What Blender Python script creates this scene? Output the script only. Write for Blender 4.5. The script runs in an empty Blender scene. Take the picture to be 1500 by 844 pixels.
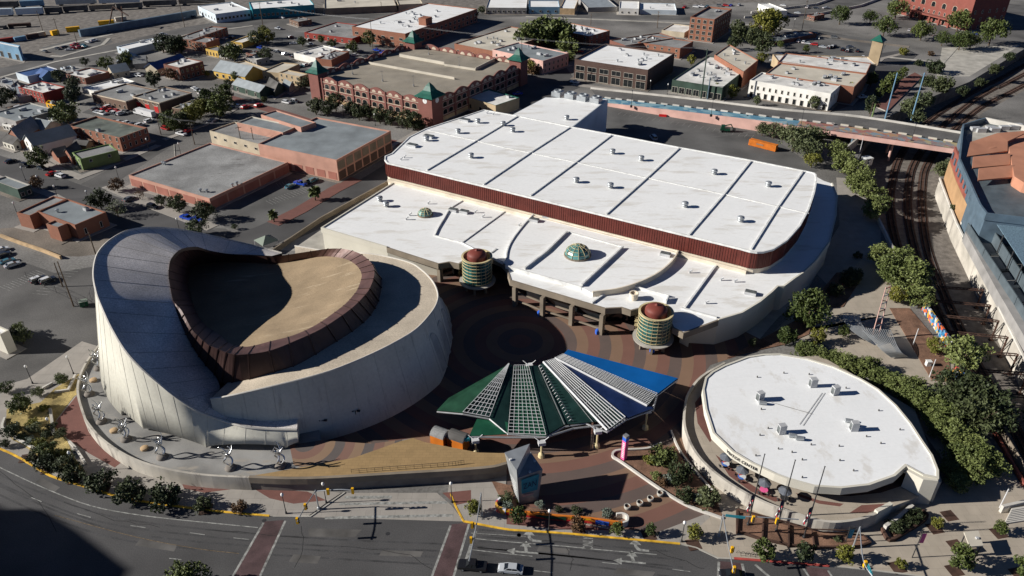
import bpy, math, random
from mathutils import Vector, geometry
R = random.Random(7)
rad = math.radians
sc = bpy.context.scene
COL = sc.collection
# ---------------------------------------------------------------- survey: camera and pixel -> ground helpers
FPX, TILT, HC = 1101.0, rad(31.55), 120.0
CT, ST = math.cos(TILT), math.sin(TILT)
def G(p, z=0.0):
    u = (p[0]-750)/FPX; w = (422-p[1])/FPX
    t = (HC-z)/(ST-w*CT)
    return (u*t, (CT+w*ST)*t)
def W(p, z=0.0):
    g = G(p, z); return (g[0], g[1], z)
def proj(X, Y, Z):
    d = Y*CT-(Z-HC)*ST; up = Y*ST+(Z-HC)*CT
    return (750+FPX*X/d, 422-FPX*up/d)
def hgt(base, top, z0=0):
    X, Y = G(base, z0); lo, hi = z0, 100
    for i in range(40):
        m = (lo+hi)/2
        if proj(X, Y, m)[1] > top[1]: lo = m
        else: hi = m
    return lo
def K(ox, oy, s=3.75): return lambda x, y: (ox+x/s, oy+y/s)
c1, c2, c3, c4 = K(0,0), K(370,0), K(740,0), K(1100,0)
c5, c6, c7, c8 = K(0,200), K(370,200), K(740,200), K(1100,200)
d1, d2, d3, d4 = K(0,400), K(370,400), K(740,400), K(1100,400)
e1, e2, e3, e4 = K(0,619), K(370,619), K(740,619), K(1100,619)
def gs(pts, z=0.0): return [G(p, z) for p in pts]

# ---------------------------------------------------------------- materials
MATS = {}
def mat(name, col, rough=.8, var=.12, scale=.35, detail=6, metal=0, spec=.3, col2=None, thr=None, fine=0.0, finescale=6, bump=0, bumpscale=4, alpha=None, fleck=None):
    m = bpy.data.materials.new(name); m.use_nodes = True
    nt = m.node_tree; b = nt.nodes['Principled BSDF']
    b.inputs['Roughness'].default_value = rough; b.inputs['Metallic'].default_value = metal
    b.inputs['Specular IOR Level'].default_value = spec
    tc = nt.nodes.new('ShaderNodeTexCoord')
    n = nt.nodes.new('ShaderNodeTexNoise'); n.inputs['Scale'].default_value = scale; n.inputs['Detail'].default_value = detail
    nt.links.new(tc.outputs['Object'], n.inputs['Vector'])
    r = nt.nodes.new('ShaderNodeValToRGB')
    lo = [max(0, c*(1-var*1.6)) for c in col]; hi = [min(1, c*(1+var*1.6)) for c in col]
    if col2: lo = col2; hi = col
    r.color_ramp.elements[0].color = (*lo, 1); r.color_ramp.elements[1].color = (*hi, 1)
    if thr: r.color_ramp.elements[0].position, r.color_ramp.elements[1].position = thr
    else: r.color_ramp.elements[0].position, r.color_ramp.elements[1].position = .3, .7
    nt.links.new(n.outputs['Fac'], r.inputs['Fac'])
    out = r.outputs['Color']
    if fine:
        n2 = nt.nodes.new('ShaderNodeTexNoise'); n2.inputs['Scale'].default_value = finescale; n2.inputs['Detail'].default_value = 3
        nt.links.new(tc.outputs['Object'], n2.inputs['Vector'])
        mr = nt.nodes.new('ShaderNodeMapRange'); mr.inputs[1].default_value = .3; mr.inputs[2].default_value = .7
        mr.inputs[3].default_value = 1-fine; mr.inputs[4].default_value = 1+fine
        nt.links.new(n2.outputs['Fac'], mr.inputs[0])
        mx = nt.nodes.new('ShaderNodeMix'); mx.data_type = 'RGBA'; mx.blend_type = 'MULTIPLY'; mx.inputs[0].default_value = 1
        nt.links.new(out, mx.inputs[6]); nt.links.new(mr.outputs[0], mx.inputs[7]); out = mx.outputs[2]
    if fleck:  # sparse stains: (scale, threshold, colour, stretch)
        mp = nt.nodes.new('ShaderNodeMapping'); mp.inputs['Scale'].default_value = fleck[3]
        mp.inputs['Rotation'].default_value = (0, 0, rad(31))
        n3 = nt.nodes.new('ShaderNodeTexNoise'); n3.inputs['Scale'].default_value = fleck[0]; n3.inputs['Detail'].default_value = 8; n3.inputs['Roughness'].default_value = .7
        nt.links.new(tc.outputs['Object'], mp.inputs['Vector']); nt.links.new(mp.outputs[0], n3.inputs['Vector'])
        mr = nt.nodes.new('ShaderNodeMapRange'); mr.inputs[1].default_value = fleck[1]; mr.inputs[2].default_value = fleck[1]+.1
        nt.links.new(n3.outputs['Fac'], mr.inputs[0])
        mx = nt.nodes.new('ShaderNodeMix'); mx.data_type = 'RGBA'
        mx.inputs[7].default_value = (*fleck[2], 1)
        nt.links.new(mr.outputs[0], mx.inputs[0]); nt.links.new(out, mx.inputs[6]); out = mx.outputs[2]
    nt.links.new(out, b.inputs['Base Color'])
    if bump:
        n4 = nt.nodes.new('ShaderNodeTexNoise'); n4.inputs['Scale'].default_value = bumpscale; n4.inputs['Detail'].default_value = 5
        nt.links.new(tc.outputs['Object'], n4.inputs['Vector'])
        bp = nt.nodes.new('ShaderNodeBump'); bp.inputs['Strength'].default_value = bump
        nt.links.new(n4.outputs['Fac'], bp.inputs['Height']); nt.links.new(bp.outputs[0], b.inputs['Normal'])
    MATS[name] = m; return m
def brickmat(name, c1_, c2_, mortar, scale=1.0, bw=.5, rh=.25, rough=.85, vert=True, ms=.02, rot=None, args={}, fac=.55):
    m = mat(name, c1_, rough, **args)
    nt = m.node_tree; b = nt.nodes['Principled BSDF']
    tc = [n for n in nt.nodes if n.type == 'TEX_COORD'][0]
    br = nt.nodes.new('ShaderNodeTexBrick'); br.inputs['Scale'].default_value = scale
    br.inputs['Color1'].default_value = (*c1_, 1); br.inputs['Color2'].default_value = (*c2_, 1); br.inputs['Mortar'].default_value = (*mortar, 1)
    br.inputs['Brick Width'].default_value = bw; br.inputs['Row Height'].default_value = rh; br.inputs['Mortar Size'].default_value = ms
    if vert:
        sx = nt.nodes.new('ShaderNodeSeparateXYZ'); ad = nt.nodes.new('ShaderNodeMath'); cb = nt.nodes.new('ShaderNodeCombineXYZ')
        nt.links.new(tc.outputs['Object'], sx.inputs[0]); nt.links.new(sx.outputs[0], ad.inputs[0]); nt.links.new(sx.outputs[1], ad.inputs[1])
        nt.links.new(ad.outputs[0], cb.inputs[0]); nt.links.new(sx.outputs[2], cb.inputs[1]); nt.links.new(cb.outputs[0], br.inputs['Vector'])
    else:
        if rot is not None:
            mp = nt.nodes.new('ShaderNodeMapping'); mp.inputs['Rotation'].default_value = (0, 0, rad(-rot)); nt.links.new(tc.outputs['Object'], mp.inputs['Vector']); nt.links.new(mp.outputs[0], br.inputs['Vector'])
        else: nt.links.new(tc.outputs['Object'], br.inputs['Vector'])
    old = b.inputs['Base Color'].links[0].from_socket
    mx = nt.nodes.new('ShaderNodeMix'); mx.data_type = 'RGBA'; mx.inputs[0].default_value = fac
    nt.links.new(old, mx.inputs[6]); nt.links.new(br.outputs['Color'], mx.inputs[7]); nt.links.new(mx.outputs[2], b.inputs['Base Color'])
    return m
def M_(n): return MATS[n]
mat('dirt', (.17,.145,.12), .95, .3, .05, fine=.25, finescale=2)
mat('town_ground', (.152,.145,.136), .95, .3, .03, fine=.25, finescale=1.5)
mat('asphalt', (.068,.066,.066), .9, .18, .06, fine=.25, finescale=5, fleck=(.09,.62,(.095,.092,.09),(.25,2,1)))
mat('asphalt_worn', (.097,.093,.089), .9, .22, .06, fine=.2, finescale=3, fleck=(.07,.60,(.06,.06,.06),(.4,2,1)))
mat('asphalt_lot', (.098,.096,.093), .9, .25, .05, fine=.2, finescale=3, fleck=(.1,.58,(.13,.125,.12),(.3,1.6,1)))
mat('gravel', (.15,.135,.12), .95, .25, .3, fine=.4, finescale=5)
mat('ballast', (.15,.132,.115), .95, .22, .5, fine=.45, finescale=7)
brickmat('walk', (.30,.275,.245), (.26,.24,.215), (.17,.155,.14), 1, 3, 3, vert=False, ms=.04)
brickmat('walk_beige', (.36,.31,.25), (.32,.28,.225), (.2,.17,.14), 1, 2.6, 2.6, vert=False, ms=.03)
brickmat('walk_red', (.17,.075,.06), (.14,.062,.052), (.09,.045,.04), 1, .6, .3, vert=False, ms=.03)
mat('maroon_paint', (.075,.045,.046), .9, .25, .3, fine=.3)
mat('kerb_yellow', (.62,.36,.03), .7, .25, .6)
mat('kerb_red', (.35,.06,.05), .7, .2, .6)
mat('concrete', (.36,.34,.30), .85, .15, .2, fine=.1)
mat('concrete_light', (.50,.475,.43), .85, .12, .15, fine=.08)
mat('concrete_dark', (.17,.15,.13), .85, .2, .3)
mat('stain_concrete', (.40,.37,.32), .85, .2, .15, fleck=(.12,.55,(.2,.18,.16),(2,2,.2)))
mat('paint_white', (.62,.62,.60), .7, .12, .5, fine=.12)
mat('paint_line', (.235,.235,.22), .8, .35, 1.2)
mat('deck_grey', (.22,.215,.205), .8, .22, .12, fine=.12, fleck=(.15,.56,(.3,.27,.23),(1,3,1)))
brickmat('white_roof', (.77,.77,.755), (.745,.745,.73), (.60,.595,.57), 1, 14, 2.4, .55, False, .035, rot=-30.8, args=dict(var=.035, scale=.05, fleck=(.17,.525,(.56,.525,.465),(.4,1.6,1)), fine=.05, finescale=1.2), fac=.45)
brickmat('white_roof_round', (.75,.755,.75), (.73,.735,.73), (.61,.61,.60), 1, 20, 3.0, .5, False, .03, rot=8, args=dict(var=.035, scale=.06, fleck=(.2,.545,(.57,.54,.49),(1,.6,1)), fine=.04, finescale=1.5), fac=.4)
mat('roof_dirty', (.60,.585,.55), .8, .15, .12, fleck=(.2,.58,(.30,.28,.25),(1,1.5,1)))
mat('roof_grey', (.22,.22,.215), .9, .2, .1, fine=.2, finescale=2, fleck=(.16,.58,(.12,.115,.11),(.5,1.6,1)))
mat('roof_bluegrey', (.19,.212,.222), .85, .15, .12, fine=.15, fleck=(.2,.6,(.18,.19,.2),(1,1,1)))
mat('roof_tan', (.255,.225,.18), .9, .12, .1, fine=.12)
mat('roof_cream', (.48,.44,.365), .85, .12, .1)
mat('roof_green', (.10,.115,.10), .9, .3, .15, fleck=(.25,.58,(.3,.28,.2),(1,1,1)))
mat('roof_metal', (.34,.37,.38), .45, .1, .3, metal=.3)
mat('roof_blue', (.05,.10,.24), .5, .15, .3)
mat('roof_dark', (.09,.085,.08), .9, .3, .2)
mat('cream_wall', (.55,.52,.44), .75, .06, .1, fine=.05)
mat('cream_strip', (.62,.545,.43), .8, .1, .2)
mat('stucco_white', (.68,.66,.61), .8, .08, .2)
mat('theatre_wall', (.52,.50,.425), .8, .07, .08, fine=.06, finescale=1.5, fleck=(.5,.56,(.415,.39,.33),(1.5,1.5,.10)))
mat('joint', (.20,.19,.17), .9)
brickmat('shingle_grey', (.60,.56,.53), (.50,.465,.44), (.30,.285,.28), 1, 1.1, .55, .9, False, .05, rot=35, args=dict(var=.2, scale=.12, fine=.4, finescale=3.0, bump=.6, bumpscale=1.8, fleck=(.5,.54,(.62,.58,.56),(.18,2.5,1))), fac=.4)
mat('shingle_tan', (.45,.385,.30), .9, .12, .12, fine=.2, finescale=3.5, fleck=(.3,.58,(.36,.30,.24),(.25,2.5,1)))
mat('floor_tan', (.25,.185,.115), .9, .12, .12, fine=.15, finescale=3, fleck=(.25,.60,(.45,.37,.26),(.12,2.5,1)))
mat('bronze', (.042,.022,.019), .45, .18, .3, metal=.25)
mat('bronze_cap', (.10,.054,.046), .5, .15, .3, metal=.2)
mat('fascia_red', (.108,.024,.017), .5, .12, .3)
mat('eave_brown', (.20,.165,.125), .85, .15, .2)
mat('glass_dark', (.012,.014,.016), .12, .1, .5, spec=.6)
mat('glass_teal', (.02,.09,.085), .08, .5, .25, spec=.8)
mat('glass_dome', (.07,.19,.18), .2, .6, .3, spec=.8)
mat('mullion', (.52,.43,.24), .5)
mat('dome_red', (.15,.035,.025), .6, .12, .4)
mat('metal_grey', (.33,.33,.33), .45, .1, .6, metal=.5)
mat('metal_dark', (.05,.05,.052), .5, .1, .6, metal=.4)
mat('metal_white', (.52,.52,.52), .4, .06, .6)
mat('steel_bright', (.58,.58,.57), .25, .1, .6, metal=.9)
mat('galv', (.42,.44,.45), .4, .1, .4, metal=.6)
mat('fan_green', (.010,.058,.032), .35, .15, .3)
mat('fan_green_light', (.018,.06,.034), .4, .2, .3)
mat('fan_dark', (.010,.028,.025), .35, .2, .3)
mat('fan_navy', (.010,.02,.065), .3, .2, .3)
mat('fan_blue', (.005,.085,.28), .35, .1, .2)
mat('rust', (.065,.035,.025), .9, .3, .5)
mat('mulch', (.17,.095,.062), .95, .25, .3, fine=.3, finescale=4)
mat('dry_grass', (.30,.23,.09), .95, .3, .3, fine=.35, finescale=4)
mat('grass', (.06,.09,.02), .95, .3, .3, fine=.3)
brickmat('terrace_tan', (.31,.205,.095), (.26,.175,.08), (.17,.115,.06), 1, 1.5, .8, vert=False, ms=.035)
brickmat('brick_red', (.165,.062,.042), (.13,.05,.036), (.19,.13,.1))
brickmat('brick_paint', (.26,.035,.025), (.22,.03,.022), (.2,.04,.03))
brickmat('brick_garage', (.20,.075,.060), (.165,.062,.05), (.2,.12,.1))
brickmat('brick_station', (.20,.055,.04), (.17,.048,.036), (.2,.1,.08))
mat('line_faded', (.125,.088,.05), .9, .4, 1.5)
mat('joint_grey', (.37,.355,.31), .9)
mat('niche', (.40,.385,.34), .85)
brickmat('brick_orange', (.245,.095,.055), (.205,.082,.05), (.28,.18,.13))
brickmat('brick_brown', (.145,.088,.062), (.12,.072,.05), (.17,.13,.1))
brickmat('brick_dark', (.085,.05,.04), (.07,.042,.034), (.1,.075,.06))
mat('pink_wall', (.43,.235,.175), .85, .1, .2)
mat('pink_panel', (.29,.115,.085), .85, .12, .2)
mat('pink_deck', (.55,.34,.29), .85, .12, .15)
mat('tan_wall', (.38,.29,.18), .85, .1, .2)
mat('beige_wall', (.42,.36,.265), .85, .12, .2)
mat('blue_wall', (.13,.24,.34), .7, .15, .1)
mat('teal_wall', (.02,.20,.24), .7, .2, .1)
mat('white_blue', (.50,.56,.60), .7, .1, .1)
mat('yellow_wall', (.50,.32,.07), .8, .12, .2)
mat('green_wall', (.14,.20,.07), .8, .2, .2)
mat('darkgreen_wall', (.035,.06,.045), .8, .2, .2)
mat('grey_wall', (.25,.24,.23), .85, .15, .2)
mat('stone_tan', (.43,.30,.17), .85, .15, .4)
mat('green_tile', (.010,.085,.06), .5, .15, .5)
mat('red_door', (.45,.02,.02), .5)
mat('window_frame', (.45,.42,.36), .7)
mat('stone_trim', (.50,.42,.32), .8)
mat('orange', (.55,.16,.02), .5, .1, .5)
mat('signal_yellow', (.72,.38,.01), .45, .08, .5)
mat('worn_lane', (.052,.051,.052), .85, .25, .3, fine=.3, finescale=4)
mat('tyre', (.012,.012,.012), .9)
mat('hvac', (.45,.455,.46), .5, .12, .5, metal=.2)
mat('hvac_dark', (.10,.11,.11), .6, .3, .8)
mat('bark', (.09,.065,.045), .95, .25, 1.5)
mat('globe', (.72,.71,.68), .3, .02)
mat('lit_red', (.5,.02,.02), .4)
mat('flag_red', (.5,.04,.05), .7)
mat('pink', (.75,.12,.30), .6, .15, .4)
mat('magenta_dark', (.38,.03,.12), .6)
mat('blue_bright', (.03,.11,.50), .5)
mat('cyan', (.02,.22,.33), .5)
mat('turquoise', (.03,.24,.30), .45, .15, .5)
mat('navy', (.012,.03,.08), .5)
mat('wood_rail', (.055,.05,.048), .9, .2, .5)
mat('ballpark_orange', (.40,.185,.115), .75, .07, .2)
mat('ballpark_red', (.25,.075,.055), .75, .15, .15)
mat('ballpark_tan', (.37,.225,.115), .75, .1, .2)
mat('steel_blue', (.105,.15,.19), .5, .12, .3, metal=.2)
mat('mesh_blue', (.16,.24,.30), .55, .25, 2.2, metal=.3)
mat('panel_slate', (.10,.125,.14), .5, .12, .3, metal=.2)
def rnd_colors(name, cols, scale, kind='VORONOI'):
    m = mat(name, cols[0], .75); nt = m.node_tree; b = nt.nodes['Principled BSDF']
    tc = [n for n in nt.nodes if n.type == 'TEX_COORD'][0]
    ns = nt.nodes.new('ShaderNodeTexNoise'); ns.inputs['Scale'].default_value = scale*.7; nt.links.new(tc.outputs['Object'], ns.inputs['Vector'])
    va = nt.nodes.new('ShaderNodeVectorMath'); va.operation = 'ADD'
    nt.links.new(tc.outputs['Object'], va.inputs[0]); nt.links.new(ns.outputs['Color'], va.inputs[1])
    v = nt.nodes.new('ShaderNodeTexVoronoi'); v.inputs['Scale'].default_value = scale
    nt.links.new(va.outputs[0], v.inputs['Vector'])
    sx = nt.nodes.new('ShaderNodeSeparateXYZ'); nt.links.new(v.outputs['Color'], sx.inputs[0])
    r = nt.nodes.new('ShaderNodeValToRGB'); r.color_ramp.interpolation = 'CONSTANT'
    while len(r.color_ramp.elements) < len(cols): r.color_ramp.elements.new(.5)
    for i, c in enumerate(cols): r.color_ramp.elements[i].position = i/len(cols); r.color_ramp.elements[i].color = (*c, 1)
    nt.links.new(sx.outputs[0], r.inputs['Fac']); nt.links.new(r.outputs['Color'], b.inputs['Base Color'])
    return m
rnd_colors('mural_blue', [(.10,.22,.29),(.07,.16,.24),(.17,.29,.34),(.08,.19,.27),(.22,.32,.35)], .3)
rnd_colors('mural_warm', [(.30,.13,.10),(.16,.22,.26),(.33,.20,.12),(.20,.15,.14),(.33,.28,.16),(.27,.13,.12),(.2,.19,.19)], .4)
rnd_colors('mural_wall', [(.02,.15,.30),(.55,.10,.03),(.45,.45,.45),(.03,.05,.10),(.45,.30,.05),(.10,.25,.40)], 1.1)
rnd_colors('umbrella_top', [(.10,.11,.13),(.12,.13,.15)], .5)
rnd_colors('wrap', [(.50,.08,.06),(.06,.15,.45),(.6,.6,.6),(.55,.3,.05)], .8)
# concentric paving: bands of three colours about the middle of the court
def paving(name, centre, width, cols):
    m = mat(name, cols[0], .85, .2, .2, fine=.2, finescale=5); nt = m.node_tree; b = nt.nodes['Principled BSDF']
    tc = [n for n in nt.nodes if n.type == 'TEX_COORD'][0]
    s = nt.nodes.new('ShaderNodeVectorMath'); s.operation = 'DISTANCE'; s.inputs[1].default_value = (centre[0], centre[1], 0)
    fl = nt.nodes.new('ShaderNodeVectorMath'); fl.operation = 'MULTIPLY'; fl.inputs[1].default_value = (1, 1, 0)
    nt.links.new(tc.outputs['Object'], fl.inputs[0]); nt.links.new(fl.outputs[0], s.inputs[0])
    d = nt.nodes.new('ShaderNodeMath'); d.operation = 'DIVIDE'; d.inputs[1].default_value = width*len(cols)
    f = nt.nodes.new('ShaderNodeMath'); f.operation = 'FRACT'
    nt.links.new(s.outputs['Value'], d.inputs[0]); nt.links.new(d.outputs[0], f.inputs[0])
    r = nt.nodes.new('ShaderNodeValToRGB'); r.color_ramp.interpolation = 'CONSTANT'
    while len(r.color_ramp.elements) < len(cols): r.color_ramp.elements.new(.5)
    for i, c in enumerate(cols): r.color_ramp.elements[i].position = i/len(cols); r.color_ramp.elements[i].color = (*c, 1)
    nt.links.new(f.outputs[0], r.inputs['Fac'])
    old = b.inputs['Base Color'].links[0].from_socket
    # keep the mottling of the plain material by multiplying its grey ratio in
    mx = nt.nodes.new('ShaderNodeMix'); mx.data_type = 'RGBA'; mx.inputs[0].default_value = .8
    nt.links.new(old, mx.inputs[6]); nt.links.new(r.outputs['Color'], mx.inputs[7]); nt.links.new(mx.outputs[2], b.inputs['Base Color'])
    return m
PC = G((762, 500))
paving('court_paving', PC, 3.1, [(.165,.082,.062), (.095,.078,.070), (.20,.128,.083)])
PC2 = G((447, 652), 3)
paving('terrace_paving', PC2, 2.2, [(.105,.088,.082), (.21,.11,.08), (.26,.165,.10)])
def leafmat(name, col, col2):
    m = bpy.data.materials.new(name); m.use_nodes = True; nt = m.node_tree; b = nt.nodes['Principled BSDF']
    b.inputs['Roughness'].default_value = .6; b.inputs['Specular IOR Level'].default_value = .25
    tc = nt.nodes.new('ShaderNodeTexCoord'); n = nt.nodes.new('ShaderNodeTexNoise'); n.inputs['Scale'].default_value = 5; n.inputs['Detail'].default_value = 4
    nt.links.new(tc.outputs['Object'], n.inputs['Vector'])
    oi = nt.nodes.new('ShaderNodeObjectInfo'); ad = nt.nodes.new('ShaderNodeMath'); ad.operation = 'MULTIPLY_ADD'; ad.inputs[1].default_value = .5; 
    nt.links.new(oi.outputs['Random'], ad.inputs[0]); nt.links.new(n.outputs['Fac'], ad.inputs[2])
    r = nt.nodes.new('ShaderNodeValToRGB'); r.color_ramp.elements[0].position = .4; r.color_ramp.elements[1].position = 1.05
    r.color_ramp.elements[0].color = (*col, 1); r.color_ramp.elements[1].color = (*col2, 1)
    nt.links.new(ad.outputs[0], r.inputs['Fac']); nt.links.new(r.outputs['Color'], b.inputs['Base Color'])
    MATS[name] = m
leafmat('leaf_oak', (.030,.048,.012), (.088,.108,.028))
leafmat('leaf_dark', (.022,.034,.014), (.062,.074,.030))
leafmat('leaf_mesquite', (.062,.082,.022), (.16,.185,.06))
leafmat('leaf_yellow', (.085,.095,.015), (.17,.165,.03))
leafmat('leaf_olive', (.05,.065,.03), (.105,.12,.055))
leafmat('leaf_red', (.075,.045,.022), (.14,.08,.04))
leafmat('leaf_silver', (.12,.15,.12), (.19,.22,.18))
leafmat('leaf_palm', (.05,.07,.02), (.11,.12,.045))

# ---------------------------------------------------------------- mesh helpers
def ccw(p):
    a = sum(p[i][0]*p[(i+1) % len(p)][1]-p[(i+1) % len(p)][0]*p[i][1] for i in range(len(p)))
    return list(p) if a > 0 else list(p)[::-1]
def offset(pts, d, closed=True):
    """shift a polyline / polygon sideways (to its right) by d"""
    n = len(pts); out = []
    for i in range(n):
        p = Vector(pts[i][:2])
        a = Vector(pts[i-1][:2]) if (closed or i > 0) else None
        b = Vector(pts[(i+1) % n][:2]) if (closed or i < n-1) else None
        ns = []
        for s, e in ((a, p), (p, b)):
            if s is None or e is None: continue
            t = (e-s)
            if t.length < 1e-6: continue
            t.normalize(); ns.append(Vector((t.y, -t.x)))
        nn = sum(ns, Vector((0, 0)))
        if nn.length < 1e-6: nn = ns[0]
        nn.normalize(); k = nn.dot(ns[0]); k = max(.4, k)
        q = p+nn*(d/k); out.append((q.x, q.y))
    return out
def smooth(pts, n=6, closed=False):
    """Catmull-Rom through points of any dimension"""
    N = len(pts); out = []
    rng = range(N) if closed else range(N-1)
    for i in rng:
        p1, p2 = pts[i], pts[(i+1) % N]
        p0 = pts[i-1] if (closed or i > 0) else [2*a-b for a, b in zip(p1, p2)]
        p3 = pts[(i+2) % N] if (closed or i < N-2) else [2*b-a for a, b in zip(p1, p2)]
        for k in range(n):
            t = k/n
            out.append(tuple(.5*((2*b)+(-a+c)*t+(2*a-5*b+4*c-d)*t*t+(-a+3*b-3*c+d)*t**3) for a, b, c, d in zip(p0, p1, p2, p3)))
    if not closed: out.append(tuple(pts[-1]))
    return out
class MB:
    def __init__(s): s.v, s.f, s.m = [], [], []
    def add(s, vs, fs, m=0):
        o = len(s.v); s.v += [tuple(v) for v in vs]
        for f in fs: s.f.append([i+o for i in f]); s.m.append(m)
        return s
    def poly(s, pts, m=0, z=None):
        return s.add([(p[0], p[1], z) if z is not None else p for p in pts], [list(range(len(pts)))], m)
    def prism(s, pts, z0, z1, m=0, mt=None, bottom=False, top=True):
        pts = ccw(pts); n = len(pts)
        s.add([(p[0], p[1], z0) for p in pts]+[(p[0], p[1], z1) for p in pts], [[i, (i+1) % n, n+(i+1) % n, n+i] for i in range(n)], m)
        if top: s.add([(p[0], p[1], z1) for p in pts], [list(range(n))], m if mt is None else mt)
        if bottom: s.add([(p[0], p[1], z0) for p in pts], [list(range(n))[::-1]], m)
        return s
    def box(s, cx, cy, z0, lx, ly, h, a=0, m=0, mt=None):
        c, d = math.cos(a), math.sin(a)
        return s.prism([(cx+c*x-d*y, cy+d*x+c*y) for x, y in ((-lx/2, -ly/2), (lx/2, -ly/2), (lx/2, ly/2), (-lx/2, ly/2))], z0, z0+h, m, mt, True)
    def tube(s, p, q, r0, r1=None, n=6, m=0):
        if r1 is None: r1 = r0
        p, q = Vector(p), Vector(q); d = q-p
        if d.length < 1e-6: return s
        d.normalize(); a = d.orthogonal().normalized(); b = d.cross(a); vs = []
        for c, r in ((p, r0), (q, r1)):
            for i in range(n):
                t = 2*math.pi*i/n; vs.append(c+a*(r*math.cos(t))+b*(r*math.sin(t)))
        s.add(vs, [[i, (i+1) % n, n+(i+1) % n, n+i] for i in range(n)]+[list(range(n))[::-1], list(range(n, 2*n))], m); return s
    def path(s, pts, r, n=6, m=0):
        rr = r if isinstance(r, (list, tuple)) else [r]*len(pts)
        P_ = [Vector(p) for p in pts]; rows = []; up = None
        for i, p in enumerate(P_):
            d = (P_[min(i+1, len(P_)-1)]-P_[max(i-1, 0)])
            if d.length < 1e-9: d = Vector((0, 0, 1))
            d.normalize()
            a = d.orthogonal().normalized() if up is None else (up-d*up.dot(d))
            if a.length < 1e-5: a = d.orthogonal()
            a.normalize(); up = a; b = d.cross(a)
            rows.append([p+a*(rr[i]*math.cos(2*math.pi*k/n))+b*(rr[i]*math.sin(2*math.pi*k/n)) for k in range(n)])
        s.loft(rows, m, True); s.add(rows[0], [list(range(n))[::-1]], m); s.add(rows[-1], [list(range(n))], m); return s
    def loft(s, rows, m=0, closed=False):
        n = len(rows[0]); vs = [v for r in rows for v in r]; fs = []
        for i in range(len(rows)-1):
            for k in range(n if closed else n-1):
                fs.append([i*n+k, i*n+(k+1) % n, (i+1)*n+(k+1) % n, (i+1)*n+k])
        return s.add(vs, fs, m)
    def lathe(s, prof, c=(0, 0), n=24, m=0, cap=False):
        rows = [[(c[0]+r*math.cos(2*math.pi*k/n), c[1]+r*math.sin(2*math.pi*k/n), z) for k in range(n)] for r, z in prof]
        s.loft(rows, m, True)
        if cap: s.add(rows[-1], [list(range(n))], m)
        return s
    def wall(s, pts, w, z0, z1, m=0, closed=False, mt=None):
        """a wall of thickness w along a plan polyline; z0/z1 numbers or lists"""
        a, b = offset(pts, w/2, closed), offset(pts, -w/2, closed); n = len(pts)
        Z0 = z0 if isinstance(z0, list) else [z0]*n; Z1 = z1 if isinstance(z1, list) else [z1]*n
        rows = [[(a[i][0], a[i][1], Z0[i]), (a[i][0], a[i][1], Z1[i]), (b[i][0], b[i][1], Z1[i]), (b[i][0], b[i][1], Z0[i])] for i in range(n)]
        if closed: rows.append(rows[0])
        s.loft(rows, m, True)
        if not closed: s.add(rows[0], [[0, 1, 2, 3]], m); s.add(rows[-1], [[3, 2, 1, 0]], m)
        return s
    def mesh(s, name, mats, loc=(0, 0, 0), smooth=False):
        me = bpy.data.meshes.new(name)
        me.from_pydata([(v[0]-loc[0], v[1]-loc[1], v[2]-loc[2]) for v in s.v], [], s.f)
        for m in (mats if isinstance(mats, (list, tuple)) else [mats]): me.materials.append(MATS[m] if isinstance(m, str) else m)
        me.polygons.foreach_set('material_index', s.m)
        if smooth: me.polygons.foreach_set('use_smooth', [True]*len(me.polygons))
        me.update(); return me
def link(name, me, parent=None, loc=(0, 0, 0), rz=0, sc_=None):
    o = bpy.data.objects.new(name, me); COL.objects.link(o)
    if parent is not None: o.parent = parent
    o.location = loc; o.rotation_euler = (0, 0, rz)
    if sc_: o.scale = sc_
    return o
def tag(o, label, cat, group=None):
    o['label'] = label; o['category'] = cat
    if group: o['group'] = group
    return o
class Thing:
    def __init__(s, name, label, cat, loc=(0, 0, 0), group=None):
        s.loc = loc if len(loc) == 3 else (loc[0], loc[1], 0)
        s.o = bpy.data.objects.new(name, None); COL.objects.link(s.o); s.o.location = s.loc
        s.o.empty_display_size = .2
        tag(s.o, label, cat, group)
    def part(s, name, mb, mats, parent=None, sm=False, label=None):
        """mb is in world coordinates"""
        o = link(name, mb.mesh(name, mats, s.loc, sm), parent or s.o)
        if label: o['label'] = label
        return o
    def inst(s, name, me, p, rz=0, parent=None, sc_=None):
        return link(name, me, parent or s.o, (p[0]-s.loc[0], p[1]-s.loc[1], p[2]-s.loc[2]), rz, sc_)
def solo(name, label, cat, mb, mats, loc, group=None, sm=False):
    loc = loc if len(loc) == 3 else (loc[0], loc[1], 0)
    return tag(link(name, mb.mesh(name, mats, loc, sm), None, loc), label, cat, group)
def struct(name, mb, mats):
    o = link(name, mb.mesh(name, mats)); o['kind'] = 'structure'; return o
def stuff(name, mb, mats, label, cat):
    o = link(name, mb.mesh(name, mats)); o['kind'] = 'stuff'; o['label'] = label; o['category'] = cat; return o
def dup(root, loc, rz=0, scale=None, label=None, group=None):
    r = root.copy(); COL.objects.link(r); r.location = loc; r.rotation_euler = (0, 0, rz)
    if scale: r.scale = scale if isinstance(scale, (tuple, list)) else (scale,)*3
    if label: r['label'] = label
    if group: r['group'] = group
    for ch in list(root.children):
        c = ch.copy(); COL.objects.link(c); c.parent = r
        for g in list(ch.children):
            d = g.copy(); COL.objects.link(d); d.parent = c
    return r
ORD = ['first','second','third','fourth','fifth','sixth','seventh','eighth','ninth','tenth','eleventh','twelfth','thirteenth','fourteenth','fifteenth','sixteenth','seventeenth','eighteenth','nineteenth','twentieth','twenty-first','twenty-second','twenty-third','twenty-fourth','twenty-fifth','twenty-sixth','twenty-seventh','twenty-eighth','twenty-ninth','thirtieth']
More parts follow.
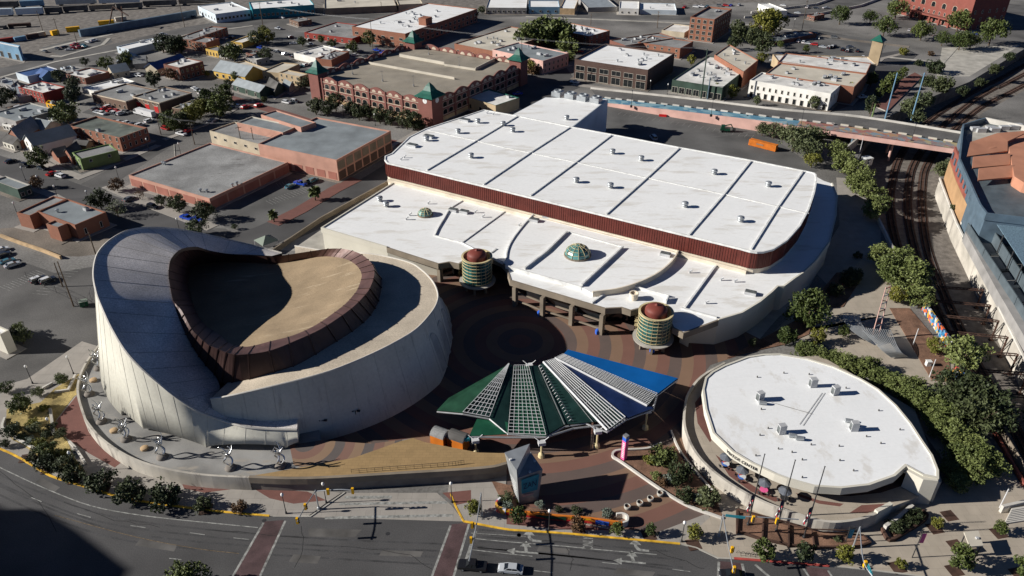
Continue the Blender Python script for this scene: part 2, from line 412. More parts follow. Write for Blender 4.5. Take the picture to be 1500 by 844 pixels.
def poly_sheet(name, px, z, m, pz=None):
    mb = MB(); mb.poly(ccw(gs(px, z if pz is None else pz)), 0, z); return struct(name, mb, m)
def slab(name, px, z1, m, ms='concrete', z0=0):
    mb = MB(); mb.prism(gs(px, z1), z0, z1, 0, 1); return struct(name, mb, [ms, m])
def line_strip(mb, p, q, w, z, m=0):
    a, b = Vector(p), Vector(q); t = (b-a).normalized(); n = Vector((t.y, -t.x))*w/2
    mb.poly([(a.x+n.x, a.y+n.y, z), (b.x+n.x, b.y+n.y, z), (b.x-n.x, b.y-n.y, z), (a.x-n.x, a.y-n.y, z)], m)
# ================================================================ camera, light, sky
cam = bpy.data.cameras.new('camera'); co = bpy.data.objects.new('camera', cam); COL.objects.link(co)
cam.sensor_width = 36; cam.lens = 36*FPX/1500; cam.clip_end = 6000; cam.clip_start = 1
co.location = (0, 0, HC); co.rotation_euler = (math.pi/2-TILT, 0, 0); sc.camera = co
SUN_EL = rad(24.5)
sl = bpy.data.lights.new('sun', 'SUN'); sl.energy = 5; sl.angle = rad(.5); sl.color = (1, .962, .90)
so = bpy.data.objects.new('sun', sl); COL.objects.link(so); so.rotation_euler = (0, -(math.pi/2-SUN_EL), rad(3.5)); so.location = (-200, 100, 200)
w = bpy.data.worlds.new('World'); sc.world = w; w.use_nodes = True
sk = w.node_tree.nodes.new('ShaderNodeTexSky'); sk.sky_type = 'NISHITA'; sk.sun_disc = False
sk.sun_elevation = SUN_EL; sk.sun_rotation = rad(266.5); sk.air_density = .32; sk.dust_density = 0; sk.ozone_density = 5
bg = w.node_tree.nodes['Background']; bg.inputs['Strength'].default_value = .05
w.node_tree.links.new(sk.outputs['Color'], bg.inputs['Color'])
vs = sc.view_settings; vs.view_transform = 'Standard'; vs.look = 'None'; vs.gamma = 1; vs.exposure = .62; vs.use_curve_mapping = False

# ================================================================ ground with the railway cutting
L_RIM = [(1640,900),(1500,716),(1446,620),(1392,517),(1350,452),(1315,384),(1288,325),(1268,285),(1256,240),(1268,205),(1296,174),(1345,150),(1420,120),(1500,72),(1640,-10)]
R_RIM = [(1740,-10),(1640,45),(1500,133),(1440,165),(1398,205),(1386,235),(1375,266),(1400,330),(1425,380),(1447,424),(1480,490),(1530,590),(1700,860)]
TZ = -6.0
lr, rr = gs(L_RIM), gs(R_RIM)
far = [(-3000,-600),(3000,-600),(3000,4000),(-3000,4000)]
hole = lr+rr
allp = [Vector((*p, 0)) for p in far]+[Vector((*p, 0)) for p in hole]
tris = geometry.tessellate_polygon([[Vector((*p, 0)) for p in far], [Vector((*p, 0)) for p in hole]])
mb = MB(); mb.add([tuple(p) for p in allp], [list(t) for t in tris])
# make every face look up
fs = []
for f in mb.f:
    a, b, c = (Vector(mb.v[i]) for i in f)
    fs.append(f if (b-a).cross(c-a).z > 0 else f[::-1])
mb.f = fs
struct('ground', mb, 'town_ground')
mb = MB(); mb.poly(ccw(hole), 0, TZ); struct('cutting_floor', mb, 'ballast')
mb = MB(); k = 8
mb.loft([[(*p, TZ) for p in lr[k-1:]], [(*p, -.001) for p in lr[k-1:]]]); struct('cutting_bank', mb, 'gravel')
mb = MB(); mb.loft([[(*p, TZ) for p in lr[:k]], [(*p, -.001) for p in lr[:k]]]); struct('cutting_side', mb, 'concrete_dark')
mb = MB(); mb.loft([[(*p, TZ) for p in rr[:6]], [(*p, -.001) for p in rr[:6]]]); struct('cutting_bank', mb, 'gravel')
mb = MB(); mb.loft([[(*p, TZ) for p in rr[5:]], [(*p, -.001) for p in rr[5:]]]); struct('cutting_side', mb, 'stain_concrete')

# ------------------------------------------------ lots and streets (sheets 4 mm apart)
Z1, Z2, Z3, Z4 = .004, .008, .012, .016
poly_sheet('rail_yard_ground', [(-200,125),(-200,-60),(1300,-60),(1180,0),(770,18),(370,30),(280,45),(170,75),(60,105)], Z1, 'gravel')
poly_sheet('parking_lot', [(-200,640),(-200,380),(0,372),(80,400),(140,390),(240,330),(330,335),(390,370),(150,510),(110,560),(60,590),(-60,640)], Z1, 'asphalt_worn')
poly_sheet('yard', [(0,335),(60,330),(130,345),(175,338),(150,372),(115,376),(86,375),(0,342)], Z2, 'dirt')
poly_sheet('street', [(-200,150),(0,228),(55,245),(110,268),(150,281),(230,308),(330,343),(372,334),(480,286),(520,268),(590,225),(640,190),(700,150),(760,120),(800,150),(740,165),(660,182),(600,225),(571,263),(470,322),(398,362),(300,400),(240,352),(160,332),(120,302),(70,277),(0,258),(-200,190)], Z3, 'asphalt')
poly_sheet('street', [(118,270),(150,281),(232,226),(270,203),(340,160),(372,152),(455,150),(455,138),(372,140),(330,150),(250,196),(160,248)], Z3, 'asphalt_worn')
poly_sheet('street', [(-200,175),(0,118),(170,82),(280,52),(370,37),(560,32),(770,24),(1000,30),(1100,33),(1240,18),(1320,-20),(1290,-40),(1200,5),(1090,22),(1000,18),(770,12),(560,20),(370,24),(270,40),(150,68),(0,100),(-200,140)], Z3, 'asphalt_worn')
poly_sheet('street', [(752,160),(800,150),(850,128),(830,100),(840,78),(880,50),(860,45),(826,72),(812,92),(770,112),(755,130)], Z2, 'asphalt')
poly_sheet('street', [(372,60),(455,78),(540,82),(640,80),(660,70),(560,60),(470,50),(372,40)], Z2, 'asphalt_lot')
poly_sheet('parking_lot', [(372,62),(470,110),(440,122),(372,96)], Z1, 'asphalt_lot')
poly_sheet('parking_lot', [(120,165),(150,150),(260,165),(255,185),(190,180)], Z2, 'asphalt_lot')
poly_sheet('parking_lot', [(60,70),(100,60),(160,55),(165,62),(90,82)], Z4, 'asphalt_lot')
poly_sheet('parking_lot', [(1150,50),(1190,43),(1300,62),(1285,92),(1240,92),(1150,76)], Z2, 'asphalt_lot')
poly_sheet('parking_lot', [(1300,30),(1420,62),(1500,70),(1620,80),(1620,20),(1420,0)], Z2, 'asphalt_worn')
poly_sheet('parking_lot', [(1380,70),(1495,66),(1420,112),(1372,112)], Z3, 'concrete')
poly_sheet('service_yard', [(880,152),(1124,196),(1200,250),(1170,262),(880,200)], Z2, 'asphalt_lot')
poly_sheet('parking_lot', [(415,245),(500,266),(475,300),(395,337),(330,333),(310,318)], Z2, 'asphalt_lot')
poly_sheet('gravel_yard', [(470,335),(575,262),(600,300),(560,370),(540,372),(398,366)], Z4, 'concrete')
poly_sheet('street', [(1255,110),(1290,78),(1330,72),(1345,80),(1300,120),(1285,140),(1210,168),(1160,160),(1230,135)], Z3, 'asphalt')
slab('brick_walkway', [(1280,155),(1300,163),(1351,112),(1340,106),(1318,118)], .5, 'walk_red')
# ------------------------------------------------ the main road along the bottom
KERB = [(-120,612),(0,657.7),(40,677.7),(74.7,697.7),(120,712),(186.7,731),(266.7,743),(330,750.5),(394.7,756)]
KERB2 = [(679,764),(740,775.5),(770,778),(830,782),(873,786),(930,791),(996,797)]
KERB3 = [(996,797),(1020,803),(1052,818),(1100,820),(1180,827),(1244,832),(1330,842),(1520,866),(1700,890)]
road = KERB+[(679,764)]+KERB2[1:]+KERB3[1:]+[(1700,1300),(-1000,1300),(-400,612)]
poly_sheet('road', road, Z3, 'asphalt')
poly_sheet('road', [(395,756),(679,764),(662,741),(640,722),(505,722),(475,742),(455,757)], Z4, 'walk')
# pavements, 0.12 m above the road
SW = .12
slab('pavement', KERB+[(450,757),(480,735),(500,722),(450,716),(365,700),(293,697),(232,686),(187,670),(149,646),(128,622),(115,600),(110,560),(146,508),(120,500),(40,555),(-120,600)], SW, 'walk')
slab('pavement', KERB2+[(996,797),(1040,758),(1036,752),(958,782),(910,774),(740,742),(742,690),(660,694),(656,722),(668,742)], SW, 'walk')
slab('pavement', KERB3+[(1700,700),(1500,716),(1446,640),(1370,720),(1240,770),(1150,745),(1085,715),(1048,700),(1040,758)], SW, 'walk_beige')
def kerb(px, m, w=.45, z=.17):
    mb = MB(); mb.wall(gs(px), w, 0, z); return struct('kerb', mb, m)
kerb(smooth(KERB, 4), 'kerb_yellow'); kerb(smooth(KERB2, 4), 'kerb_yellow'); kerb(KERB3, 'concrete', .3, .16)
kerb([(1075,818.5),(1180,826.5),(1215,829.5)], 'kerb_red', .5, .175)
kerb([(660,724),(667,741),(679,764)], 'kerb_yellow', .35)
kerb([(505,722),(478,741),(455,757),(400,757)], 'concrete', .3)
# pink brick insets of the pavement
poly_sheet('brick_and_shade_inset', [(372,716),(450,720),(478,733),(430,738),(395,730)], SW+.004, 'walk_red', 0.12)
poly_sheet('brick_and_shade_inset', [(648,722),(690,718),(690,735),(668,740)], SW+.004, 'walk_red', .12)
poly_sheet('brick_and_shade_inset', [(265,706),(345,716),(300,722),(270,716)], SW+.004, 'walk_red', .12)
poly_sheet('brick_and_shade_inset', [(78,622),(112,580),(122,612),(150,650),(185,672),(168,685),(130,664),(95,640)], SW+.004, 'walk_red', .12)
poly_sheet('brick_and_shade_inset', [(742,752),(830,764),(900,777),(830,776),(742,768)], SW+.004, 'walk_red', .12)
# road markings
mb = MB()
def pxline(mb, px, w, z=Z4+.004, m=0, sm=4):
    p = gs(smooth(px, sm) if sm else px)
    a, b = offset(p, w/2, False), offset(p, -w/2, False)
    mb.loft([[(x, y, z) for x, y in a], [(x, y, z) for x, y in b]][::-1], m)
pxline(mb, [(-60,655),(0,685),(67,716),(133,741),(200,754),(267,762),(378,773)], .22)
for q in ([(46,729),(61,735)],[(113,752.5),(133,758)],[(191,770),(213,773)],[(278,780.5),(300,783.5)],[(342,788),(365,790.5)],[(248,818),(266,820)]): pxline(mb, q, .16, sm=0)
pxline(mb, [(695,789),(740,793.5),(813,799),(880,805.5),(962,812.5)], .18)
pxline(mb, [(692,805.5),(740,811),(780,815)], .16); pxline(mb, [(882,824),(906,826.5)], .16, sm=0); pxline(mb, [(985,834),(1011,837.5)], .16, sm=0)
pxline(mb, [(782,836),(810,839)], .16, sm=0); pxline(mb, [(770,786),(690,781)], .12, sm=0)
for a, b, ww in (((386,766),(340,846),.45),((418,763),(380,846),.45),((660,770),(632,846),.45),((687,768),(664,846),.45),((697,778),(683,820),.6),
                 ((1053,823),(1052,846),.5),((1087,826),(1092,846),.5),((1106,827),(1128,846),.5),((1176,832),(1186,846),.4),((1213,836),(1222,850),.4),
                 ((476,759.0),(664,755),.7),((497,738.5),(655,736),.7),((505,728.6),(574,728.4),.8)): pxline(mb, [a, b], ww, sm=0)
def flat(mb, pts, org, ux, s=1.0, z=Z4+.004):
    uy = (-ux[1], ux[0])
    mb.poly(ccw([(org[0]+s*(x*ux[0]+y*uy[0]), org[1]+s*(x*ux[1]+y*uy[1])) for x, y in pts]), 0, z)
RD = Vector(G((962,812.5)))-Vector(G((695,789))); RD.normalize(); RD = (RD.x, RD.y)
HEAD = [(-1.1,1.2),(1.1,1.2),(0,2.6)]
def turn_arrow(org):   # a bent arrow: comes from the right, turns away from the viewer
    c = [(2.6,-.25),(2.6,.25),(1.0,.3),(.5,.7),(.3,1.25),(-.3,1.25),(-.15,.55),(.3,-.05),(.9,-.25)]
    flat(mb, c, org, RD, 1.0); flat(mb, [(-1.15,1.25),(1.15,1.25),(0,2.7)], org, RD)
def split_arrow(org):
    flat(mb, [(-2.0,-.2),(2.6,-.2),(2.6,.2),(.6,.2),(.3,1.3),(-.3,1.3),(-.1,.2),(-2.0,.2)], org, RD)
    flat(mb, [(-1.15,1.3),(1.15,1.3),(0,2.7)], org, RD); flat(mb, [(-3.6,0),(-2.0,-.8),(-2.0,.8)], org, RD)
turn_arrow(G((931,805.5))); split_arrow(G((926,823.5))); turn_arrow(G((774,791.5))); split_arrow(G((769,809)))
struct('road_marking', mb, 'paint_line')
mb = MB(); pxline(mb, [(80,755),(200,787),(290,804),(350,811)], .14); struct('road_marking', mb, 'line_faded')
# lettering on the road (read by drivers coming from the right)
def text_mesh(body, size, extrude=0, align='CENTER'):
    cu = bpy.data.curves.new('txt', 'FONT'); cu.body = body; cu.size = size; cu.extrude = extrude; cu.align_x = align; cu.align_y = 'CENTER'; cu.resolution_u = 2
    ob = bpy.data.objects.new('txt', cu); COL.objects.link(ob)
    dg = bpy.context.evaluated_depsgraph_get(); me = bpy.data.meshes.new_from_object(ob.evaluated_get(dg))
    bpy.data.objects.remove(ob); bpy.data.curves.remove(cu); return me
me = text_mesh('ONLY', 1.1); me.materials.clear(); me.materials.append(M_('paint_line'))
for v in me.vertices: v.co = Vector((v.co.x, v.co.y*2.7, 0))
o = link('road_marking', me, None, (*G((862,795.5)), Z4+.004), math.atan2(RD[1], RD[0])+math.pi/2); o['kind'] = 'structure'
mb = MB()
for a in ([(388,764),(416,762),(378,850),(338,850)], [(662,768),(686,766),(662,850),(630,850)], [(1054,822),(1086,825),(1091,850),(1053,850)], [(1180,830),(1212,834),(1222,850),(1188,850)]): mb.poly(ccw(gs(a)), 0, Z4)
struct('crosswalk', mb, 'maroon_paint')
# repair patch and covers of the road
poly_sheet('road_patch', [(452,774),(530,776),(520,787),(452,786)], Z4, 'roof_dark')
mb = MB()
for p in ((568,782),(760,784),(760.5,784),(387,762.5)): c = G(p); mb.lathe([(.45,Z4+.006),(0,Z4+.006)], c, 14)
struct('manhole_cover', mb, 'metal_dark')

# ------------------------------------------------ the court between the buildings
poly_sheet('plaza', [(600,380),(760,380),(1000,440),(1060,470),(1120,500),(1085,520),(1040,535),(1003,590),(1003,625),(1025,670),(1050,698),(1040,750),(1038.7,756),(1040,775),(1008,780),(958.7,781),(910,774),(744,738),(742,690),(560,690),(430,640),(600,560)], .02, 'court_paving')
poly_sheet('path', [(1120,500),(1150,470),(1200,440),(1262,380),(1290,392),(1318,400),(1335,455),(1392,520),(1446,620),(1440,650),(1400,700),(1300,560),(1200,500),(1130,490)], Z3, 'walk_beige')
poly_sheet('path', [(1190,395),(1230,330),(1225,260),(1255,262),(1290,330),(1290,392),(1262,385),(1220,425)], Z2, 'walk')
poly_sheet('path', [(1050,480),(1090,470),(1130,440),(1165,400),(1200,395),(1180,430),(1140,465),(1110,500),(1080,515)], Z4, 'concrete')
def bed(px, m='mulch', z=.16, rim=None, rz=.4, rw=.35):
    mb = MB(); mb.prism(ccw(gs(px)), 0, z); o = stuff('ground_cover', mb, m, 'bare soil and mulch of a planting bed', 'soil'); 
    return o
bed([(1065,525),(1110,500),(1165,470),(1190,470),(1185,490),(1150,505),(1090,518)])
bed([(1200,430),(1225,400),(1252,398),(1262,408),(1235,450),(1205,452)])
bed([(1303,452),(1332,452),(1390,520),(1392,560),(1365,558)])
bed([(897,665),(906,656),(965,652),(990,655),(1010,690),(1045,718),(1058,757),(1005,738),(966,715),(908,676)])
bed([(20,646),(9,634),(10,600),(60,590),(80,570),(130,540),(140,560),(108,582),(78,622),(98,645),(110,672),(124,690),(100,694),(60,672),(30,650)], 'dry_grass')
bed([(1310,795),(1300,775),(1325,755),(1350,748),(1360,758),(1340,775)])
bed([(735,735),(720,705),(748,712),(760,742),(900,762),(912,755),(917,766),(880,772),(744,748)], 'mulch')
bed([(1400,690),(1440,640),(1500,720),(1480,745),(1455,745)], 'mulch', .1)

# ================================================================ railway
def rails():
    T = [[(1700,-20),(1500,96),(1438.7,128),(1393,154.7),(1350.7,186),(1318.7,229),(1306.7,269),(1304,300),(1309,340),(1326,395),(1352,455),(1395,540),(1440,630),(1500,740),(1560,850)],
         [(1720,-10),(1500,109),(1460,128),(1420,152),(1376,190),(1341,236),(1330.7,272),(1330,315),(1337,355),(1352,405),(1376,465),(1408,530),(1455,620),(1520,740),(1580,850)],
         [(1740,0),(1500,125),(1468,141),(1433,160),(1396,192),(1360,238),(1350.7,272),(1352,325),(1360,370.7),(1380,424),(1402,475),(1434,540),(1482,620),(1545,740),(1610,850)]]
    for i, t in enumerate(T):
        p = smooth(gs(t, TZ), 5)
        rb = MB(); mb = MB()
        for s in (-.75, .75):
            q = offset(p, s, False); mb.wall(q, .16, TZ+.28, TZ+.5)
        a, b = offset(p, 1.7, False), offset(p, -1.7, False)
        rb.wall(p, 3.2, TZ+.02, TZ+.2)
        # sleepers
        tb = MB(); acc = 0
        for k in range(len(p)-1):
            A, B = Vector(p[k]), Vector(p[k+1]); L = (B-A).length
            if L < 1e-6: continue
            t_ = (B-A)/L
            while acc < L:
                c = A+t_*acc; tb.box(c.x, c.y, TZ+.18, .3, 2.6, .12, math.atan2(t_.y, t_.x)); acc += .75
            acc -= L
        struct('track_bed', rb, 'rust'); struct('rail', mb, 'wood_rail'); struct('sleepers', tb, 'rust')
rails()

# ------------------------------------------------ pavements and kerbs of the town streets
def strip(px, wd, m='walk', z=.12):
    mb = MB(); mb.wall(gs(px), wd, 0, z); return struct('pavement', mb, m)
for i, (px, wd, m) in enumerate((([(158,272),(232,304),(312,334)],5,'walk'),([(400,328),(440,308),(490,278),(522,262)],6,'walk_red'),([(55,236),(118,260),(150,248),(232,213)],3.5,'walk'),([(-40,246),(0,262),(72,284),(118,308)],3.5,'walk'),
    ([(335,143),(420,168),(520,200),(622,217)],6,'walk_red'),([(838,123.5),(945,137.5),(1010,144)],4,'walk'),([(560,222),(612,192),(690,158)],2.5,'walk'),([(1161,44),(1240,58),(1332,69)],5,'dirt'),([(0,114),(80,91),(170,74),(280,50),(370,38)],2.5,'concrete'),
    ([(60,74),(110,62),(165,50)],4,'concrete'),([(160,56),(150,66),(90,83),(75,82)],2.5,'concrete'),([(372,64),(455,82),(545,86)],3,'walk'),([(1262,112),(1292,86),(1330,77)],3,'walk'),([(1190,150),(1235,140),(1262,112)],3,'walk'),([(1300,84),(1380,92),(1400,70)],2.5,'concrete'),
    ([(240,205),(300,183),(345,160)],3,'walk'),([(262,180),(330,158),(372,150)],2.5,'walk'),([(255,212),(262,300)],.3,'concrete'),([(770,24.5),(1000,34),(1100,37),(1160,44)],2.5,'concrete'),([(752,118),(812,97),(838,78)],2.5,'walk'))):
    strip(px, wd, m, .12+.003*i)
for px in ([(1090,27),(1200,22),(1260,10),(1320,-12)],[(1100,20),(1195,8),(1260,-15)]):
    mb = MB(); mb.wall(gs(px), .6, 0, 1.6); o = struct('ramp_kerb', mb, 'concrete_light')
def bays(a, b, n, L, z=.03):
    A, B = Vector(G(a)), Vector(G(b)); d = (B-A).normalized(); nn = Vector((-d.y, d.x)); mb = MB()
    for k in range(n+1):
        p = A+(B-A)*k/n; line_strip(mb, p, p+nn*L, .13, z)
    struct('bay_markings', mb, 'paint_line')
bays((70,432),(132,384),13,5); bays((0,420),(52,396),12,-5); bays((905,168),(1100,203),22,5); bays((1190,62),(1285,84),22,4.5); bays((1178,70),(1270,90),20,4.5); bays((300,318),(330,326),8,5); bays((410,275),(470,262),14,5); bays((400,300),(470,275),16,5); bays((380,110),(470,96),14,5); bays((135,170),(215,182),16,5)

# darker wheel tracks worn into the lanes
mb = MB()
for px in ([(-60,668),(0,702),(67,731),(133,755),(200,769),(267,777),(378,788),(520,797),(660,803),(760,813),(880,826),(1000,842)],[(-60,690),(20,728),(90,758),(170,783),(267,797),(378,806),(520,815),(640,822),(760,832)],[(700,781),(820,790),(985,803)],[(700,798),(820,808),(1000,826)]):
    for o in (-.85, .85):
        p = gs(smooth(px, 4)); q = offset(p, o, False); a, b = offset(q, .22, False), offset(q, -.22, False); mb.loft([[(x, y, Z4-.002) for x, y in b], [(x, y, Z4-.002) for x, y in a]])
struct('wheel_tracks', mb, 'worn_lane')

mb = MB()
for q in ([(205,790),(260,798),(255,808),(198,799)],[(560,806),(620,808),(616,816),(555,814)],[(790,800),(835,804),(832,811),(786,807)],[(905,832),(960,838),(955,846),(898,840)],[(60,700),(88,714),(80,721),(52,706)],[(430,812),(470,815),(465,826),(423,823)]): mb.poly(ccw(gs(q)), 0, Z4-.001)
struct('road_patch', mb, 'roof_dark')
def crack(px):
    p = gs(px); q = []
    for i in range(len(p)-1):
        for t in (0,.2,.4,.6,.8): q.append((p[i][0]+(p[i+1][0]-p[i][0])*t+R.uniform(-.25,.25), p[i][1]+(p[i+1][1]-p[i][1])*t+R.uniform(-.25,.25)))
    a, b = offset(q, .05, False), offset(q, -.05, False); cb = MB(); cb.loft([[(x, y, Z4+.001) for x, y in b], [(x, y, Z4+.001) for x, y in a]]); struct('crack_seal', cb, 'tyre')
for px in ([(95,735),(170,762),(250,775)],[(300,775),(380,782),(470,790)],[(500,800),(600,812),(640,840)],[(440,770),(445,800),(430,840)],[(720,784),(800,793),(900,802)],[(830,800),(838,820),(832,842)],[(0,690),(60,735),(90,790)],[(950,805),(1000,820),(1040,838)]): crack(px)
# ================================================================ theatre
TC = (-58.5, 172.4)
def WP(l): return [W((x, y), z) for x, y, z in l]
O_ = [(435,630,6.5),(396,629,7),(360,626,7.8),(323,615,9),(291,603,12),(259,583,16),(229,559,19.5),(204,537,22.2),(182,512,24.6),(163,480,26.6),(150,452,28),(142,431,29),(137,405,29.7),(139,384,30),(145,369,29.8),(159,354,29.2),(180,341,28.4),(200,335.4,27.2),(221,334,25.6),(246,335,23.2),(272,338,20.5),(302,344,17),(345,354,12.8),(387,364,9.5),(413,371,8.5)]
I_ = [(436,613,6.8),(398,611,7.3),(366,607,8.2),(338,598,9.6),(310,585.5,11.5),(322,569,11.5),(314,549,12.5),(297.7,531,14),(283,510,16.5),(270,485,19.3),(260,461,21.6),(253.5,440,23.2),(248.5,416,24.2),(246.7,401,24.8),(248.7,384,25),(252,377,24.9),(257,371,24.6),(262,367,24),(268,364,23.2),(278,362,21.8),(290,362,19.5),(307,367,16.4),(335,371.8,12.8),(365,373,11.3),(398,375,10.8)]
R_ = [(253.5,440,23.4),(248.8,416,24.4),(247,401,25),(249,384,25.2),(257.4,371,24.8),(268.3,364.2,23.4),(290,362.3,19.8),(307,367.3,16.8),(335,372.2,13.6),(365,374,12.9),(400,375.6,13.2),(445,369.6,14.8),(480,364.5,16.5),(505,365,17.6),(526,371,18.6),(539,380,19.3),(547,390.5,19.9),(548,404,20.3),(541.5,422.5,20.8),(532,435,20.6),(518,449,20.7),(501,462,20.8),(470,482,20.9),(433,499,21),(394,514,21.1),(355,519.5,21.2),(336,518,21.2),(320,512,21.2),(304,504.5,21.1),(292,494,21.1),(280.7,482,21.2),(266,455,22.3)]
F_ = [(281,440,8.5),(277.5,425,8),(276,409.6,8),(278.5,397,8),(283,391,8),(290,387.5,8.2),(305,385.5,8.5),(323,384,8.8),(345,384.5,9),(368,385,9.5),(405,386.5,10.3),(440,380.5,11.8),(472,376,13.5),(494,377,15),(510,381,16.3),(521,388,17.2),(527.6,396,17.9),(529.7,406,18.4),(524,423,18.9),(517,433,19.4),(506,445,19.5),(490,457.5,19.6),(462,476.5,19.7),(430,491,19.6),(396,500,19.2),(366,507.5,18),(347,506.5,16.4),(334,501,15),(320,489,13),(305,480,11),(295,470,10),(287,456,9)]
CB = {17:(559,416,14.2),18:(556,443,14.5),19:(549,457,15),20:(539,471.6,15.3),21:(518,489,15.7),22:(486,508,16),23:(440,534,16),24:(402,547,15.5),25:(355,558,14.5),26:(329,562,12.8),27:(314,549,12.7),28:(297.7,531,14.2),29:(285,513,16.5),30:(272,490,19.2),31:(262,464,21.3),16:(557,406,14)}
Rw, Fw = WP(R_), WP(F_)
cx = sum(p[0] for p in Rw)/len(Rw); cy = sum(p[1] for p in Rw)/len(Rw)
Cw = []
for i, p in enumerate(Rw):
    if i in CB: Cw.append(W(CB[i][:2], CB[i][2]))
    elif i <= 7: Cw.append((p[0], p[1], p[2]-.8))
    else:
        d = Vector((p[0]-cx, p[1]-cy)).normalized()*.9; Cw.append((p[0]+d.x, p[1]+d.y, min(12.0, p[2]-.8)))
th = Thing('theatre', 'large round cream theatre with a swooping grey shingled brim and brown crown roof', 'theatre', (TC[0], TC[1], 0))
Ow, Iw = smooth(WP(O_), 5), smooth(WP(I_), 5)
# brim: between the outer rim and the crown, slightly dished
mb = MB(); rows = []
for t in [i/8 for i in range(9)]:
    rows.append([tuple(a*(1-t)+b*t for a, b in zip(o, i)) for o, i in zip(Ow, Iw)])
mb.loft(rows); th.part('brim_roof', mb, 'shingle_grey', sm=True)
# shingle seams across the brim
for k in range(4, len(Ow)-6, 5):
    mb = MB(); mb.path([(a[0]*(1-t)+b[0]*t, a[1]*(1-t)+b[1]*t, a[2]*(1-t)+b[2]*t+.03) for t in (0,.25,.5,.75,1) for a, b in ((Ow[k], Iw[k]),)], .035, 4); th.part('brim_seam', mb, 'joint')
# rim coping
mb = MB(); mb.path([(p[0], p[1], p[2]+.05) for p in Ow], .28, 6); th.part('rim_coping', mb, 'concrete_light')
# outer wall under the brim with arched feet
mb = MB(); js = MB(); rows = []; top, mid, bot = [], [], []
n = len(Ow); Of = smooth(Ow, 3)
for i, p in enumerate(Of):
    d = Vector((p[0]-TC[0], p[1]-TC[1])); a = math.degrees(math.atan2(d.y, d.x)); u = d.normalized()
    r = 50.4
    if 60 < a < 160: r = d.length+.15*p[2]+.5
    z0 = 3.0 if a < -130 or a > 0 else 3.1+2.0*abs(math.sin(rad(a*9)))**.5
    if 0 < a: z0 = 0
    if a > 120: z0 = 0
    if p[2]-z0 < 1: z0 = p[2]-1.2
    top.append((p[0], p[1], p[2]-.1)); bot.append((TC[0]+u.x*r, TC[1]+u.y*r, z0)); mid.append(tuple((x+y)/2 for x, y in zip(top[-1], bot[-1])))
inn = [(b[0]-(b[0]-TC[0])/50*1.6, b[1]-(b[1]-TC[1])/50*1.6, b[2]+.05) for b in bot]
mb.loft([inn, bot, mid, top]); th.part('outer_wall', mb, 'theatre_wall', sm=True)
for i in range(6, len(Of), 12):
    a, b = Vector(top[i]), Vector(bot[i]); d = Vector((a.x-TC[0], a.y-TC[1], 0)).normalized()*.02
    js = MB(); js.tube(a+d, b+d, .03, .03, 4); th.part('wall_joint', js, 'joint_grey')
# end face of the brim tip
a, b = Ow[0], Iw[0]
mb = MB(); e0 = bot[0]; mb.add([a, b, (b[0], b[1], 3.2), e0], [[0,1,2,3]]); th.part('brim_end', mb, 'cream_strip')
# inner drum: ring roof + wall
B_ = [(308,584.5,13.5),(335,580.5,14.5),(390,568,15.8),(440,556,16.3),(490,541.5,16.5),(540,521,16.5),(580,501,16.3),(610,482,16),(632,458,15.6),(641,440,15.3),(640,425,15),(632,410,14.5),(618,396,14),(600,385,13.5),(565,376,12.8),(535,371.5,12.2)]
Bw = WP(B_)
# carry the ring round behind the crown
e = Bw[-1]; f = WP([(413,371,8)])[0]
Bw += [(e[0]-6, e[1]+2.5, 11.0), (e[0]-13, e[1]+4.5, 10.6), (f[0]+4, f[1]+1, 10.0)]
Bs = smooth(Bw, 6)
cB = (-55, 160)
Cs = smooth(Cw, 6, True)
def polar_r(curve, ang):
    best = None
    n = len(curve)
    for i in range(n):
        p, q = curve[i], curve[(i+1) % n]
        a = (p[0]-cB[0], p[1]-cB[1]); b = (q[0]-cB[0], q[1]-cB[1]); d = (math.cos(ang), math.sin(ang))
        den = d[0]*(b[1]-a[1])-d[1]*(b[0]-a[0])
        if abs(den) < 1e-9: continue
        t = (a[0]*(b[1]-a[1])-a[1]*(b[0]-a[0]))/den; u = (a[0]*d[1]-a[1]*d[0])/den
        if t > 0 and -1e-6 <= u <= 1+1e-6 and (best is None or t < best): best = t
    return best
rows = [[], [], [], []]
for p in Bs:
    ang = math.atan2(p[1]-cB[1], p[0]-cB[0]); ro = math.hypot(p[0]-cB[0], p[1]-cB[1]); ri = polar_r(Cs, ang)
    ri = min((ri if ri else 12)-.5, ro-.3)
    for k, t in enumerate((0, .33, .66, 1)):
        r = ro+(ri-ro)*t; rows[k].append((cB[0]+r*math.cos(ang), cB[1]+r*math.sin(ang), p[2]-.1*t))
mb = MB(); mb.loft(rows); th.part('ring_roof', mb, 'shingle_tan', sm=True)
mb = MB(); js = MB(); top, bot = [], []
Bf = smooth(Bs, 2)
for p in Bf:
    d = Vector((p[0]-TC[0], p[1]-TC[1])); u = d.normalized(); an = math.degrees(math.atan2(u.y, u.x)); rb = 46.5 if an < -30 else (46.5+(an+30)/15*-3.3 if an < -15 else max(41.4, 43.2-(an+15)*.1)); r = max(rb, d.length+.8) if u.y < .3 else d.length+.1*p[2]
    top.append((p[0], p[1], p[2]-.15)); bot.append((TC[0]+u.x*r, TC[1]+u.y*r, 0))
mb.loft([bot, [tuple((x+y)/2 for x, y in zip(a, b)) for a, b in zip(top, bot)], top]); wl = th.part('drum_wall', mb, 'theatre_wall', sm=True)
for i in range(8, len(Bf)-10, 9):
    a, b = Vector(top[i]), Vector(bot[i]); d = Vector((a.x-TC[0], a.y-TC[1], 0)).normalized()*.02; js = MB(); js.tube(a+d, b+d, .03, .03, 4); th.part('wall_joint', js, 'joint_grey')
mb = MB(); mb.path([(p[0], p[1], p[2]+.05) for p in Bs], .22, 6); th.part('ring_coping', mb, 'concrete_light')
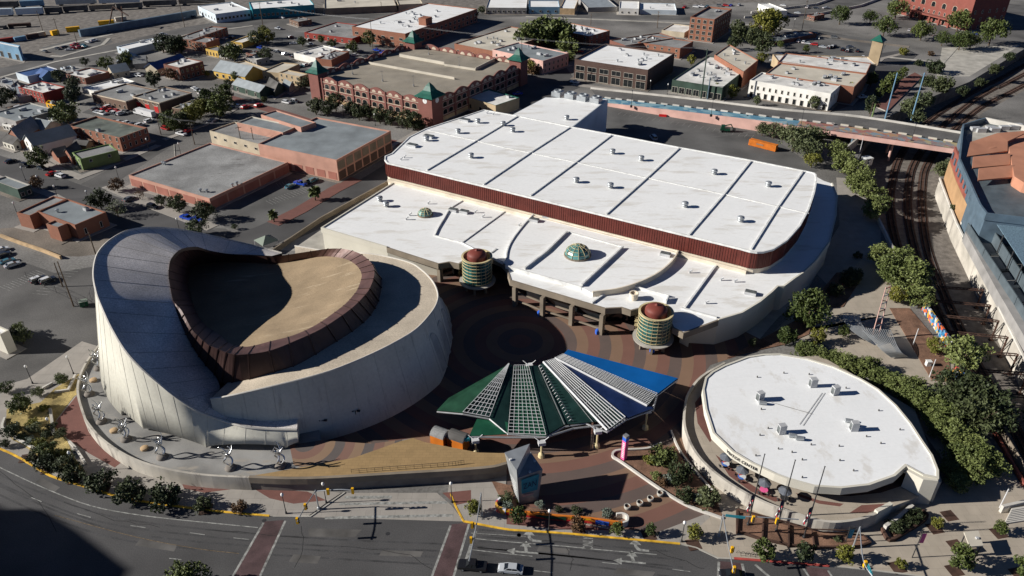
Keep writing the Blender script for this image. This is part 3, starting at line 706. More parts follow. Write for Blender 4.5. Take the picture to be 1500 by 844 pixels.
# arched lobby recesses on the court side of the drum, each with its pier
for a0 in (-25, -17, -9, -1):
    mb = MB(); pts = []; inner = []
    def onwall(ang, t):   # t: 0 base .. 1 rim
        best = min(range(len(Bf)), key=lambda i: abs(math.degrees(math.atan2(Bf[i][1]-TC[1], Bf[i][0]-TC[0]))-ang))
        a, b = Vector(bot[best]), Vector(top[best])
        # interpolate between neighbours for a smooth result
        return a+(b-a)*t
    hw = 2.5
    arc = [(-hw, .06), (-hw, .5)]+[(-hw*math.cos(math.pi*k/8), .5+.26*math.sin(math.pi*k/8)) for k in range(1, 8)]+[(hw, .5), (hw, .06)]
    out = []; inn = []
    for da, t in arc:
        q = onwall(a0, t); u = Vector((math.cos(rad(a0)), math.sin(rad(a0)), 0)); s = Vector((-u.y, u.x, 0))
        q = q+s*(da/57.3*46)
        out.append(q+u*.22); inn.append(q-u*.3)
    mb.loft([out, inn]); mb.add([x+(Vector((math.cos(rad(a0)), math.sin(rad(a0)), 0))*.42) for x in inn], [list(range(len(inn)))])
    th.part('arch_recess', mb, ['niche'])
# crown: bronze parapet with standing seams, sloping cap and deep inner face
mb = MB(); Rs, Fs = smooth(Rw, 4, True), smooth(Fw, 4, True)
Rs.append(Rs[0]); Fs.append(Fs[0]); Cs2 = Cs_ = smooth(Cw, 4, True); Cs2.append(Cs2[0])
mb.loft([Cs2, Rs]); th.part('crown_wall', mb, 'bronze')
mb = MB(); mb.loft([Rs, [tuple((a+b)/2 for a, b in zip(p, q)) for p, q in zip(Rs, Fs)], Fs]); th.part('crown_cap', mb, 'bronze_cap')
for i in range(0, len(Rs)-1, 3):
    mb = MB()
    a, b, c = Vector(Cs2[i]), Vector(Rs[i]), Vector(Fs[i]); o_ = Vector((a.x-cx, a.y-cy, 0)).normalized()*.1
    if (a-b).length > 1.5: mb.tube(a+o_, b+o_, .2, .2, 4)
    mb.tube(b+Vector((0, 0, .06)), c+Vector((0, 0, .06)), .11, .11, 4); th.part('crown_rib', mb, 'bronze')
mb = MB(); mid = (sum(p[0] for p in Fw)/len(Fw), sum(p[1] for p in Fw)/len(Fw)); rows = []
for t in (0, .15, .3, .45, .6, .75, .9, .99):
    rows.append([(p[0]*(1-t)+mid[0]*t, p[1]*(1-t)+mid[1]*t, p[2]*(1-t)**1.2+10.5*(1-(1-t)**1.2)) for p in Fs[:-1]])
mb.loft(rows, 0, True); mb.add(rows[-1], [list(range(len(rows[-1])))]); th.part('saddle_roof', mb, 'floor_tan', sm=True)

# raised deck round the theatre
DO = [(149,500),(125,533),(114.7,560),(114.7,581),(122.7,608),(128,619),(149,643),(186.7,668),(232,684),(293,695),(365,699),(450,701),(583,693.7),(708.7,685.7),(742,679)]
dk = smooth([G(p, 3.7) for p in DO], 4)
inner = gs([(741,664),(700.7,663),(623,648),(604.7,641.7),(588.7,644),(545,650),(470,645)], 3.05)
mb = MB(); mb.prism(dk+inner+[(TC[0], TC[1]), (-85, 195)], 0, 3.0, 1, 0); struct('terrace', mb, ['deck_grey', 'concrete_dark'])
mb = MB(); mb.poly(ccw(gs([(370,697),(517,671),(588.7,645.7),(604.7,641.7),(623,648),(700.7,663),(741,664),(742,678),(708.7,684.5),(583,692.5),(450,700)], 3.06)), 0, 3.06); struct('terrace_surface', mb, 'terrace_tan')
mb = MB(); mb.poly(ccw(gs([(430,681),(424,652),(470,645),(545,650),(588.7,644),(588,646),(517,671),(440,684)], 3.03)), 0, 3.03); struct('terrace_surface', mb, 'terrace_paving')
dw = [dk[0]]+dk[1:]
mb = MB(); mb.wall(dw[:41], .5, 0, 3.75); solo('terrace_wall', 'curved tan concrete retaining wall around the raised theatre deck with statues', 'wall', mb, 'stain_concrete', dw[20])
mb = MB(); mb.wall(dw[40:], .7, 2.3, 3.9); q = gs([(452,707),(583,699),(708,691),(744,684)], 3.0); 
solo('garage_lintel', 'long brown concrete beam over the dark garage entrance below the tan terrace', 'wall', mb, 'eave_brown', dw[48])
mb = MB()
hr = smooth(gs([(515,693),(583,688),(650,683),(680,679.5)], 3.06), 6)
for i, p in enumerate(hr): mb.tube((*p, 3.06), (*p, 4.1), .04, .04, 4)
mb.path([(*p, 4.1) for p in hr], .045, 4); mb.path([(*p, 3.6) for p in hr], .03, 4)
solo('railing', 'thin dark metal railing on the tan terrace above the garage entrance', 'railing', mb, 'metal_dark', (*hr[6], 3.06))

# ================================================================ statues on the deck
def helix(c, z0, z1, r0, turns, ph, n=26, squash=1):
    return [(c[0]+r0(t)*math.cos(ph+turns*2*math.pi*t), c[1]+r0(t)*math.sin(ph+turns*2*math.pi*t)*squash, z0+(z1-z0)*t) for t in [i/n for i in range(n+1)]]
def statue(px, ph, label):
    p = G(px, 3.0); t = Thing('statue', label, 'statue', (p[0], p[1], 3.0), 'silver ribbon statues on the theatre deck')
    mb = MB(); mb.lathe([(1.15,0),(1.2,.15),(1.0,.55),(.7,.75),(0,.8)], (0,0), 18); t.inst('plinth', PL_[0], (p[0], p[1], 3.0))
    for k in range(3): t.inst('ribbon', PL_[1+k], (p[0], p[1], 3.75), ph)
    return t
PL_ = []
mb = MB(); mb.lathe([(1.2,0),(1.25,.15),(1.0,.55),(.7,.75),(0,.8)], (0,0), 18); PL_.append(mb.mesh('plinth', 'concrete_dark', (0,0,0), True))
for k in range(3):
    mb = MB()
    rr_ = lambda t: .25+.85*abs(math.sin(math.pi*(t*1.7)))*(1 if t < .6 else .9)
    h = helix((0,0), 0, 5.2-k*.5, rr_, .45, k*2.1)
    mb.path(h, [.11+.09*math.sin(math.pi*i/26) for i in range(27)], 7)
    h2 = helix((0,0), 3.4-k*.3, 4.6+k*.3, lambda t: .3+1.2*t, .22, k*2.1+1); mb.path(h2, [.17*(1-i/27)+.04 for i in range(27)], 6)
    PL_.append(mb.mesh('ribbon', 'steel_bright', (0,0,0), True))
SP = [((145,540),.3,'tall silver twisting statue beside the road-side edge of the cream wall, farthest back'),
      ((131,578),1.2,'silver spiral ribbon statue by the curved parapet, second from the back'),
      ((149,618),2.2,'silver spiral ribbon statue midway along the deck, third from the back'),
      ((185,644),.2,'silver looping statue near the first arched feet of the cream wall'),
      ((238,670),1.0,'silver looping statue with a long shadow in front of the cream wall'),
      ((338,686),2.8,'bright silver statue of twisted loops, second from the brim tip'),
      ((411,683),1.7,'silver winged ribbon statue standing in front of the brim tip')]
for p, ph, l in SP: statue(p, ph, l)
for p, l in (((137,558),'round tan stone seat beside the second silver statue'),((167,632),'round tan stone seat between the third and fourth silver statues'),((212,658),'round tan stone seat nearest to the arched feet of the wall')):
    c = G(p, 3); mb = MB(); mb.lathe([(.8,3),(.85,3.15),(.85,3.5),(.78,3.56),(0,3.58)], c, 18); solo('stone_seat', l, 'seat', mb, 'stone_tan', (*c, 3), 'round seats on the theatre deck', True)
# ================================================================ exhibition hall (convention centre)
ZL, ZC, ZH = 8.0, 9.0, 15.5
HALL = [(564,229),(563.5,234),(567,238.5),(600,246),(740,280),(874,312.5),(1008,345.3),(1085,364),(1099,368),(1109,369.3),(1119,368.8),(1133,365),(1153,352),(1172,330.7),(1185,306.7),(1193,282.7),(1196.5,264),(1195.5,256),(1193,253.5),(1177,250),(1100,234.7),(996,216),(897,197),(840,186.5),(759,170),(709,161),(663,176),(623,189),(599,201),(574,225)]
hall = ccw(gs(HALL, ZH))
hc = Thing('exhibition_hall', 'huge white roofed exhibition hall with red ribbed fascia and lower white front roofs', 'hall', (*G((800,330)), 0))
mb = MB(); mb.prism(offset(hall, -.5), 0, ZH-5.4); hc.part('wall', mb, 'cream_strip')
mb = MB(); n = len(hall); o2 = offset(hall, .0)
mb.loft([[(*p, ZH-5.6) for p in hall+[hall[0]]], [(*p, ZH) for p in hall+[hall[0]]]])
ribs = MB()
for i in range(n):   # standing ribs of the fascia, one pattern in one part
    a, b = Vector(hall[i]), Vector(hall[(i+1) % n]); L = (b-a).length; t = (b-a)/L; nn = Vector((t.y, -t.x))
    for k in range(int(L/.8)):
        c = a+t*(k*.8+.4)+nn*.05; mb.box(c.x, c.y, ZH-5.58, .18, .1, 5.5, math.atan2(t.y, t.x))
hc.part('fascia', mb, 'fascia_red')
mb = MB(); mb.poly(offset(hall, -.3), 0, ZH-.12); hc.part('hall_roof', mb, 'white_roof')
mb = MB(); mb.wall(offset(hall, -.12), .5, ZH-.5, ZH+.12, closed=True); hc.part('parapet', mb, 'paint_white')
def roof_curb(px, z, w=.5, h=.32, m='paint_white'):
    for a, b in zip(px[:-1], px[1:]):
        A, B = Vector(G(a, z)), Vector(G(b, z)); mb = MB(); c = (A+B)/2; d = B-A
        mb.box(c.x, c.y, z-.1, d.length-.15, w, h+.1, math.atan2(d.y, d.x)); hc.part('roof_curb', mb, m)
for l in ([(625,250),(698,206.7),(758,171)],[(708,271),(779,223),(835,187)],[(777,287.3),(844,238),(896,198.5)],[(888,314.5),(948,261),(995,217.5)],[(1009,345),(1061,284.8),(1100,236.5)],[(1100,366),(1140,303),(1176.5,251.5)]): roof_curb(l, ZH-.1, .5, .36)
roof_curb([(628,191),(698,206.7),(740,216.5),(844,238),(948,260.8),(1061,284.8),(1140,302.7),(1185,313)], ZH-.1, .5, .15)
# lower roofs
FRONT = [(567,362.7),(642,386.7),(658,384),(672,387),(686,377),(720,378),(735,384),(742,391.5),(748,410.7),(886.7,452),(910.7,450.7),(924,455),(936,452),(978,462),(986,480),(1001,488),(1052,469)]
LOW = [(471.5,334.5)]+FRONT+[(1086.7,458.7),(1113,442.7),(1130.7,428),(1138.7,420),(1148,420),(1164,408),(1174.7,401),(1193,384),(1214.7,354.7),(1224,317),(1226,288),(1218.7,269),(1206.7,265),(1194,258),(1120,290),(760,230),(590,262),(579,267)]
low = gs(LOW, ZL); fr = gs(FRONT, ZL)
fin = offset(fr, -5.5, False)
body = [low[0], fr[0]]+fin[1:-1]+[fr[-1]]+low[len(FRONT)+1:]
mb = MB(); mb.prism(body, 0, ZL-1.4, 0); hc.part('lower_wall', mb, 'cream_wall')
mb = MB(); mb.loft([[(*p, .02) for p in offset(fin, .06, False)], [(*p, ZL-1.5) for p in offset(fin, .06, False)]]); hc.part('glass_wall', mb, 'glass_dark')
mb = MB(); mb.poly(ccw(low), 0, ZL); hc.part('lower_roof', mb, 'white_roof')
mb = MB(); mb.wall(fr, .5, ZL-1.7, ZL+.12); hc.part('eave', mb, 'eave_brown')
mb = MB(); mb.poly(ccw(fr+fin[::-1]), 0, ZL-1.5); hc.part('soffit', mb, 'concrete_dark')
mb = MB(); q = [low[-1], low[0], fr[0]]; mb.wall(q, .5, ZL-1.5, ZL+.35); hc.part('edge_parapet', mb, 'cream_wall')
mb = MB(); q = low[len(FRONT):len(FRONT)+13]; mb.wall(q, .5, ZL-1.5, ZL+.3); hc.part('edge_parapet', mb, 'cream_wall')
for px in ((754.7,449),(794.7,464),(837,477),(881,490.7),(645,413),(605,398)):
    p = G(px); mb = MB(); mb.box(p[0], p[1]+.6, 0, 1.1, 1.6, ZL-1.6, rad(-31)); hc.part('column', mb, 'eave_brown')
for k, (a, b) in enumerate((((757,440),(795,455)),((797,455),(837,468)),((839,468),(880,482)),((757,428),(795,443)),((797,443),(837,456)),((839,456),(880,470)))):
    z = 1.4 if k < 3 else 3.6
    A, B = G(a, z), G(b, z); mb = MB(); mb.tube((*A, z), (*B, z), .3, .3, 4); hc.part('transom', mb, 'eave_brown')
# raised middle bay with curved sides
MID = [(783,313),(769,328),(756,344),(747,358),(742.5,371),(741,389.5),(852,421),(868,430),(903,425.5),(932,417),(958.7,405),(980,389),(990,376),(995,365)]
mid = gs(MID, ZC)
mb = MB(); mb.prism(mid, ZL-.1, ZC); hc.part('middle_roof', mb, 'white_roof')
mb = MB(); q = gs(smooth(MID[7:], 4), ZC); mb.wall(q, .4, ZL, ZC+.7); hc.part('curved_parapet', mb, 'cream_strip')
mb = MB(); q = gs(smooth(MID[:6], 4), ZC); mb.wall(q, .35, ZL, ZC+.35); hc.part('curved_parapet', mb, 'paint_white')
mb = MB(); q = gs([(741,389.5),(852,421)], ZC); mb.wall(q, .4, ZL, ZC+.25); hc.part('front_kerb', mb, 'paint_white')
for px, h in (([(830.5,341),(801,370),(768.5,395)],.75),([(912,364),(880,394),(852,420)],.85),([(832,340),(911,362)],.3)):
    q = gs(px, ZC); mb = MB(); mb.wall(q, .5, ZC-.1, ZC+h); hc.part('dome_kerb', mb, 'paint_white')
for px, h, wd in (([(660,305),(650,322),(642,335),(637,346)],.45,.3),([(637,346),(676,356),(737,387)],.35,.4),([(662,304),(680,293),(683,290)],.3,.4),([(676,356.5),(744,307)],.3,.4),([(719,371),(727,365)],.3,.4),
                  ([(905,425),(884,433),(867,445)],.5,.4),([(1051,387),(1003,452)],.5,.5),([(998,452),(1050,466)],.4,.6),([(979,437.5),(975,446)],1.2,.35),([(921,420),(980,436)],.8,.35)):
    q = gs(px, ZL); mb = MB(); mb.wall(q, wd, ZL-.1, ZL+h); hc.part('roof_curb', mb, 'paint_white')
# step under the fascia, lit cream
mb = MB(); q = offset(hall, .35)[2:9]; mb.wall(q, .5, ZL, ZL+1.2); hc.part('base_strip', mb, 'cream_strip')
# north block with the big extract fans
NB = [(750.7,168),(798.7,142.7),(890.7,145.3),(838.7,186)]
nb = gs(NB, 15.3)
mb = MB(); mb.prism(nb, 0, 15.25); hc.part('back_block', mb, 'white_blue')
mb = MB(); mb.poly(offset(ccw(nb), -.3), 0, 15.3); hc.part('back_roof', mb, 'white_roof')
for px in ((817,140),(836,143),(854,146),(873,149)):
    p = G(px, 15.5); mb = MB(); mb.box(p[0], p[1], 15.3, 4.4, 4.4, 2.2, rad(-31)); mb.lathe([(1.7,17.5),(1.7,18.1),(1.4,18.1),(1.4,17.6),(0,17.6)], p, 16); hc.part('extract_fan', mb, 'galv')
# rooftop plant, shared meshes
mb = MB(); mb.lathe([(.55,0),(.55,.5),(.95,.55),(.95,.95),(.5,1.0),(.5,1.2),(1.15,1.25),(1.1,1.75),(.5,2.0),(0,2.05)], (0,0), 14); VENT = mb.mesh('roof_vent', 'galv', (0,0,0), True)
mb = MB(); mb.box(0,0,0,1.0,1.0,.5); mb.lathe([(.45,.5),(.45,1.3),(.7,1.35),(.7,1.7),(0,1.8)], (0,0), 10); VENT2 = mb.mesh('roof_vent', 'hvac', (0,0,0))
mb = MB(); mb.box(0,0,0,4.2,2.2,.9); mb.box(0,0,.9,3.8,1.9,.12,0,1); HATCH = mb.mesh('roof_unit', ['hvac','hvac_dark'], (0,0,0))
mb = MB(); mb.tube((0,0,0),(0,0,.7),.25,.25,8); mb.tube((0,0,.6),(.7,0,1.0),.25,.3,8); PIPE = mb.mesh('roof_pipe', 'hvac', (0,0,0))
for x, y in ((897,222),(939,232),(844,264),(894,272),(1046,252),(1003,300),(1084.5,321.5),(1125,270),(690,228),(737,181),(751,190),(671,192),(625,203),(700,177),(830,172)):
    hc.inst('roof_vent', VENT, (*G((x, y+3), ZH), ZH-.15), R.random()*6)
for x, y in ((604,214),(628,201),(681,177)): hc.inst('roof_unit', HATCH, (*G((x, y), ZH), ZH-.15), rad(-28))
for x, y in ((587,234),(592,231),(713,166),(722,168)): hc.inst('roof_pipe', PIPE, (*G((x, y), ZH), ZH-.15))
for x, y in ((566,301),(556.5,293)): hc.inst('roof_vent', VENT, (*G((x, y+2), ZL), ZL), 1)
for x, y in ((595,322),(600,316),(627,299),(696,312),(707,318.5),(822,326),(1010,400),(1056,411),(1076,413.5),(830,327),(760,331),(1034,445)): hc.inst('roof_pipe', PIPE, (*G((x, y), ZL), ZL if x != 822 else ZC))
for x, y, z in ((664,309.5,ZL),(680,312,ZL),(782.5,324,ZC),(802,318.5,ZC),(974.5,374.5,ZC),(1099,431,ZL)): hc.inst('roof_unit', HATCH, (*G((x, y), z), z), rad(-25), sc_=(.75,.8,1))
mb = MB(); p = G((928,438), ZL); mb.lathe([(1.2,ZL),(1.2,ZL+1.6),(1.35,ZL+1.6),(1.35,ZL+2.0),(1.0,ZL+2.0),(1.0,ZL+1.5),(0,ZL+1.5)], p, 18); hc.part('roof_stack', mb, 'cream_strip')
def dome(px, z, r, h, name='skylight'):
    c = G(px, z)
    mb = MB(); mb.lathe([(r+.25,z),(r+.25,z+.45),(r,z+.5)], c, 24); hc.part('dome_ring', mb, 'eave_brown')
    prof = [(r*math.cos(t), z+.45+h*math.sin(t)) for t in [rad(10*k) for k in range(9)]]
    mb = MB(); mb.lathe(prof+[(0, z+.45+h)], c, 12); dm = hc.part(name, mb, 'glass_dome')
    mb = MB()
    for k in range(12):
        a = 2*math.pi*k/12; mb.path([(c[0]+q*1.01*math.cos(a), c[1]+q*1.01*math.sin(a), zz+.02) for q, zz in prof], .09, 4)
    for q, zz in prof[2::2]:
        mb.path([(c[0]+q*1.01*math.cos(2*math.pi*k/12), c[1]+q*1.01*math.sin(2*math.pi*k/12), zz+.02) for k in range(13)], .08, 4)
    hc.part('glazing_bars', mb, 'mullion', dm)
dome((846,374), ZC, 3.9, 3.0); dome((623,315), ZL, 2.4, 1.9)
# small doors and louvres of the side wall
for a, b in (((479,351.5),(484,353)),((523,366),(528,367.5))): pass
for px in ((1130,438),(1065,470),(1180,420)): pass

def rotunda(px, label):
    c = G(px, 3.0); t = Thing('rotunda', label, 'glass tower', (*c, 0), 'glass entrance towers of the hall')
    mb = MB(); mb.lathe([(3.2,2.6),(5.4,3.0),(5.5,3.4),(4.4,3.5)], c, 32); t.part('base_ring', mb, 'concrete', sm=False)
    mb = MB(); mb.lathe([(4.3,3.4),(4.3,11.4)], c, 32); g = t.part('glass_drum', mb, 'glass_teal')
    mb = MB()
    for z in (3.9,5.0,6.1,7.2,8.3,9.4,10.4): mb.path([(c[0]+4.42*math.cos(2*math.pi*k/32), c[1]+4.42*math.sin(2*math.pi*k/32), z) for k in range(33)], .11, 4)
    for k in range(20):
        a = 2*math.pi*k/20; mb.tube((c[0]+4.38*math.cos(a), c[1]+4.38*math.sin(a), 3.5), (c[0]+4.38*math.cos(a), c[1]+4.38*math.sin(a), 11.3), .06, .06, 4)
    t.part('glazing_bars', mb, 'mullion', g)
    mb = MB(); mb.lathe([(4.2,11.2),(4.6,11.2),(4.65,11.6),(4.05,11.6),(4.0,10.0),(0,10.0)], c, 32); t.part('top_ring', mb, 'mullion')
    mb = MB(); mb.lathe([(2.95,10.0),(2.95,12.0)]+[(2.95*math.cos(rad(a)), 12.0+1.5*math.sin(rad(a))) for a in (15,30,45,60,75)]+[(.35,13.55),(.35,13.8),(0,13.85)], c, 24); t.part('dome', mb, 'dome_red', sm=True)
    for k in range(6):
        a = 2*math.pi*k/6+.3; mb = MB(); mb.box(c[0]+3.4*math.cos(a), c[1]+3.4*math.sin(a), 0, .6, .6, 2.9, a); t.part('leg', mb, 'eave_brown')
    # side stair cage
    mb = MB(); q = G((px[0]-23, px[1]-6), 0)
    for z in (.2,1.6,3.0,4.4,5.8): mb.box(q[0], q[1], z, 1.8, 1.8, .1, rad(-31))
    for dx, dy in ((-.8,-.8),(.8,-.8),(.8,.8),(-.8,.8)): mb.tube((q[0]+dx, q[1]+dy, 0), (q[0]+dx, q[1]+dy, 6), .06, .06, 4)
    t.part('stair_cage', mb, 'mullion')
rotunda((956.5,495), 'green glass tower with red dome near the blue canopy, right of the colonnade')
rotunda((699.5,411.5), 'green glass tower with red dome beside the theatre, left of the colonnade')
for (x, y), l in (((790,462),'blue bin at the second column of the colonnade'),((875,489),'blue bin at the rightmost column of the colonnade'),((955,516),'blue bin under the right glass tower')):
    c = G((x, y)); mb = MB(); mb.box(c[0], c[1], 0, 1.0, 1.0, 1.2, .3); mb.lathe([(.5,1.2),(.45,1.5),(0,1.65)], c, 10); solo('litter_bin', l, 'bin', mb, 'blue_bright', c, 'blue bins of the court')

# ================================================================ visitor centre
ZV, ZT = 7.0, 2.4
VR = [(1029,570.7),(1033,554),(1043,545),(1060,536),(1094.7,523),(1118,519.5),(1142,519),(1180,525),(1220,537),(1260,554.7),(1286.7,570.7),(1313,594.7),(1334.7,621),(1350.7,645.7),(1366,668),(1374.5,690),(1374.7,701.7),(1352,697),(1327,683.5),(1311,698),(1273,711.5),(1233,716),(1193,713.5),(1153,702.5),(1134.7,695.5),(1100,679),(1073,663),(1044,635),(1033,600)]
vr = ccw(gs(VR, ZV))
vc = Thing('visitor_centre', 'low round visitor centre with a broad white roof and cream fascia', 'building', (*G((1190,640)), 0))
# smoother outline, keeping the notch at the right end
mb = MB(); mb.poly(offset(vr, -.3), 0, ZV); vc.part('roof', mb, 'white_roof_round')
mb = MB(); mb.wall(offset(vr, -.2), .5, ZV-1.7, ZV+.22, closed=True); fa = vc.part('fascia', mb, 'cream_wall')
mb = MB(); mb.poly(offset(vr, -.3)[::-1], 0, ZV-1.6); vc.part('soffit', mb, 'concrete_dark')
core = offset(vr, -3.2); _f = [Vector(G(p, ZV)) for p in ((1317,690),(1290,705),(1255,713.5),(1215,715))]
core = [(lambda v, b: tuple(v+Vector((-.45,.9))*7.5*max(0, 1-min((v-f).length for f in _f)/14)))(Vector(c), 0) for c in core]
mb = MB(); mb.prism(core, 0, ZV-1.55); vc.part('wall', mb, 'eave_brown')
mb = MB(); q = [p for p in offset(core, .06)]; mb.wall(q, .05, ZT+.2, ZV-2.0, closed=True); vc.part('glass_wall', mb, 'glass_dark')
mb = MB(); mb.wall(gs([(1331,687),(1353,699),(1373,701)], ZV), 1.3, 0, ZV-.05); vc.part('end_wall', mb, 'cream_wall')
mb = MB(); q = gs([(1375,700),(1366,668),(1350.7,645.7),(1334.7,621),(1313,594.7),(1286.7,570.7),(1260,554.7),(1220,537),(1180,525)], ZV); mb.wall(offset(q, .4, False), .6, 0, ZV-1.2); vc.part('back_wall', mb, 'cream_wall')
# rooftop units and ducts
mb = MB(); mb.box(0,0,0,1.6,1.2,2.3); mb.box(-.82,0,.3,.06,.9,1.7,0,1); ACU = mb.mesh('roof_unit', ['hvac','hvac_dark'], (0,0,0))
for x, y in ((1112.5,586),(1190,566),(1222.5,577),(1144,634),(1250,630)): vc.inst('roof_unit', ACU, (*G((x, y), ZV), ZV), R.random()*.6)
for x, y, sx in ((1118,592,.5),(1244,618,.6),(1252,624,.5),(1162,640,.8),(1172,644,.6)): 
    mb = MB(); c = G((x, y), ZV); mb.tube((c[0]-1, c[1], ZV+.5), (c[0]+.6, c[1]-.3, ZV+.55), .5, .4, 10); vc.part('roof_duct', mb, 'galv')
for x, y in ((1109,553),(1148,547),(1185,549),(1239,569),(1287,602),(1160,663),(1107,668),(1175,674),(1230,675),(1269,640),(1140,658),(1125,628),(1188,652),(1229,654),(1318,630),(1113,638),(1175,700),(1115,600),(1290,650),(1250,690)):
    mb = MB(); c = G((x, y), ZV); mb.tube((c[0], c[1], ZV), (c[0], c[1], ZV+.45), .14, .14, 6); vc.part('roof_pipe', mb, 'roof_dark')
for a, b in (((1204,576),(1171,622)),((1208,576),(1176,624)),((1130,590),(1190,607))):
    A, B = G(a, ZV), G(b, ZV); mb = MB(); mb.tube((*A, ZV+.1), (*B, ZV+.1), .04, .04, 4); vc.part('roof_cable', mb, 'roof_dark')
# lettering on the fascia, bent along it
lp = [Vector(G(p, ZV)) for p in smooth([(1060,649),(1073,663),(1100,679),(1134.7,695.5)], 12)]
acc = [0]
for a, b in zip(lp[:-1], lp[1:]): acc.append(acc[-1]+(b-a).length)
def along(s):
    s = max(0, min(acc[-1]-1e-4, s))
    for i in range(len(acc)-1):
        if acc[i+1] >= s:
            t = (s-acc[i])/(acc[i+1]-acc[i]); d = (lp[i+1]-lp[i]).normalized(); return lp[i]+(lp[i+1]-lp[i])*t, d
me = text_mesh('VISITOR CENTER', 1.05, .04, 'LEFT'); wmax = max(v.co.x for v in me.vertices)
for v in me.vertices:
    p, d = along(1.6+v.co.x*(7.6/wmax)); nn = Vector((d.y, -d.x))
    off_ = .12+v.co.z
    v.co = Vector((p.x+nn.x*off_-vc.loc[0], p.y+nn.y*off_-vc.loc[1], ZV-.75+v.co.y))
me.materials.clear(); me.materials.append(M_('metal_dark')); link('lettering', me, fa)
# terrace round it, with parapet
RING = [(1062,531),(1028,551),(1009,575),(1003.5,597),(1002.5,620),(1009,643),(1022.7,667),(1046.7,691),(1081,715),(1113,732),(1140,743),(1166.7,752),(1206.7,763),(1240,763),(1275,755),(1305,738.5)]
ring = smooth(gs(RING, 3.4), 4)
mb = MB(); mb.prism(ring+gs([(1340,730),(1380,705),(1340,600),(1200,520)], ZT), 0, ZT, 1, 0); struct('terrace', mb, ['walk_beige', 'stain_concrete'])
mb = MB(); mb.wall(ring, .55, 0, 3.4); solo('terrace_wall', 'curved tan concrete parapet sweeping around the round visitor centre', 'wall', mb, 'stain_concrete', ring[30])
for q in ([(1018,590),(1028,577),(1036,600),(1046,640),(1040,648),(1022,620)],[(1048,666),(1062,676),(1090,703),(1120,722),(1150,733),(1135,735),(1100,720),(1068,697)],[(1165,722),(1172,728),(1200,738),(1230,742),(1236,738),(1200,733),(1178,726)],[(1245,751),(1262,740),(1295,738),(1300,741),(1270,752)]):
    mb = MB(); mb.poly(ccw(gs(q, ZT+.004)), 0, ZT+.004); struct('brick_and_shade_inset', mb, 'walk_red')
mb = MB(); mb.poly(ccw(gs([(1165,716),(1200,724),(1245,727),(1290,722),(1330,709),(1345,700),(1322,684),(1310,696),(1272,708),(1232,712),(1190,709)], ZT+.008)), 0, ZT+.008); struct('brick_and_shade_inset', mb, 'brick_dark')  # dark sheet: the deep eave shade put into the floor colour, no real brickwork
mb = MB()
for k in range(5): mb.prism(gs([(1212+3*k,778-2*k),(1258,771-2*k),(1256,768-2*k),(1216+3*k,774-2*k)], .2+.17*k), 0, .28+.17*k)
solo('steps', 'pale concrete steps below the round visitor centre terrace', 'steps', mb, 'concrete_light', G((1240,772)))
# tables under umbrellas
def table_set(px, ang, lab, top):
    p = G((px[0]-2, px[1]+4), ZT); t = Thing('patio_table', 'table with a bright cover and stools '+lab, 'table', (*p, ZT), 'patio tables of the visitor centre')
    mb = MB(); mb.lathe([(.85,.74),(.85,.8),(0,.82)], (0,0), 14); me_ = mb.mesh('tabletop', top); t.inst('tabletop', me_, (*p, ZT))
    mb = MB(); mb.lathe([(.4,0),(.08,.08),(.08,.75)], (0,0), 10); t.inst('pedestal', mb.mesh('pedestal', 'metal_dark'), (*p, ZT))
    for k in range(4):
        a = ang+k*math.pi/2; mb = MB(); mb.box(0,0,.42,.5,.5,.06); mb.box(.22,0,.48,.06,.5,.4); mb.box(0,0,0,.1,.1,.42); t.inst('stool', mb.mesh('stool', 'metal_dark'), (p[0]+1.25*math.cos(a), p[1]+1.25*math.sin(a), ZT), a)
    u = Thing('umbrella', 'dark grey parasol over the table '+lab, 'umbrella', (p[0]+.1, p[1]+.6, ZT), 'parasols of the visitor centre')
    mb = MB(); mb.tube((0,0,0),(0,0,2.7),.05,.05,6); u.inst('pole', mb.mesh('pole', 'metal_dark'), u.loc)
    mb = MB(); mb.lathe([(1.4,2.1),(0,2.7)], (0,0), 8); mb.lathe([(1.4,2.1),(1.4,1.98)], (0,0), 8); u.inst('canopy', mb.mesh('canopy', 'umbrella_top'), u.loc, ang)
table_set((1064,679), .3, 'nearest the left end of the lettering', 'wrap'); table_set((1088,698), .9, 'below the middle of the lettering', 'wrap'); table_set((1120,717), .5, 'right of the lettering', 'pink'); table_set((1150,729), .2, 'in the eave shade, farthest right', 'metal_dark')
# planter with beams below the terrace, three flagpoles in it
PB = [(1080,746),(1080,776),(1113,787),(1160,797),(1193,800),(1260,799),(1275,793),(1265,783),(1200,777),(1150,766),(1113,754)]
mb = MB(); q = gs(PB, .8); mb.wall(ccw(q), .35, 0, .7, closed=True); pl = Thing('planter', 'long brown walled planter holding the three flagpoles', 'planter', (*G((1170,785)), 0)); pl.part('rim', mb, 'rust')
mb = MB(); mb.prism(gs(PB, .5), 0, .5); pl.part('soil', mb, 'mulch')
for a, b in (((1082,748),(1080,777)),((1119,756),(1117,788)),((1156,767),(1156,797)),((1190,776),(1194,801))):
    A, B = G(a, 1.2), G(b, 1.2); mb = MB(); mb.wall([A, B], .28, 0, .95); pl.part('cross_wall', mb, 'rust')
mb = MB(); A = [(*G(p, 1.7), 1.7) for p in ((1081,745),(1117,755),(1155,765),(1190,775),(1255,778))]
for a, b in zip(A[:-1], A[1:]): mb.tube(a, b, .12, .12, 4)
pl.part('top_rail', mb, 'rust')
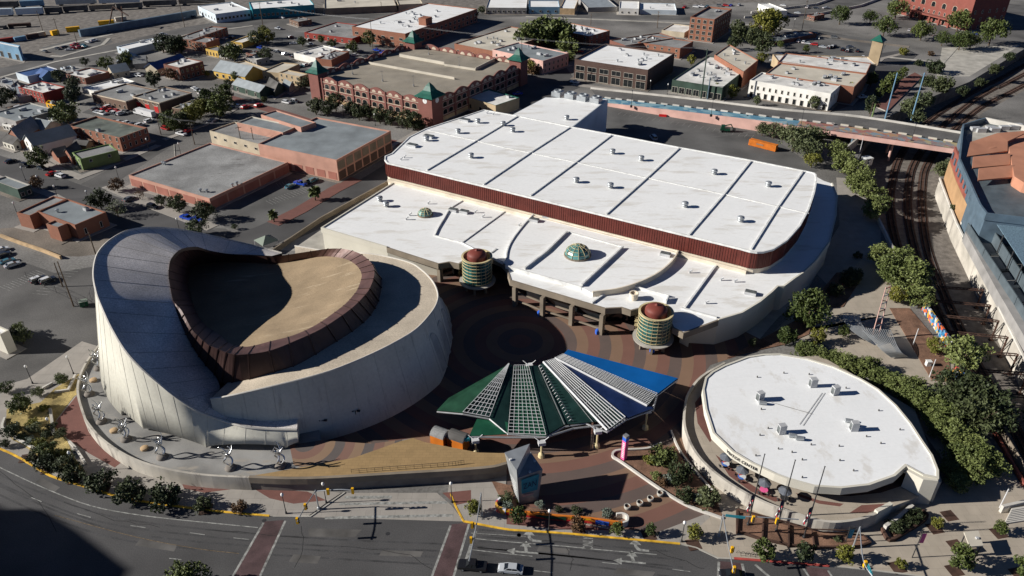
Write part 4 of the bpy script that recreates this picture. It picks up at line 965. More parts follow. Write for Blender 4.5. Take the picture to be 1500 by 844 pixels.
for px, l in (((1095,771),'leftmost of the three tall flagpoles, flag hanging limp'),((1136.5,780),'middle of the three tall flagpoles, flag hanging limp'),((1176.6,789.8),'rightmost of the three tall flagpoles, flag hanging limp')):
    p = G(px); t = Thing('flagpole', l, 'flagpole', (*p, .5), 'flagpoles of the visitor centre')
    mb = MB(); mb.lathe([(.3,.5),(.3,.9),(.16,1.0)], p, 10); mb.tube((*p, .5), (*p, 19.6), .16, .09, 8); mb.lathe([(.0,19.55),(.16,19.7),(.0,19.85)], p, 8); t.part('pole', mb, 'metal_dark')
    f = Thing('flag', 'limp striped red white and blue flag on the '+l.split(',')[0].replace(' of the three tall flagpoles','')+' flagpole', 'flag', (p[0]-.2, p[1], 5.0), 'flags on the flagpoles')
    for k in range(7):
        mb = MB(); x0 = -.15-.11*k
        mb.loft([[(p[0]+x0+.08*math.sin(j*1.3), p[1]+.12*math.cos(j+k*2.2), 8.2-.45*j-.25*k) for j in range(7)], [(p[0]+x0-.11+.08*math.sin(j*1.3), p[1]+.12*math.cos(j+(k+1)*2.2), 8.2-.45*j-.25*k-.25) for j in range(7)]])
        f.part('stripe', mb, 'flag_red' if k % 2 else 'paint_white')
    mb = MB(); mb.loft([[(p[0]-.1, p[1]-.1, 9.3), (p[0]-.1, p[1]-.12, 7.8)], [(p[0]-.75, p[1]-.2, 8.9), (p[0]-.7, p[1]-.2, 7.4)]]); f.part('canton', mb, 'navy')

# ================================================================ folded fan canopy in the court
cn = Thing('canopy', 'folded fan shaped canopy of green, navy and blue panels with white lattice', 'canopy', (*G((800,600)), 0))
def P3(t): return Vector(W(t[:2], t[2]))
def panel(pts, m, th=.14, dz=0):
    a = [P3(p)+Vector((0,0,dz)) for p in pts]; mb = MB(); n = len(a)
    mb.add(a+[p-Vector((0,0,th)) for p in a], [list(range(n)), list(range(n, 2*n))[::-1]]+[[i, n+i, n+(i+1) % n, (i+1) % n] for i in range(n)])
    cn.part('panel', mb, m)
def lattice(a, b, c, d, nl, nc, r, m, rc=None, mc=None):
    """a,b inner end, d,c outer end; nl bars lengthwise, nc bars across"""
    a, b, c, d = map(P3, (a, b, c, d)); mb = MB(); up = Vector((0,0,.18))
    for i in range(nl+1):
        t = i/nl; mb.tube(a+(b-a)*t+up, d+(c-d)*t+up, r, r, 4)
    for i in range(nc+1):
        t = (i/nc)**.85; mb.tube(a+(d-a)*t+up*1.3, b+(c-b)*t+up*1.3, rc or r, rc or r, 4)
    cn.part('lattice', mb, m)
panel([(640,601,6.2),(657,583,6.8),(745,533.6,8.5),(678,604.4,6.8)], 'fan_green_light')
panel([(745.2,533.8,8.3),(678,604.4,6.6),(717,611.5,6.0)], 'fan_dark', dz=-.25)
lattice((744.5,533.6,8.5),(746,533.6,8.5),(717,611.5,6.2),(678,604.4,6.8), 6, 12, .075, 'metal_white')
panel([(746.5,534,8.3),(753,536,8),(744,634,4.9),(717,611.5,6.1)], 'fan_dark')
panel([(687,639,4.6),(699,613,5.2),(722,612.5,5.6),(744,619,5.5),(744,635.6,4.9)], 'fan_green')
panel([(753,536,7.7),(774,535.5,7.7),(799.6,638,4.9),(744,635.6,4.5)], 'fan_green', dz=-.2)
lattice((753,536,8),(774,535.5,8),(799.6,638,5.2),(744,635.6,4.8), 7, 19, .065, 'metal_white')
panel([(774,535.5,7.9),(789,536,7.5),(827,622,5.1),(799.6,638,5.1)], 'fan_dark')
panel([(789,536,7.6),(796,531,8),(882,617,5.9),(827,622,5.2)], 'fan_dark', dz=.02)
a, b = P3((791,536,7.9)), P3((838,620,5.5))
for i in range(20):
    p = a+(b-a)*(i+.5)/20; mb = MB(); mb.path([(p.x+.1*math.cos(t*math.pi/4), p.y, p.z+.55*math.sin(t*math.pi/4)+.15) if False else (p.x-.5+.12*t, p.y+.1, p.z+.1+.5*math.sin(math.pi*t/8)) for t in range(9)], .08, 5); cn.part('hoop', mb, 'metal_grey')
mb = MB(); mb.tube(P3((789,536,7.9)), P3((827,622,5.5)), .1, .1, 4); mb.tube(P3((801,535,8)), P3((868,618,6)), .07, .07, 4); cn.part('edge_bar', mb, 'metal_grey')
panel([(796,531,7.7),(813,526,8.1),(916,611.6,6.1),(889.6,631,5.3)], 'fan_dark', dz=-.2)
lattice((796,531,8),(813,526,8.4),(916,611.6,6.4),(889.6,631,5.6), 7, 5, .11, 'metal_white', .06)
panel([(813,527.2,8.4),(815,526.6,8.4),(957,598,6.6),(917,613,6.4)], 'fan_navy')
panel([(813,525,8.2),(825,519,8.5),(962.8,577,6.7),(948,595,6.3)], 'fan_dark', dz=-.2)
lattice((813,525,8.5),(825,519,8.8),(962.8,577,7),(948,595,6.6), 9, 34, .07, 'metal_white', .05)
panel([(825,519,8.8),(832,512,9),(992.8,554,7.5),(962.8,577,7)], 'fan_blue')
for a, b, r in (((796,531,8.1),(889.6,631,5.7),.3),((813,525,8.6),(948,595,6.7),.28)):
    mb = MB(); mb.tube(P3(a)+Vector((0,0,.15)), P3(b)+Vector((0,0,.15)), r, r, 6); cn.part('ridge_beam', mb, 'metal_white')
mb = MB(); mb.path([P3(p)-Vector((0,0,.5)) for p in ((640,601,6.2),(678,604.4,6.8),(717,611.5,6.2),(744,634,5.2),(799.6,638,5.2),(827,623,5.2),(858,618,5.6),(889.6,631,5.6),(917,613,6.4),(957,598,6.6),(962.8,577,7),(992.8,554,7.5))], .22, 6); cn.part('edge_beam', mb, 'metal_grey')
mb = MB(); mb.path([P3(p) for p in ((687,640,4.3),(744,641,4.4),(799,641,4.6),(840,628,4.8),(880,623,5.2),(920,614,5.8),(957,600,6.0))], .25, 6); cn.part('ring_beam', mb, 'metal_grey')
for px, zt in (((697,664),4.3),((793,669),4.6),((874,655),5.2),((945,628),6.0),((775,562),6.2),((832,562),6.2)):
    p = G(px); mb = MB(); mb.lathe([(.8,0),(.7,.8),(.3,1.3)], p, 10); mb.tube((*p, 1.2), (*p, zt-.6), .25, .25, 8); po = cn.part('post', mb, 'mullion')
    mb = MB(); mb.box(p[0], p[1], zt-.9, 1.6, 1.2, .8, .2); mb.tube((*p, zt-.5), (p[0]+1.6, p[1]+.8, zt+.5), .12, .12, 4); mb.tube((*p, zt-.5), (p[0]-1.6, p[1]+.8, zt+.5), .12, .12, 4); cn.part('bracket', mb, 'metal_white', po)

# ================================================================ angular sign kiosk
ks = Thing('kiosk', 'angular grey steel kiosk with a notched roof and turquoise picture panel', 'kiosk', (*G((765,730)), 0))
N0, L0, E0 = W((760.6,739.7)), W((755.4,730)), W((788,734))
B0 = (E0[0]-1.2, E0[1]+4.2, 0)
zD, zC = hgt((760.6,739.7),(758,700.6)), hgt((760.6,739.7),(756.7,689))
D, E, Fk, Gk = W((758,700.6), zD), W((795,687.6), zD), W((783.5,671), zD), W((777,662), zD)
A, B, C = W((739,663), zC), W((776,650), zC), W((756.7,689), zC)
mb = MB(); mb.add([A, B, C, L0, B0, N0], [[0,2,1],[0,3,5,2],[2,5,4,1],[1,4,3,0]]); ks.part('left_wing', mb, 'galv')
mb = MB(); mb.add([D, E, Fk, Gk, N0, E0, B0], [[0,1,2,3],[0,4,5,1],[1,5,6,2],[2,6,4,3]]); ks.part('right_wing', mb, 'metal_grey')
def on(u, v, o=.3):   # point on the right face
    a = Vector(N0)+(Vector(E0)-Vector(N0))*u; b = Vector(D)+(Vector(E)-Vector(D))*u; nn = (Vector(E0)-Vector(N0)).cross(Vector(D)-Vector(N0)).normalized(); return a+(b-a)*v+nn*o
mb = MB(); mb.add([on(.14,.42), on(.86,.42), on(.86,.93), on(.14,.93)], [[0,1,2,3]]); pp = ks.part('picture_panel', mb, 'turquoise')
me = text_mesh('ZAN', 1.0, 0, 'CENTER'); ww = max(v.co.x for v in me.vertices)
for v in me.vertices: v.co = Vector(on(.5+.28*v.co.x/ww, .66+v.co.y*.27, .36))-Vector(ks.loc)
me.materials.clear(); me.materials.append(M_('navy')); link('lettering', me, pp)
mb = MB(); mb.add([on(.16,.3), on(.7,.3), on(.7,.36), on(.16,.36)], [[0,1,2,3]]); ks.part('caption_strip', mb, 'pink_deck')
for k in range(7):
    a = Vector(A)+(Vector(L0)-Vector(A))*(.42+.075*k); c = Vector(C)+(Vector(N0)-Vector(C))*(.42+.075*k); nn = (Vector(N0)-Vector(L0)).cross(Vector(A)-Vector(L0)).normalized()
    if nn.x > 0: nn = -nn
    p0, p1 = a+(c-a)*.15+nn*.06, a+(c-a)*.8+nn*.06; d = (Vector(L0)-Vector(A)).normalized()*.26
    mb = MB(); mb.add([p0, p1, p1+d, p0+d], [[0,1,2,3]]); ks.part('sign_plate', mb, 'paint_white')
for px in ((748,674),(783,676),(776,692)):
    z = zC if px[0] < 760 else zD; c = G(px, z); mb = MB(); mb.box(c[0], c[1], z, .5, .4, .35, .5); ks.part('spotlight', mb, 'metal_white')
# pink pillar
p = G((913.5,672.5)); t = Thing('banner_pillar', 'tall pink advertising pillar with a blue band in the planting bed', 'pillar', (*p, 0))
mb = MB(); mb.box(p[0], p[1], 0, 1.0, 1.0, 5.6, rad(40)); t.part('shaft', mb, 'pink'); mb = MB(); mb.box(p[0], p[1], 5.6, 1.0, 1.0, 1.0, rad(40)); t.part('blue_band', mb, 'blue_bright')
mb = MB(); mb.box(p[0], p[1], 6.6, 1.0, 1.0, .5, rad(40)); t.part('cap', mb, 'metal_grey')
u = Vector((math.cos(rad(220)), math.sin(rad(220)), 0)); s = Vector((-u.y, u.x, 0))
for k in range(9):
    c = Vector((*p, .8+.5*k))+u*.51; mb = MB(); mb.add([c-s*.3, c+s*.3, c+s*.3+Vector((0,0,.28)), c-s*.3+Vector((0,0,.28))], [[0,1,2,3]]); t.part('letter_block', mb, 'paint_white')
# ================================================================ town buildings
WIN = {}
def win_mesh(w, h, style='frame'):
    k = (round(w, 1), round(h, 1), style)
    if k in WIN: return WIN[k]
    w, h, _ = k; mb = MB()
    if style == 'arch':
        pts = [(-w/2, 0), (w/2, 0), (w/2, h*.65)]+[(w/2*math.cos(math.pi*i/6), h*.65+h*.35*math.sin(math.pi*i/6)) for i in range(1, 6)]+[(-w/2, h*.65)]
        mb.add([(x, -.03, z) for x, z in pts], [list(range(len(pts)))], 1)
        o = [(x*1.12, -.07, z*1.06-.03) for x, z in pts]; i_ = [(x, -.07, z) for x, z in pts]
        mb.loft([o+[o[0]], i_+[i_[0]]], 0)
    elif style == 'door':
        mb.box(0, -.04, 0, w, .08, h, 0, 1); mb.box(0, -.05, h, w+.3, .1, .2, 0, 0)
    else:
        mb.box(0, -.03, 0, w, .06, h, 0, 1)
        for x in (-w/2, w/2): mb.box(x, -.06, -.02, .12, .12, h+.04, 0, 0)
        mb.box(0, -.06, h, w+.12, .12, .12, 0, 0); mb.box(0, -.09, -.12, w+.3, .18, .12, 0, 0)
        if w > 1.6: mb.box(0, -.06, 0, .08, .1, h, 0, 0)
    WIN[k] = mb.mesh('window', ['stone_trim' if style == 'arch' else 'window_frame', 'red_door' if style == 'door' else 'glass_dark']); return WIN[k]
mb = MB(); mb.box(0,0,0,1.8,1.4,1.0,0,0); mb.box(0,0,1.0,1.1,.9,.25,0,1); RU1 = mb.mesh('roof_unit', ['hvac','hvac_dark'])
mb = MB(); mb.box(0,0,0,2.8,1.6,1.3,0,0); mb.box(1.7,0,.2,.7,.9,.8,0,1); RU2 = mb.mesh('roof_unit', ['hvac','hvac_dark'])
mb = MB(); mb.lathe([(.4,0),(.4,.8),(.7,.85),(.7,1.2),(0,1.4)], (0,0), 8); RU3 = mb.mesh('roof_vent', 'galv')
APR = [0]
def rect(a, b, d):
    a, b, d = Vector(a), Vector(b), Vector(d); u = (b-a).normalized(); n = Vector((-u.y, u.x)); v = d-a
    s = v.dot(n)
    if abs(s) > .8*v.length: d = a+n*s
    c = b+(d-a)
    return [tuple(a), tuple(b), tuple(c), tuple(d)]
def bld(label, A, B, D, base=None, h=None, wall='brick_red', roof='roof_grey', par=.5, wins=(), units=0, cat='building', name='building', group=None, trim=None, seed=None, gable=None, capm=None):
    if h is None: h = max(2.5, hgt(base, A))
    q = rect(G(A, h), G(B, h), G(D, h)); poly = ccw(q)
    APR[0] += 1; ab = MB(); ab.prism(offset(poly, 1.6), 0, .05+.0025*APR[0]); struct('pavement', ab, 'walk' if APR[0] % 3 else 'dirt')
    cxy = (sum(p[0] for p in q)/4, sum(p[1] for p in q)/4)
    t = Thing(name, label, cat, (*cxy, 0), group); t.h = h; t.q = q; t.c = cxy
    zr = h-par if not gable else h
    mb = MB(); n = 4
    if gable:
        mb.prism(poly, 0, h, 0, top=False)
        a, b, c, d = q
        if gable == 'AB': e0, e1, f0, f1 = a, b, d, c     # ridge runs parallel to AB
        else: e0, e1, f0, f1 = b, c, a, d
        m0 = ((e0[0]+f0[0])/2, (e0[1]+f0[1])/2); m1 = ((e1[0]+f1[0])/2, (e1[1]+f1[1])/2)
        rh = h+.3*math.hypot(e0[0]-f0[0], e0[1]-f0[1])
        mb.add([(*e0, h), (*f0, h), (*m0, rh-.05)], [[0,1,2]]); mb.add([(*e1, h), (*f1, h), (*m1, rh-.05)], [[0,1,2]])
        t.part('wall', mb, wall)
        rb = MB(); ux = Vector((m1[0]-m0[0], m1[1]-m0[1])).normalized()*.5
        def ov(p, m): v = Vector((p[0]-m[0], p[1]-m[1])); return v.normalized()*.5
        for e, f in (((e0, e1)), ((f0, f1)))[:0]: pass
        for s0, s1 in ((e0, e1), (f0, f1)):
            o = ov(s0, m0); L = [(s0[0]+o.x-ux.x, s0[1]+o.y-ux.y, h-.28), (s1[0]+o.x+ux.x, s1[1]+o.y+ux.y, h-.28), (m1[0]+ux.x, m1[1]+ux.y, rh), (m0[0]-ux.x, m0[1]-ux.y, rh)]
            rb.add(L+[(x, y, z+.15) for x, y, z in L], [[0,1,2,3],[4,5,6,7],[0,1,5,4],[1,2,6,5],[2,3,7,6],[3,0,4,7]])
        t.part('roof', rb, roof)
    else:
        inn = offset(poly, -.35)
        for i in range(4):
            j = (i+1) % 4
            mb.add([(*poly[i], 0), (*poly[j], 0), (*poly[j], h), (*poly[i], h)], [[0,1,2,3]], 0)
            mb.add([(*poly[i], h), (*poly[j], h), (*inn[j], h), (*inn[i], h)], [[0,1,2,3]], 1)
            mb.add([(*inn[i], h), (*inn[j], h), (*inn[j], zr-.1), (*inn[i], zr-.1)], [[0,1,2,3]], 1)
        t.part('wall', mb, [wall, capm or wall])
        mb = MB(); mb.poly(offset(poly, -.3), 0, zr); t.part('roof', mb, roof)
    if trim:
        mb = MB(); mb.wall(offset(poly, .05), .25, h-.45, h+.06, closed=True); t.part('cornice', mb, trim)
    for w in wins:
        e, nn, zs, ww, hh = w[:5]; st = w[5] if len(w) > 5 else 'frame'
        i0, i1 = {'AB': (0, 1), 'AD': (0, 3), 'BC': (1, 2), 'DC': (3, 2)}[e]
        a, b = Vector(q[i0]), Vector(q[i1]); mid = (a+b)/2; d = (b-a); L = d.length; d.normalize(); nv = Vector((d.y, -d.x))
        if nv.dot(mid-Vector(cxy)) < 0: d = -d; nv = -nv; a, b = b, a
        ang = math.atan2(nv.y, nv.x)+math.pi/2
        me = win_mesh(min(ww, L/nn*.8), hh, st)
        for z in zs:
            if z+hh > h-.2: continue
            for k in range(nn):
                p = a+(b-a)*((k+.5)/nn); t.inst('door' if st == 'door' else 'window', me, (p.x, p.y, z), ang)
    rg = random.Random(seed or hash(label) % 1000 if False else sum(map(ord, label)))
    for k in range(units):
        u, v = rg.uniform(.15, .85), rg.uniform(.15, .85); p = Vector(q[0])+(Vector(q[1])-Vector(q[0]))*u+(Vector(q[3])-Vector(q[0]))*v
        me = rg.choice([RU1, RU2, RU1, RU3]); t.inst('roof_vent' if me is RU3 else 'roof_unit', me, (p.x, p.y, zr), math.atan2(q[1][1]-q[0][1], q[1][0]-q[0][0])+rg.choice([0, 1.57]))
    return t
# ---- top left quarter
bld('long white shed at the top left beyond the street corner', c1(705,270), c1(640,256), c1(885,222), c1(705,306), wall='white_blue', roof='white_roof', units=2, wins=(('AB',2,(2,),1.2,1.2),))
bld('white gabled warehouse at the top with a long blue side', c1(1182,78), c1(1086,33), c1(1378,55), c1(1182,128), wall='white_blue', roof='white_roof', wins=(('AB',6,(1.5,4.5),1.4,1.6),('AD',9,(2,),1.6,1.4)), units=3)
bld('long teal blue warehouse with a white roof at the top edge', c2(-4,50), c2(-20,12), c2(345,35), c2(0,108), wall='teal_wall', roof='white_roof', wins=(('AD',14,(2.,),1.8,1.6),), units=4)
bld('cream roofed long shed at the top beside the dark gap', c2(395,47), c2(394,-10), c2(790,30), c2(395,84), wall='eave_brown', roof='roof_cream', units=3)
bld('pale shed at the top edge right of the cream shed', c2(800,25), c2(790,0), c2(930,12), h=5, wall='beige_wall', roof='roof_cream')
bld('white roofed shed by the tracks at the top centre', c2(1282,42), c2(1300,-12), c2(1505,48), c2(1282,78), wall='grey_wall', roof='white_roof', wins=(('AD',8,(1.5,),1.5,1.2),))
bld('blue fronted white roofed store at the top centre', c3(130,38), c3(130,2), c3(300,42), c3(130,78), wall='blue_wall', roof='white_roof', wins=(('AD',4,(1.5,),1.5,1.2),))
bld('small tan fronted white roofed store at the top centre', c3(300,45), c3(325,-5), c3(383,45), c3(300,80), wall='stone_tan', roof='white_roof')
bld('long low shed with a corrugated roof behind the tracks', c3(455,42), c3(390,-20), c3(620,40), h=3.5, wall='grey_wall', roof='roof_metal')
bld('white house beyond the tracks at the top centre', c3(625,45), c3(630,5), c3(735,42), c3(625,80), wall='stucco_white', roof='white_roof', wins=(('AD',3,(1.2,),1,1),))
bld('low light blue building beyond the tracks with a white roof', c3(740,52), c3(738,15), c3(935,30), c3(740,78), wall='white_blue', roof='white_roof', units=2)
bld('long red brick row at the top left among dark trees', c1(1050,220), c1(962,212), c1(1295,155), c1(1050,268), wall='brick_orange', roof='roof_grey', wins=(('AB',4,(1.2,3.6),1.1,1.4),('AD',9,(1.2,3.6),1.1,1.4)), units=7)
bld('orange brick block in front of the long red row', c1(1130,235), c1(1048,225), c1(1200,212), c1(1135,288), wall='brick_orange', roof='roof_grey', wins=(('AB',5,(1,3.4),.9,1.3),), units=2)
bld('yellow shop with arched windows beside the orange brick block', c1(1195,282), c1(1128,268), c1(1240,262), c1(1197,318), wall='yellow_wall', roof='roof_grey', wins=(('AB',4,(.6,),1.1,2,'arch'),))
bld('small pale shop right of the yellow shop', c1(1245,300), c1(1196,292), c1(1275,285), c1(1245,325), wall='stucco_white', roof='roof_grey')
bld('ochre house at the edge of the lot, left of a tree', c1(1330,235), c1(1268,228), c1(1425,200), c1(1330,268), wall='yellow_wall', roof='roof_dirty', wins=(('AB',3,(1,),1,1.3),), units=1)
bld('white roofed red brick block beside the blue roofed house', c1(465,430), c1(360,406), c1(590,392), c1(465,466), wall='brick_red', roof='roof_dirty', wins=(('AB',5,(1.5,),1.1,1.6),), units=6)
bld('bright red painted building with a white roof at the left', c1(233,512), c1(99,478), c1(364,478), c1(236,572), wall='brick_paint', roof='roof_dirty', wins=(('AB',7,(.7,3.4),.8,1.5),), units=7)
bld('low white building between two brick buildings at the left', c1(515,503), c1(448,480), c1(712,438), c1(515,530), wall='stucco_white', roof='white_roof', units=2)
bld('brown brick building with arched windows left of the fire station', c1(690,557), c1(502,514), c1(850,492), c1(690,610), wall='brick_brown', roof='roof_grey', trim='stone_trim', wins=(('AB',7,(.8,),1.1,1.6,'arch'),), units=3)
bld('brick fire station with three red doors', c1(874,566), c1(728,530), c1(1062,512), c1(874,626), wall='brick_brown', roof='roof_grey', trim='stone_trim', wins=(('AB',3,(.0,),3.0,3.2,'door'),('AB',6,(4.0,),.9,1.0)), units=6, name='fire_station', cat='fire station')
bld('low brick annex against the right side of the fire station', c1(1000,602), c1(944,592), c1(1135,548), h=3.4, wall='brick_brown', roof='roof_dark', capm='stone_trim', units=5)
bld('two storey brick house beside the blue roofed house', c1(983,372), c1(897,352), c1(1112,336), c1(985,446), wall='brick_red', roof='roof_dirty', wins=(('AB',3,(1,4.2),1.1,1.6),('AD',5,(1,4.2),1.1,1.6)), units=4)
bld('blue gabled house left of the two storey brick house', c1(862,380), c1(796,370), c1(985,322), h=4, wall='beige_wall', roof='roof_blue', gable='AD')
bld('grey gabled house in front of the white shed', c1(735,335), c1(640,340), c1(800,305), h=3.5, wall='grey_wall', roof='roof_metal', gable='AD')
bld('small dark grey house between the grey gable and the blue gable', c1(800,345), c1(735,350), c1(850,318), h=3.5, wall='grey_wall', roof='roof_grey', gable='AB')
bld('yellow house with a long pale blue metal roof', c1(1345,420), c1(1172,386), c1(1388,378), h=4.2, wall='yellow_wall', roof='roof_metal', gable='AB', wins=(('AB',5,(1,),1.6,1.6),))
bld('dark green house with a pale roof below the yellow house', c1(1425,505), c1(1278,462), c1(1455,475), h=3.6, wall='darkgreen_wall', roof='roof_metal', gable='AB', wins=(('AB',3,(.5,),1.4,2),))
bld('long dark brick building with a patched green roof', c1(655,757), c1(372,688), c1(838,708), c1(665,836), wall='brick_orange', roof='roof_green', wins=(('AB',8,(1.2,4.4),.9,1.7),('AD',5,(1.2,4.4),.9,1.7)), par=.7, units=1)
bld('pink brick house with a steep grey roof at the left', c1(110,770), c1(45,735), c1(215,700), h=4.4, wall='brick_orange', roof='roof_grey', gable='AD', wins=(('AB',2,(1,),1,1.5),))
bld('grey house with white porch beside the long brick building', c1(185,800), c1(130,765), c1(378,720), h=5, wall='stucco_white', roof='roof_bluegrey', gable='AD', wins=(('AB',2,(.5,3),1,1.6),))
bld('pale roofed house behind the grey house with white porch', c1(240,712), c1(165,695), c1(330,680), h=4, wall='beige_wall', roof='roof_bluegrey', gable='AB')
bld('green painted house with a white gable', c5(440,125), c5(395,88), c5(620,55), h=5, wall='green_wall', roof='roof_grey', wins=(('AB',2,(.6,3),1,1.4),('AD',2,(3,),1,1)))
bld('small orange gabled house beside the green house', c5(395,115), c5(350,85), c5(450,75), h=3.6, wall='brick_orange', roof='roof_dark', gable='AD', wins=(('AB',1,(.8,),1.1,1.7),))
bld('tiny orange cottage left of the small orange gabled house', c5(320,112), c5(280,85), c5(365,85), h=3.2, wall='brick_orange', roof='roof_dark', gable='AD')
bld('long grey roofed building at the left edge', c1(85,668), c1(-60,625), c1(262,590), h=5, wall='grey_wall', roof='roof_bluegrey', capm='concrete', units=5)
bld('glass roofed blue building at the left edge of town', c1(150,420), c1(85,398), c1(270,365), h=4, wall='white_blue', roof='roof_blue', capm='metal_white')
bld('small blue hipped pavilion in front of the glass roofed building', c1(230,425), c1(190,410), c1(300,400), h=3, wall='blue_wall', roof='roof_blue', gable='AB')
bld('low pale green roofed building at the left edge', c1(100,535), c1(5,445), c1(165,520), h=3, wall='grey_wall', roof='roof_metal')
bld('grey workshop between the street and the white roofed brick block', c1(400,395), c1(330,385), c1(470,372), h=3.2, wall='grey_wall', roof='roof_grey', units=2)
bld('blue truck workshop at the top left corner', c1(100,262), c1(-30,235), c1(110,250), h=8, wall='blue_wall', roof='white_roof', wins=(('AB',3,(0,),3,3.5,'frame'),))
bld('dark grey green building at the left edge below the street', c5(95,290), c5(-40,240), c5(158,262), h=4.2, wall='darkgreen_wall', roof='roof_bluegrey', capm='concrete', wins=(('AD',2,(1,),1.2,1.4),))
# vacant brick building behind the theatre
bld('vacant brick building with a flat pale blue roof and painted over windows', c5(410,487), c5(200,410), c5(583,415), c5(425,566), wall='brick_orange', roof='roof_bluegrey', units=2, wins=(('AD',2,(1,),.8,2),))
bld('tall narrow brick wing on the left end of the vacant building', c5(162,435), c5(90,418), c5(380,345), c5(165,512), wall='brick_orange', roof='roof_grey')
bld('square brick wing standing out from the front of the vacant building', c5(316,500), c5(252,480), c5(372,478), c5(330,580), wall='brick_orange', roof='roof_bluegrey')
bld('white office with a cream end wall at the left edge by the street', d1(0,338), d1(-220,240), d1(60,318), d1(0,450), wall='cream_wall', roof='white_roof')
# ---- pink blocks
P1 = bld('low pink warehouse with brick panels and a wide grey roof', c5(1150,342), c5(706,212), (424,238), c5(1163,405), wall='pink_wall', roof='roof_grey', units=0, par=.5)
for k in range(6):
    a, b = Vector(P1.q[0]), Vector(P1.q[1]); u = (b-a).normalized(); p = a+(b-a)*((k+.5)/6); nv = Vector((u.y, -u.x)); nv = nv if nv.dot(a-Vector(P1.c)) > 0 else -nv
    mb = MB(); mb.box(p.x+nv.x*.04, p.y+nv.y*.04, .3, (b-a).length/6-1.0, .1, P1.h-1.6, math.atan2(u.y, u.x)); P1.part('brick_panel', mb, 'pink_panel')
for ea, eb, N in ((0, 3, 5),):
    a, b = Vector(P1.q[ea]), Vector(P1.q[eb]); u = (b-a).normalized(); nv = Vector((u.y, -u.x)); nv = nv if nv.dot((a+b)/2-Vector(P1.c)) > 0 else -nv
    for k in range(N):
        p = a+(b-a)*((k+.5)/N); mb = MB(); mb.box(p.x+nv.x*.04, p.y+nv.y*.04, .3, (b-a).length/N-.8, .1, P1.h-1.5, math.atan2(u.y, u.x)); P1.part('brick_panel', mb, 'pink_panel')
for px in (c5(895,148),c5(905,150),c5(1100,298),c5(1135,300),c5(1275,268),c5(1300,258)): P1.inst('roof_vent', RU3, (*G(px, P1.h), P1.h-.5))
P2 = bld('two storey pink building with brown framed panels and a grey roof', c6(460,130), c2(30,790), c2(795,725), c6(470,247), wall='pink_wall', roof='roof_bluegrey', par=.6)
a, b = Vector(P2.q[0]), Vector(P2.q[3]); u = (b-a).normalized(); nv = Vector((u.y, -u.x)); nv = nv if nv.dot((a+b)/2-Vector(P2.c)) > 0 else -nv
for k in range(7):
    for z in (.4, P2.h/2+.1):
        p = a+(b-a)*((k+.5)/7); mb = MB(); mb.box(p.x+nv.x*.04, p.y+nv.y*.04, z, (b-a).length/7-1.0, .1, P2.h/2-1.1, math.atan2(u.y, u.x)); P2.part('wall_panel', mb, 'eave_brown' if z > 1 else 'brick_dark')
a, b = Vector(P2.q[0]), Vector(P2.q[1]); u = (b-a).normalized(); nv = Vector((u.y, -u.x)); nv = nv if nv.dot((a+b)/2-Vector(P2.c)) > 0 else -nv
for k in range(7):
    p = a+(b-a)*((k+.5)/7); mb = MB(); mb.box(p.x+nv.x*.04, p.y+nv.y*.04, .5, (b-a).length/7-1.6, .1, 3.0, math.atan2(u.y, u.x)); P2.part('wall_panel', mb, 'pink_panel')
bld('raised pink block with blue grey roof behind the two storey pink building', c2(265,700), c2(45,630), c2(335,668), h=P2.h+1.6, wall='pink_wall', roof='roof_bluegrey', capm='pink_wall')
bld('blue grey roofed pink block left of the raised pink block', c2(165,728), c1(1300,672), c2(232,690), h=P2.h+.6, wall='pink_wall', roof='roof_bluegrey', capm='roof_cream')
bld('beige building with small windows between the pink blocks', c1(1430,795), c1(1150,718), c1(1560,740), h=6.5, wall='beige_wall', roof='roof_grey', wins=(('AB',5,(3.6,),1.6,.9),))
# ---- around the garage
bld('tan two storey flats with a cream roof beside the garage', c2(145,402), c2(52,392), c2(262,352), c2(145,450), wall='tan_wall', roof='roof_cream', wins=(('AB',3,(1,3.6),.9,1.3),))
bld('tan flats nearer the garage with a cream roof', c2(258,422), c2(142,398), c2(300,405), c2(262,478), wall='tan_wall', roof='roof_cream', wins=(('AB',4,(1,3.6),.9,1.3),))
bld('long tan roofed house left of the tan flats', c2(35,392), c1(1290,345), c2(70,372), h=4, wall='tan_wall', roof='roof_cream')
bld('dark roofed cottage beside the dark green house', c2(120,500), c2(75,470), c2(170,470), h=3.4, wall='darkgreen_wall', roof='roof_dark', gable='AB')
bld('small grey cottage near the left garage tower', c2(200,480), c2(165,462), c2(230,462), h=3, wall='grey_wall', roof='roof_bluegrey', gable='AB')
bld('white shops with a blue mural behind the garage', c2(345,318), c2(225,290), c2(475,268), h=4, wall='stucco_white', roof='roof_dirty', units=6)
bld('orange fronted shop with a cluttered grey roof behind the garage', c2(432,330), c2(352,322), c2(545,285), h=4.2, wall='brick_orange', roof='roof_grey', units=5)
bld('low red walled building with a grey roof left of the big brick warehouse', c2(548,212), c2(283,178), c2(700,150), c2(548,245), wall='brick_paint', roof='roof_grey', units=6, wins=(('AB',7,(1,),1.2,1.4),))
W1 = bld('big three storey brick warehouse with a white roof', c2(838,186), c2(545,145), c2(1227,48), c2(838,268), wall='brick_orange', roof='white_roof', units=16, wins=(('AB',6,(1.2,4.6,8.0),2.6,1.5),('AD',16,(1.2,4.6,8.0),2.4,1.7)))
mb = MB(); c = G(c2(950,130), W1.h); mb.box(c[0], c[1], W1.h-.5, 7, 6, 4.5, rad(59)); W1.part('penthouse', mb, 'brick_orange')
bld('cream roofed brick building right of the big brick warehouse', c2(1345,285), c2(1108,240), c3(60,150), h=6, wall='brick_orange', roof='roof_cream', units=14, wins=(('AB',6,(1,),1.6,1.5),))
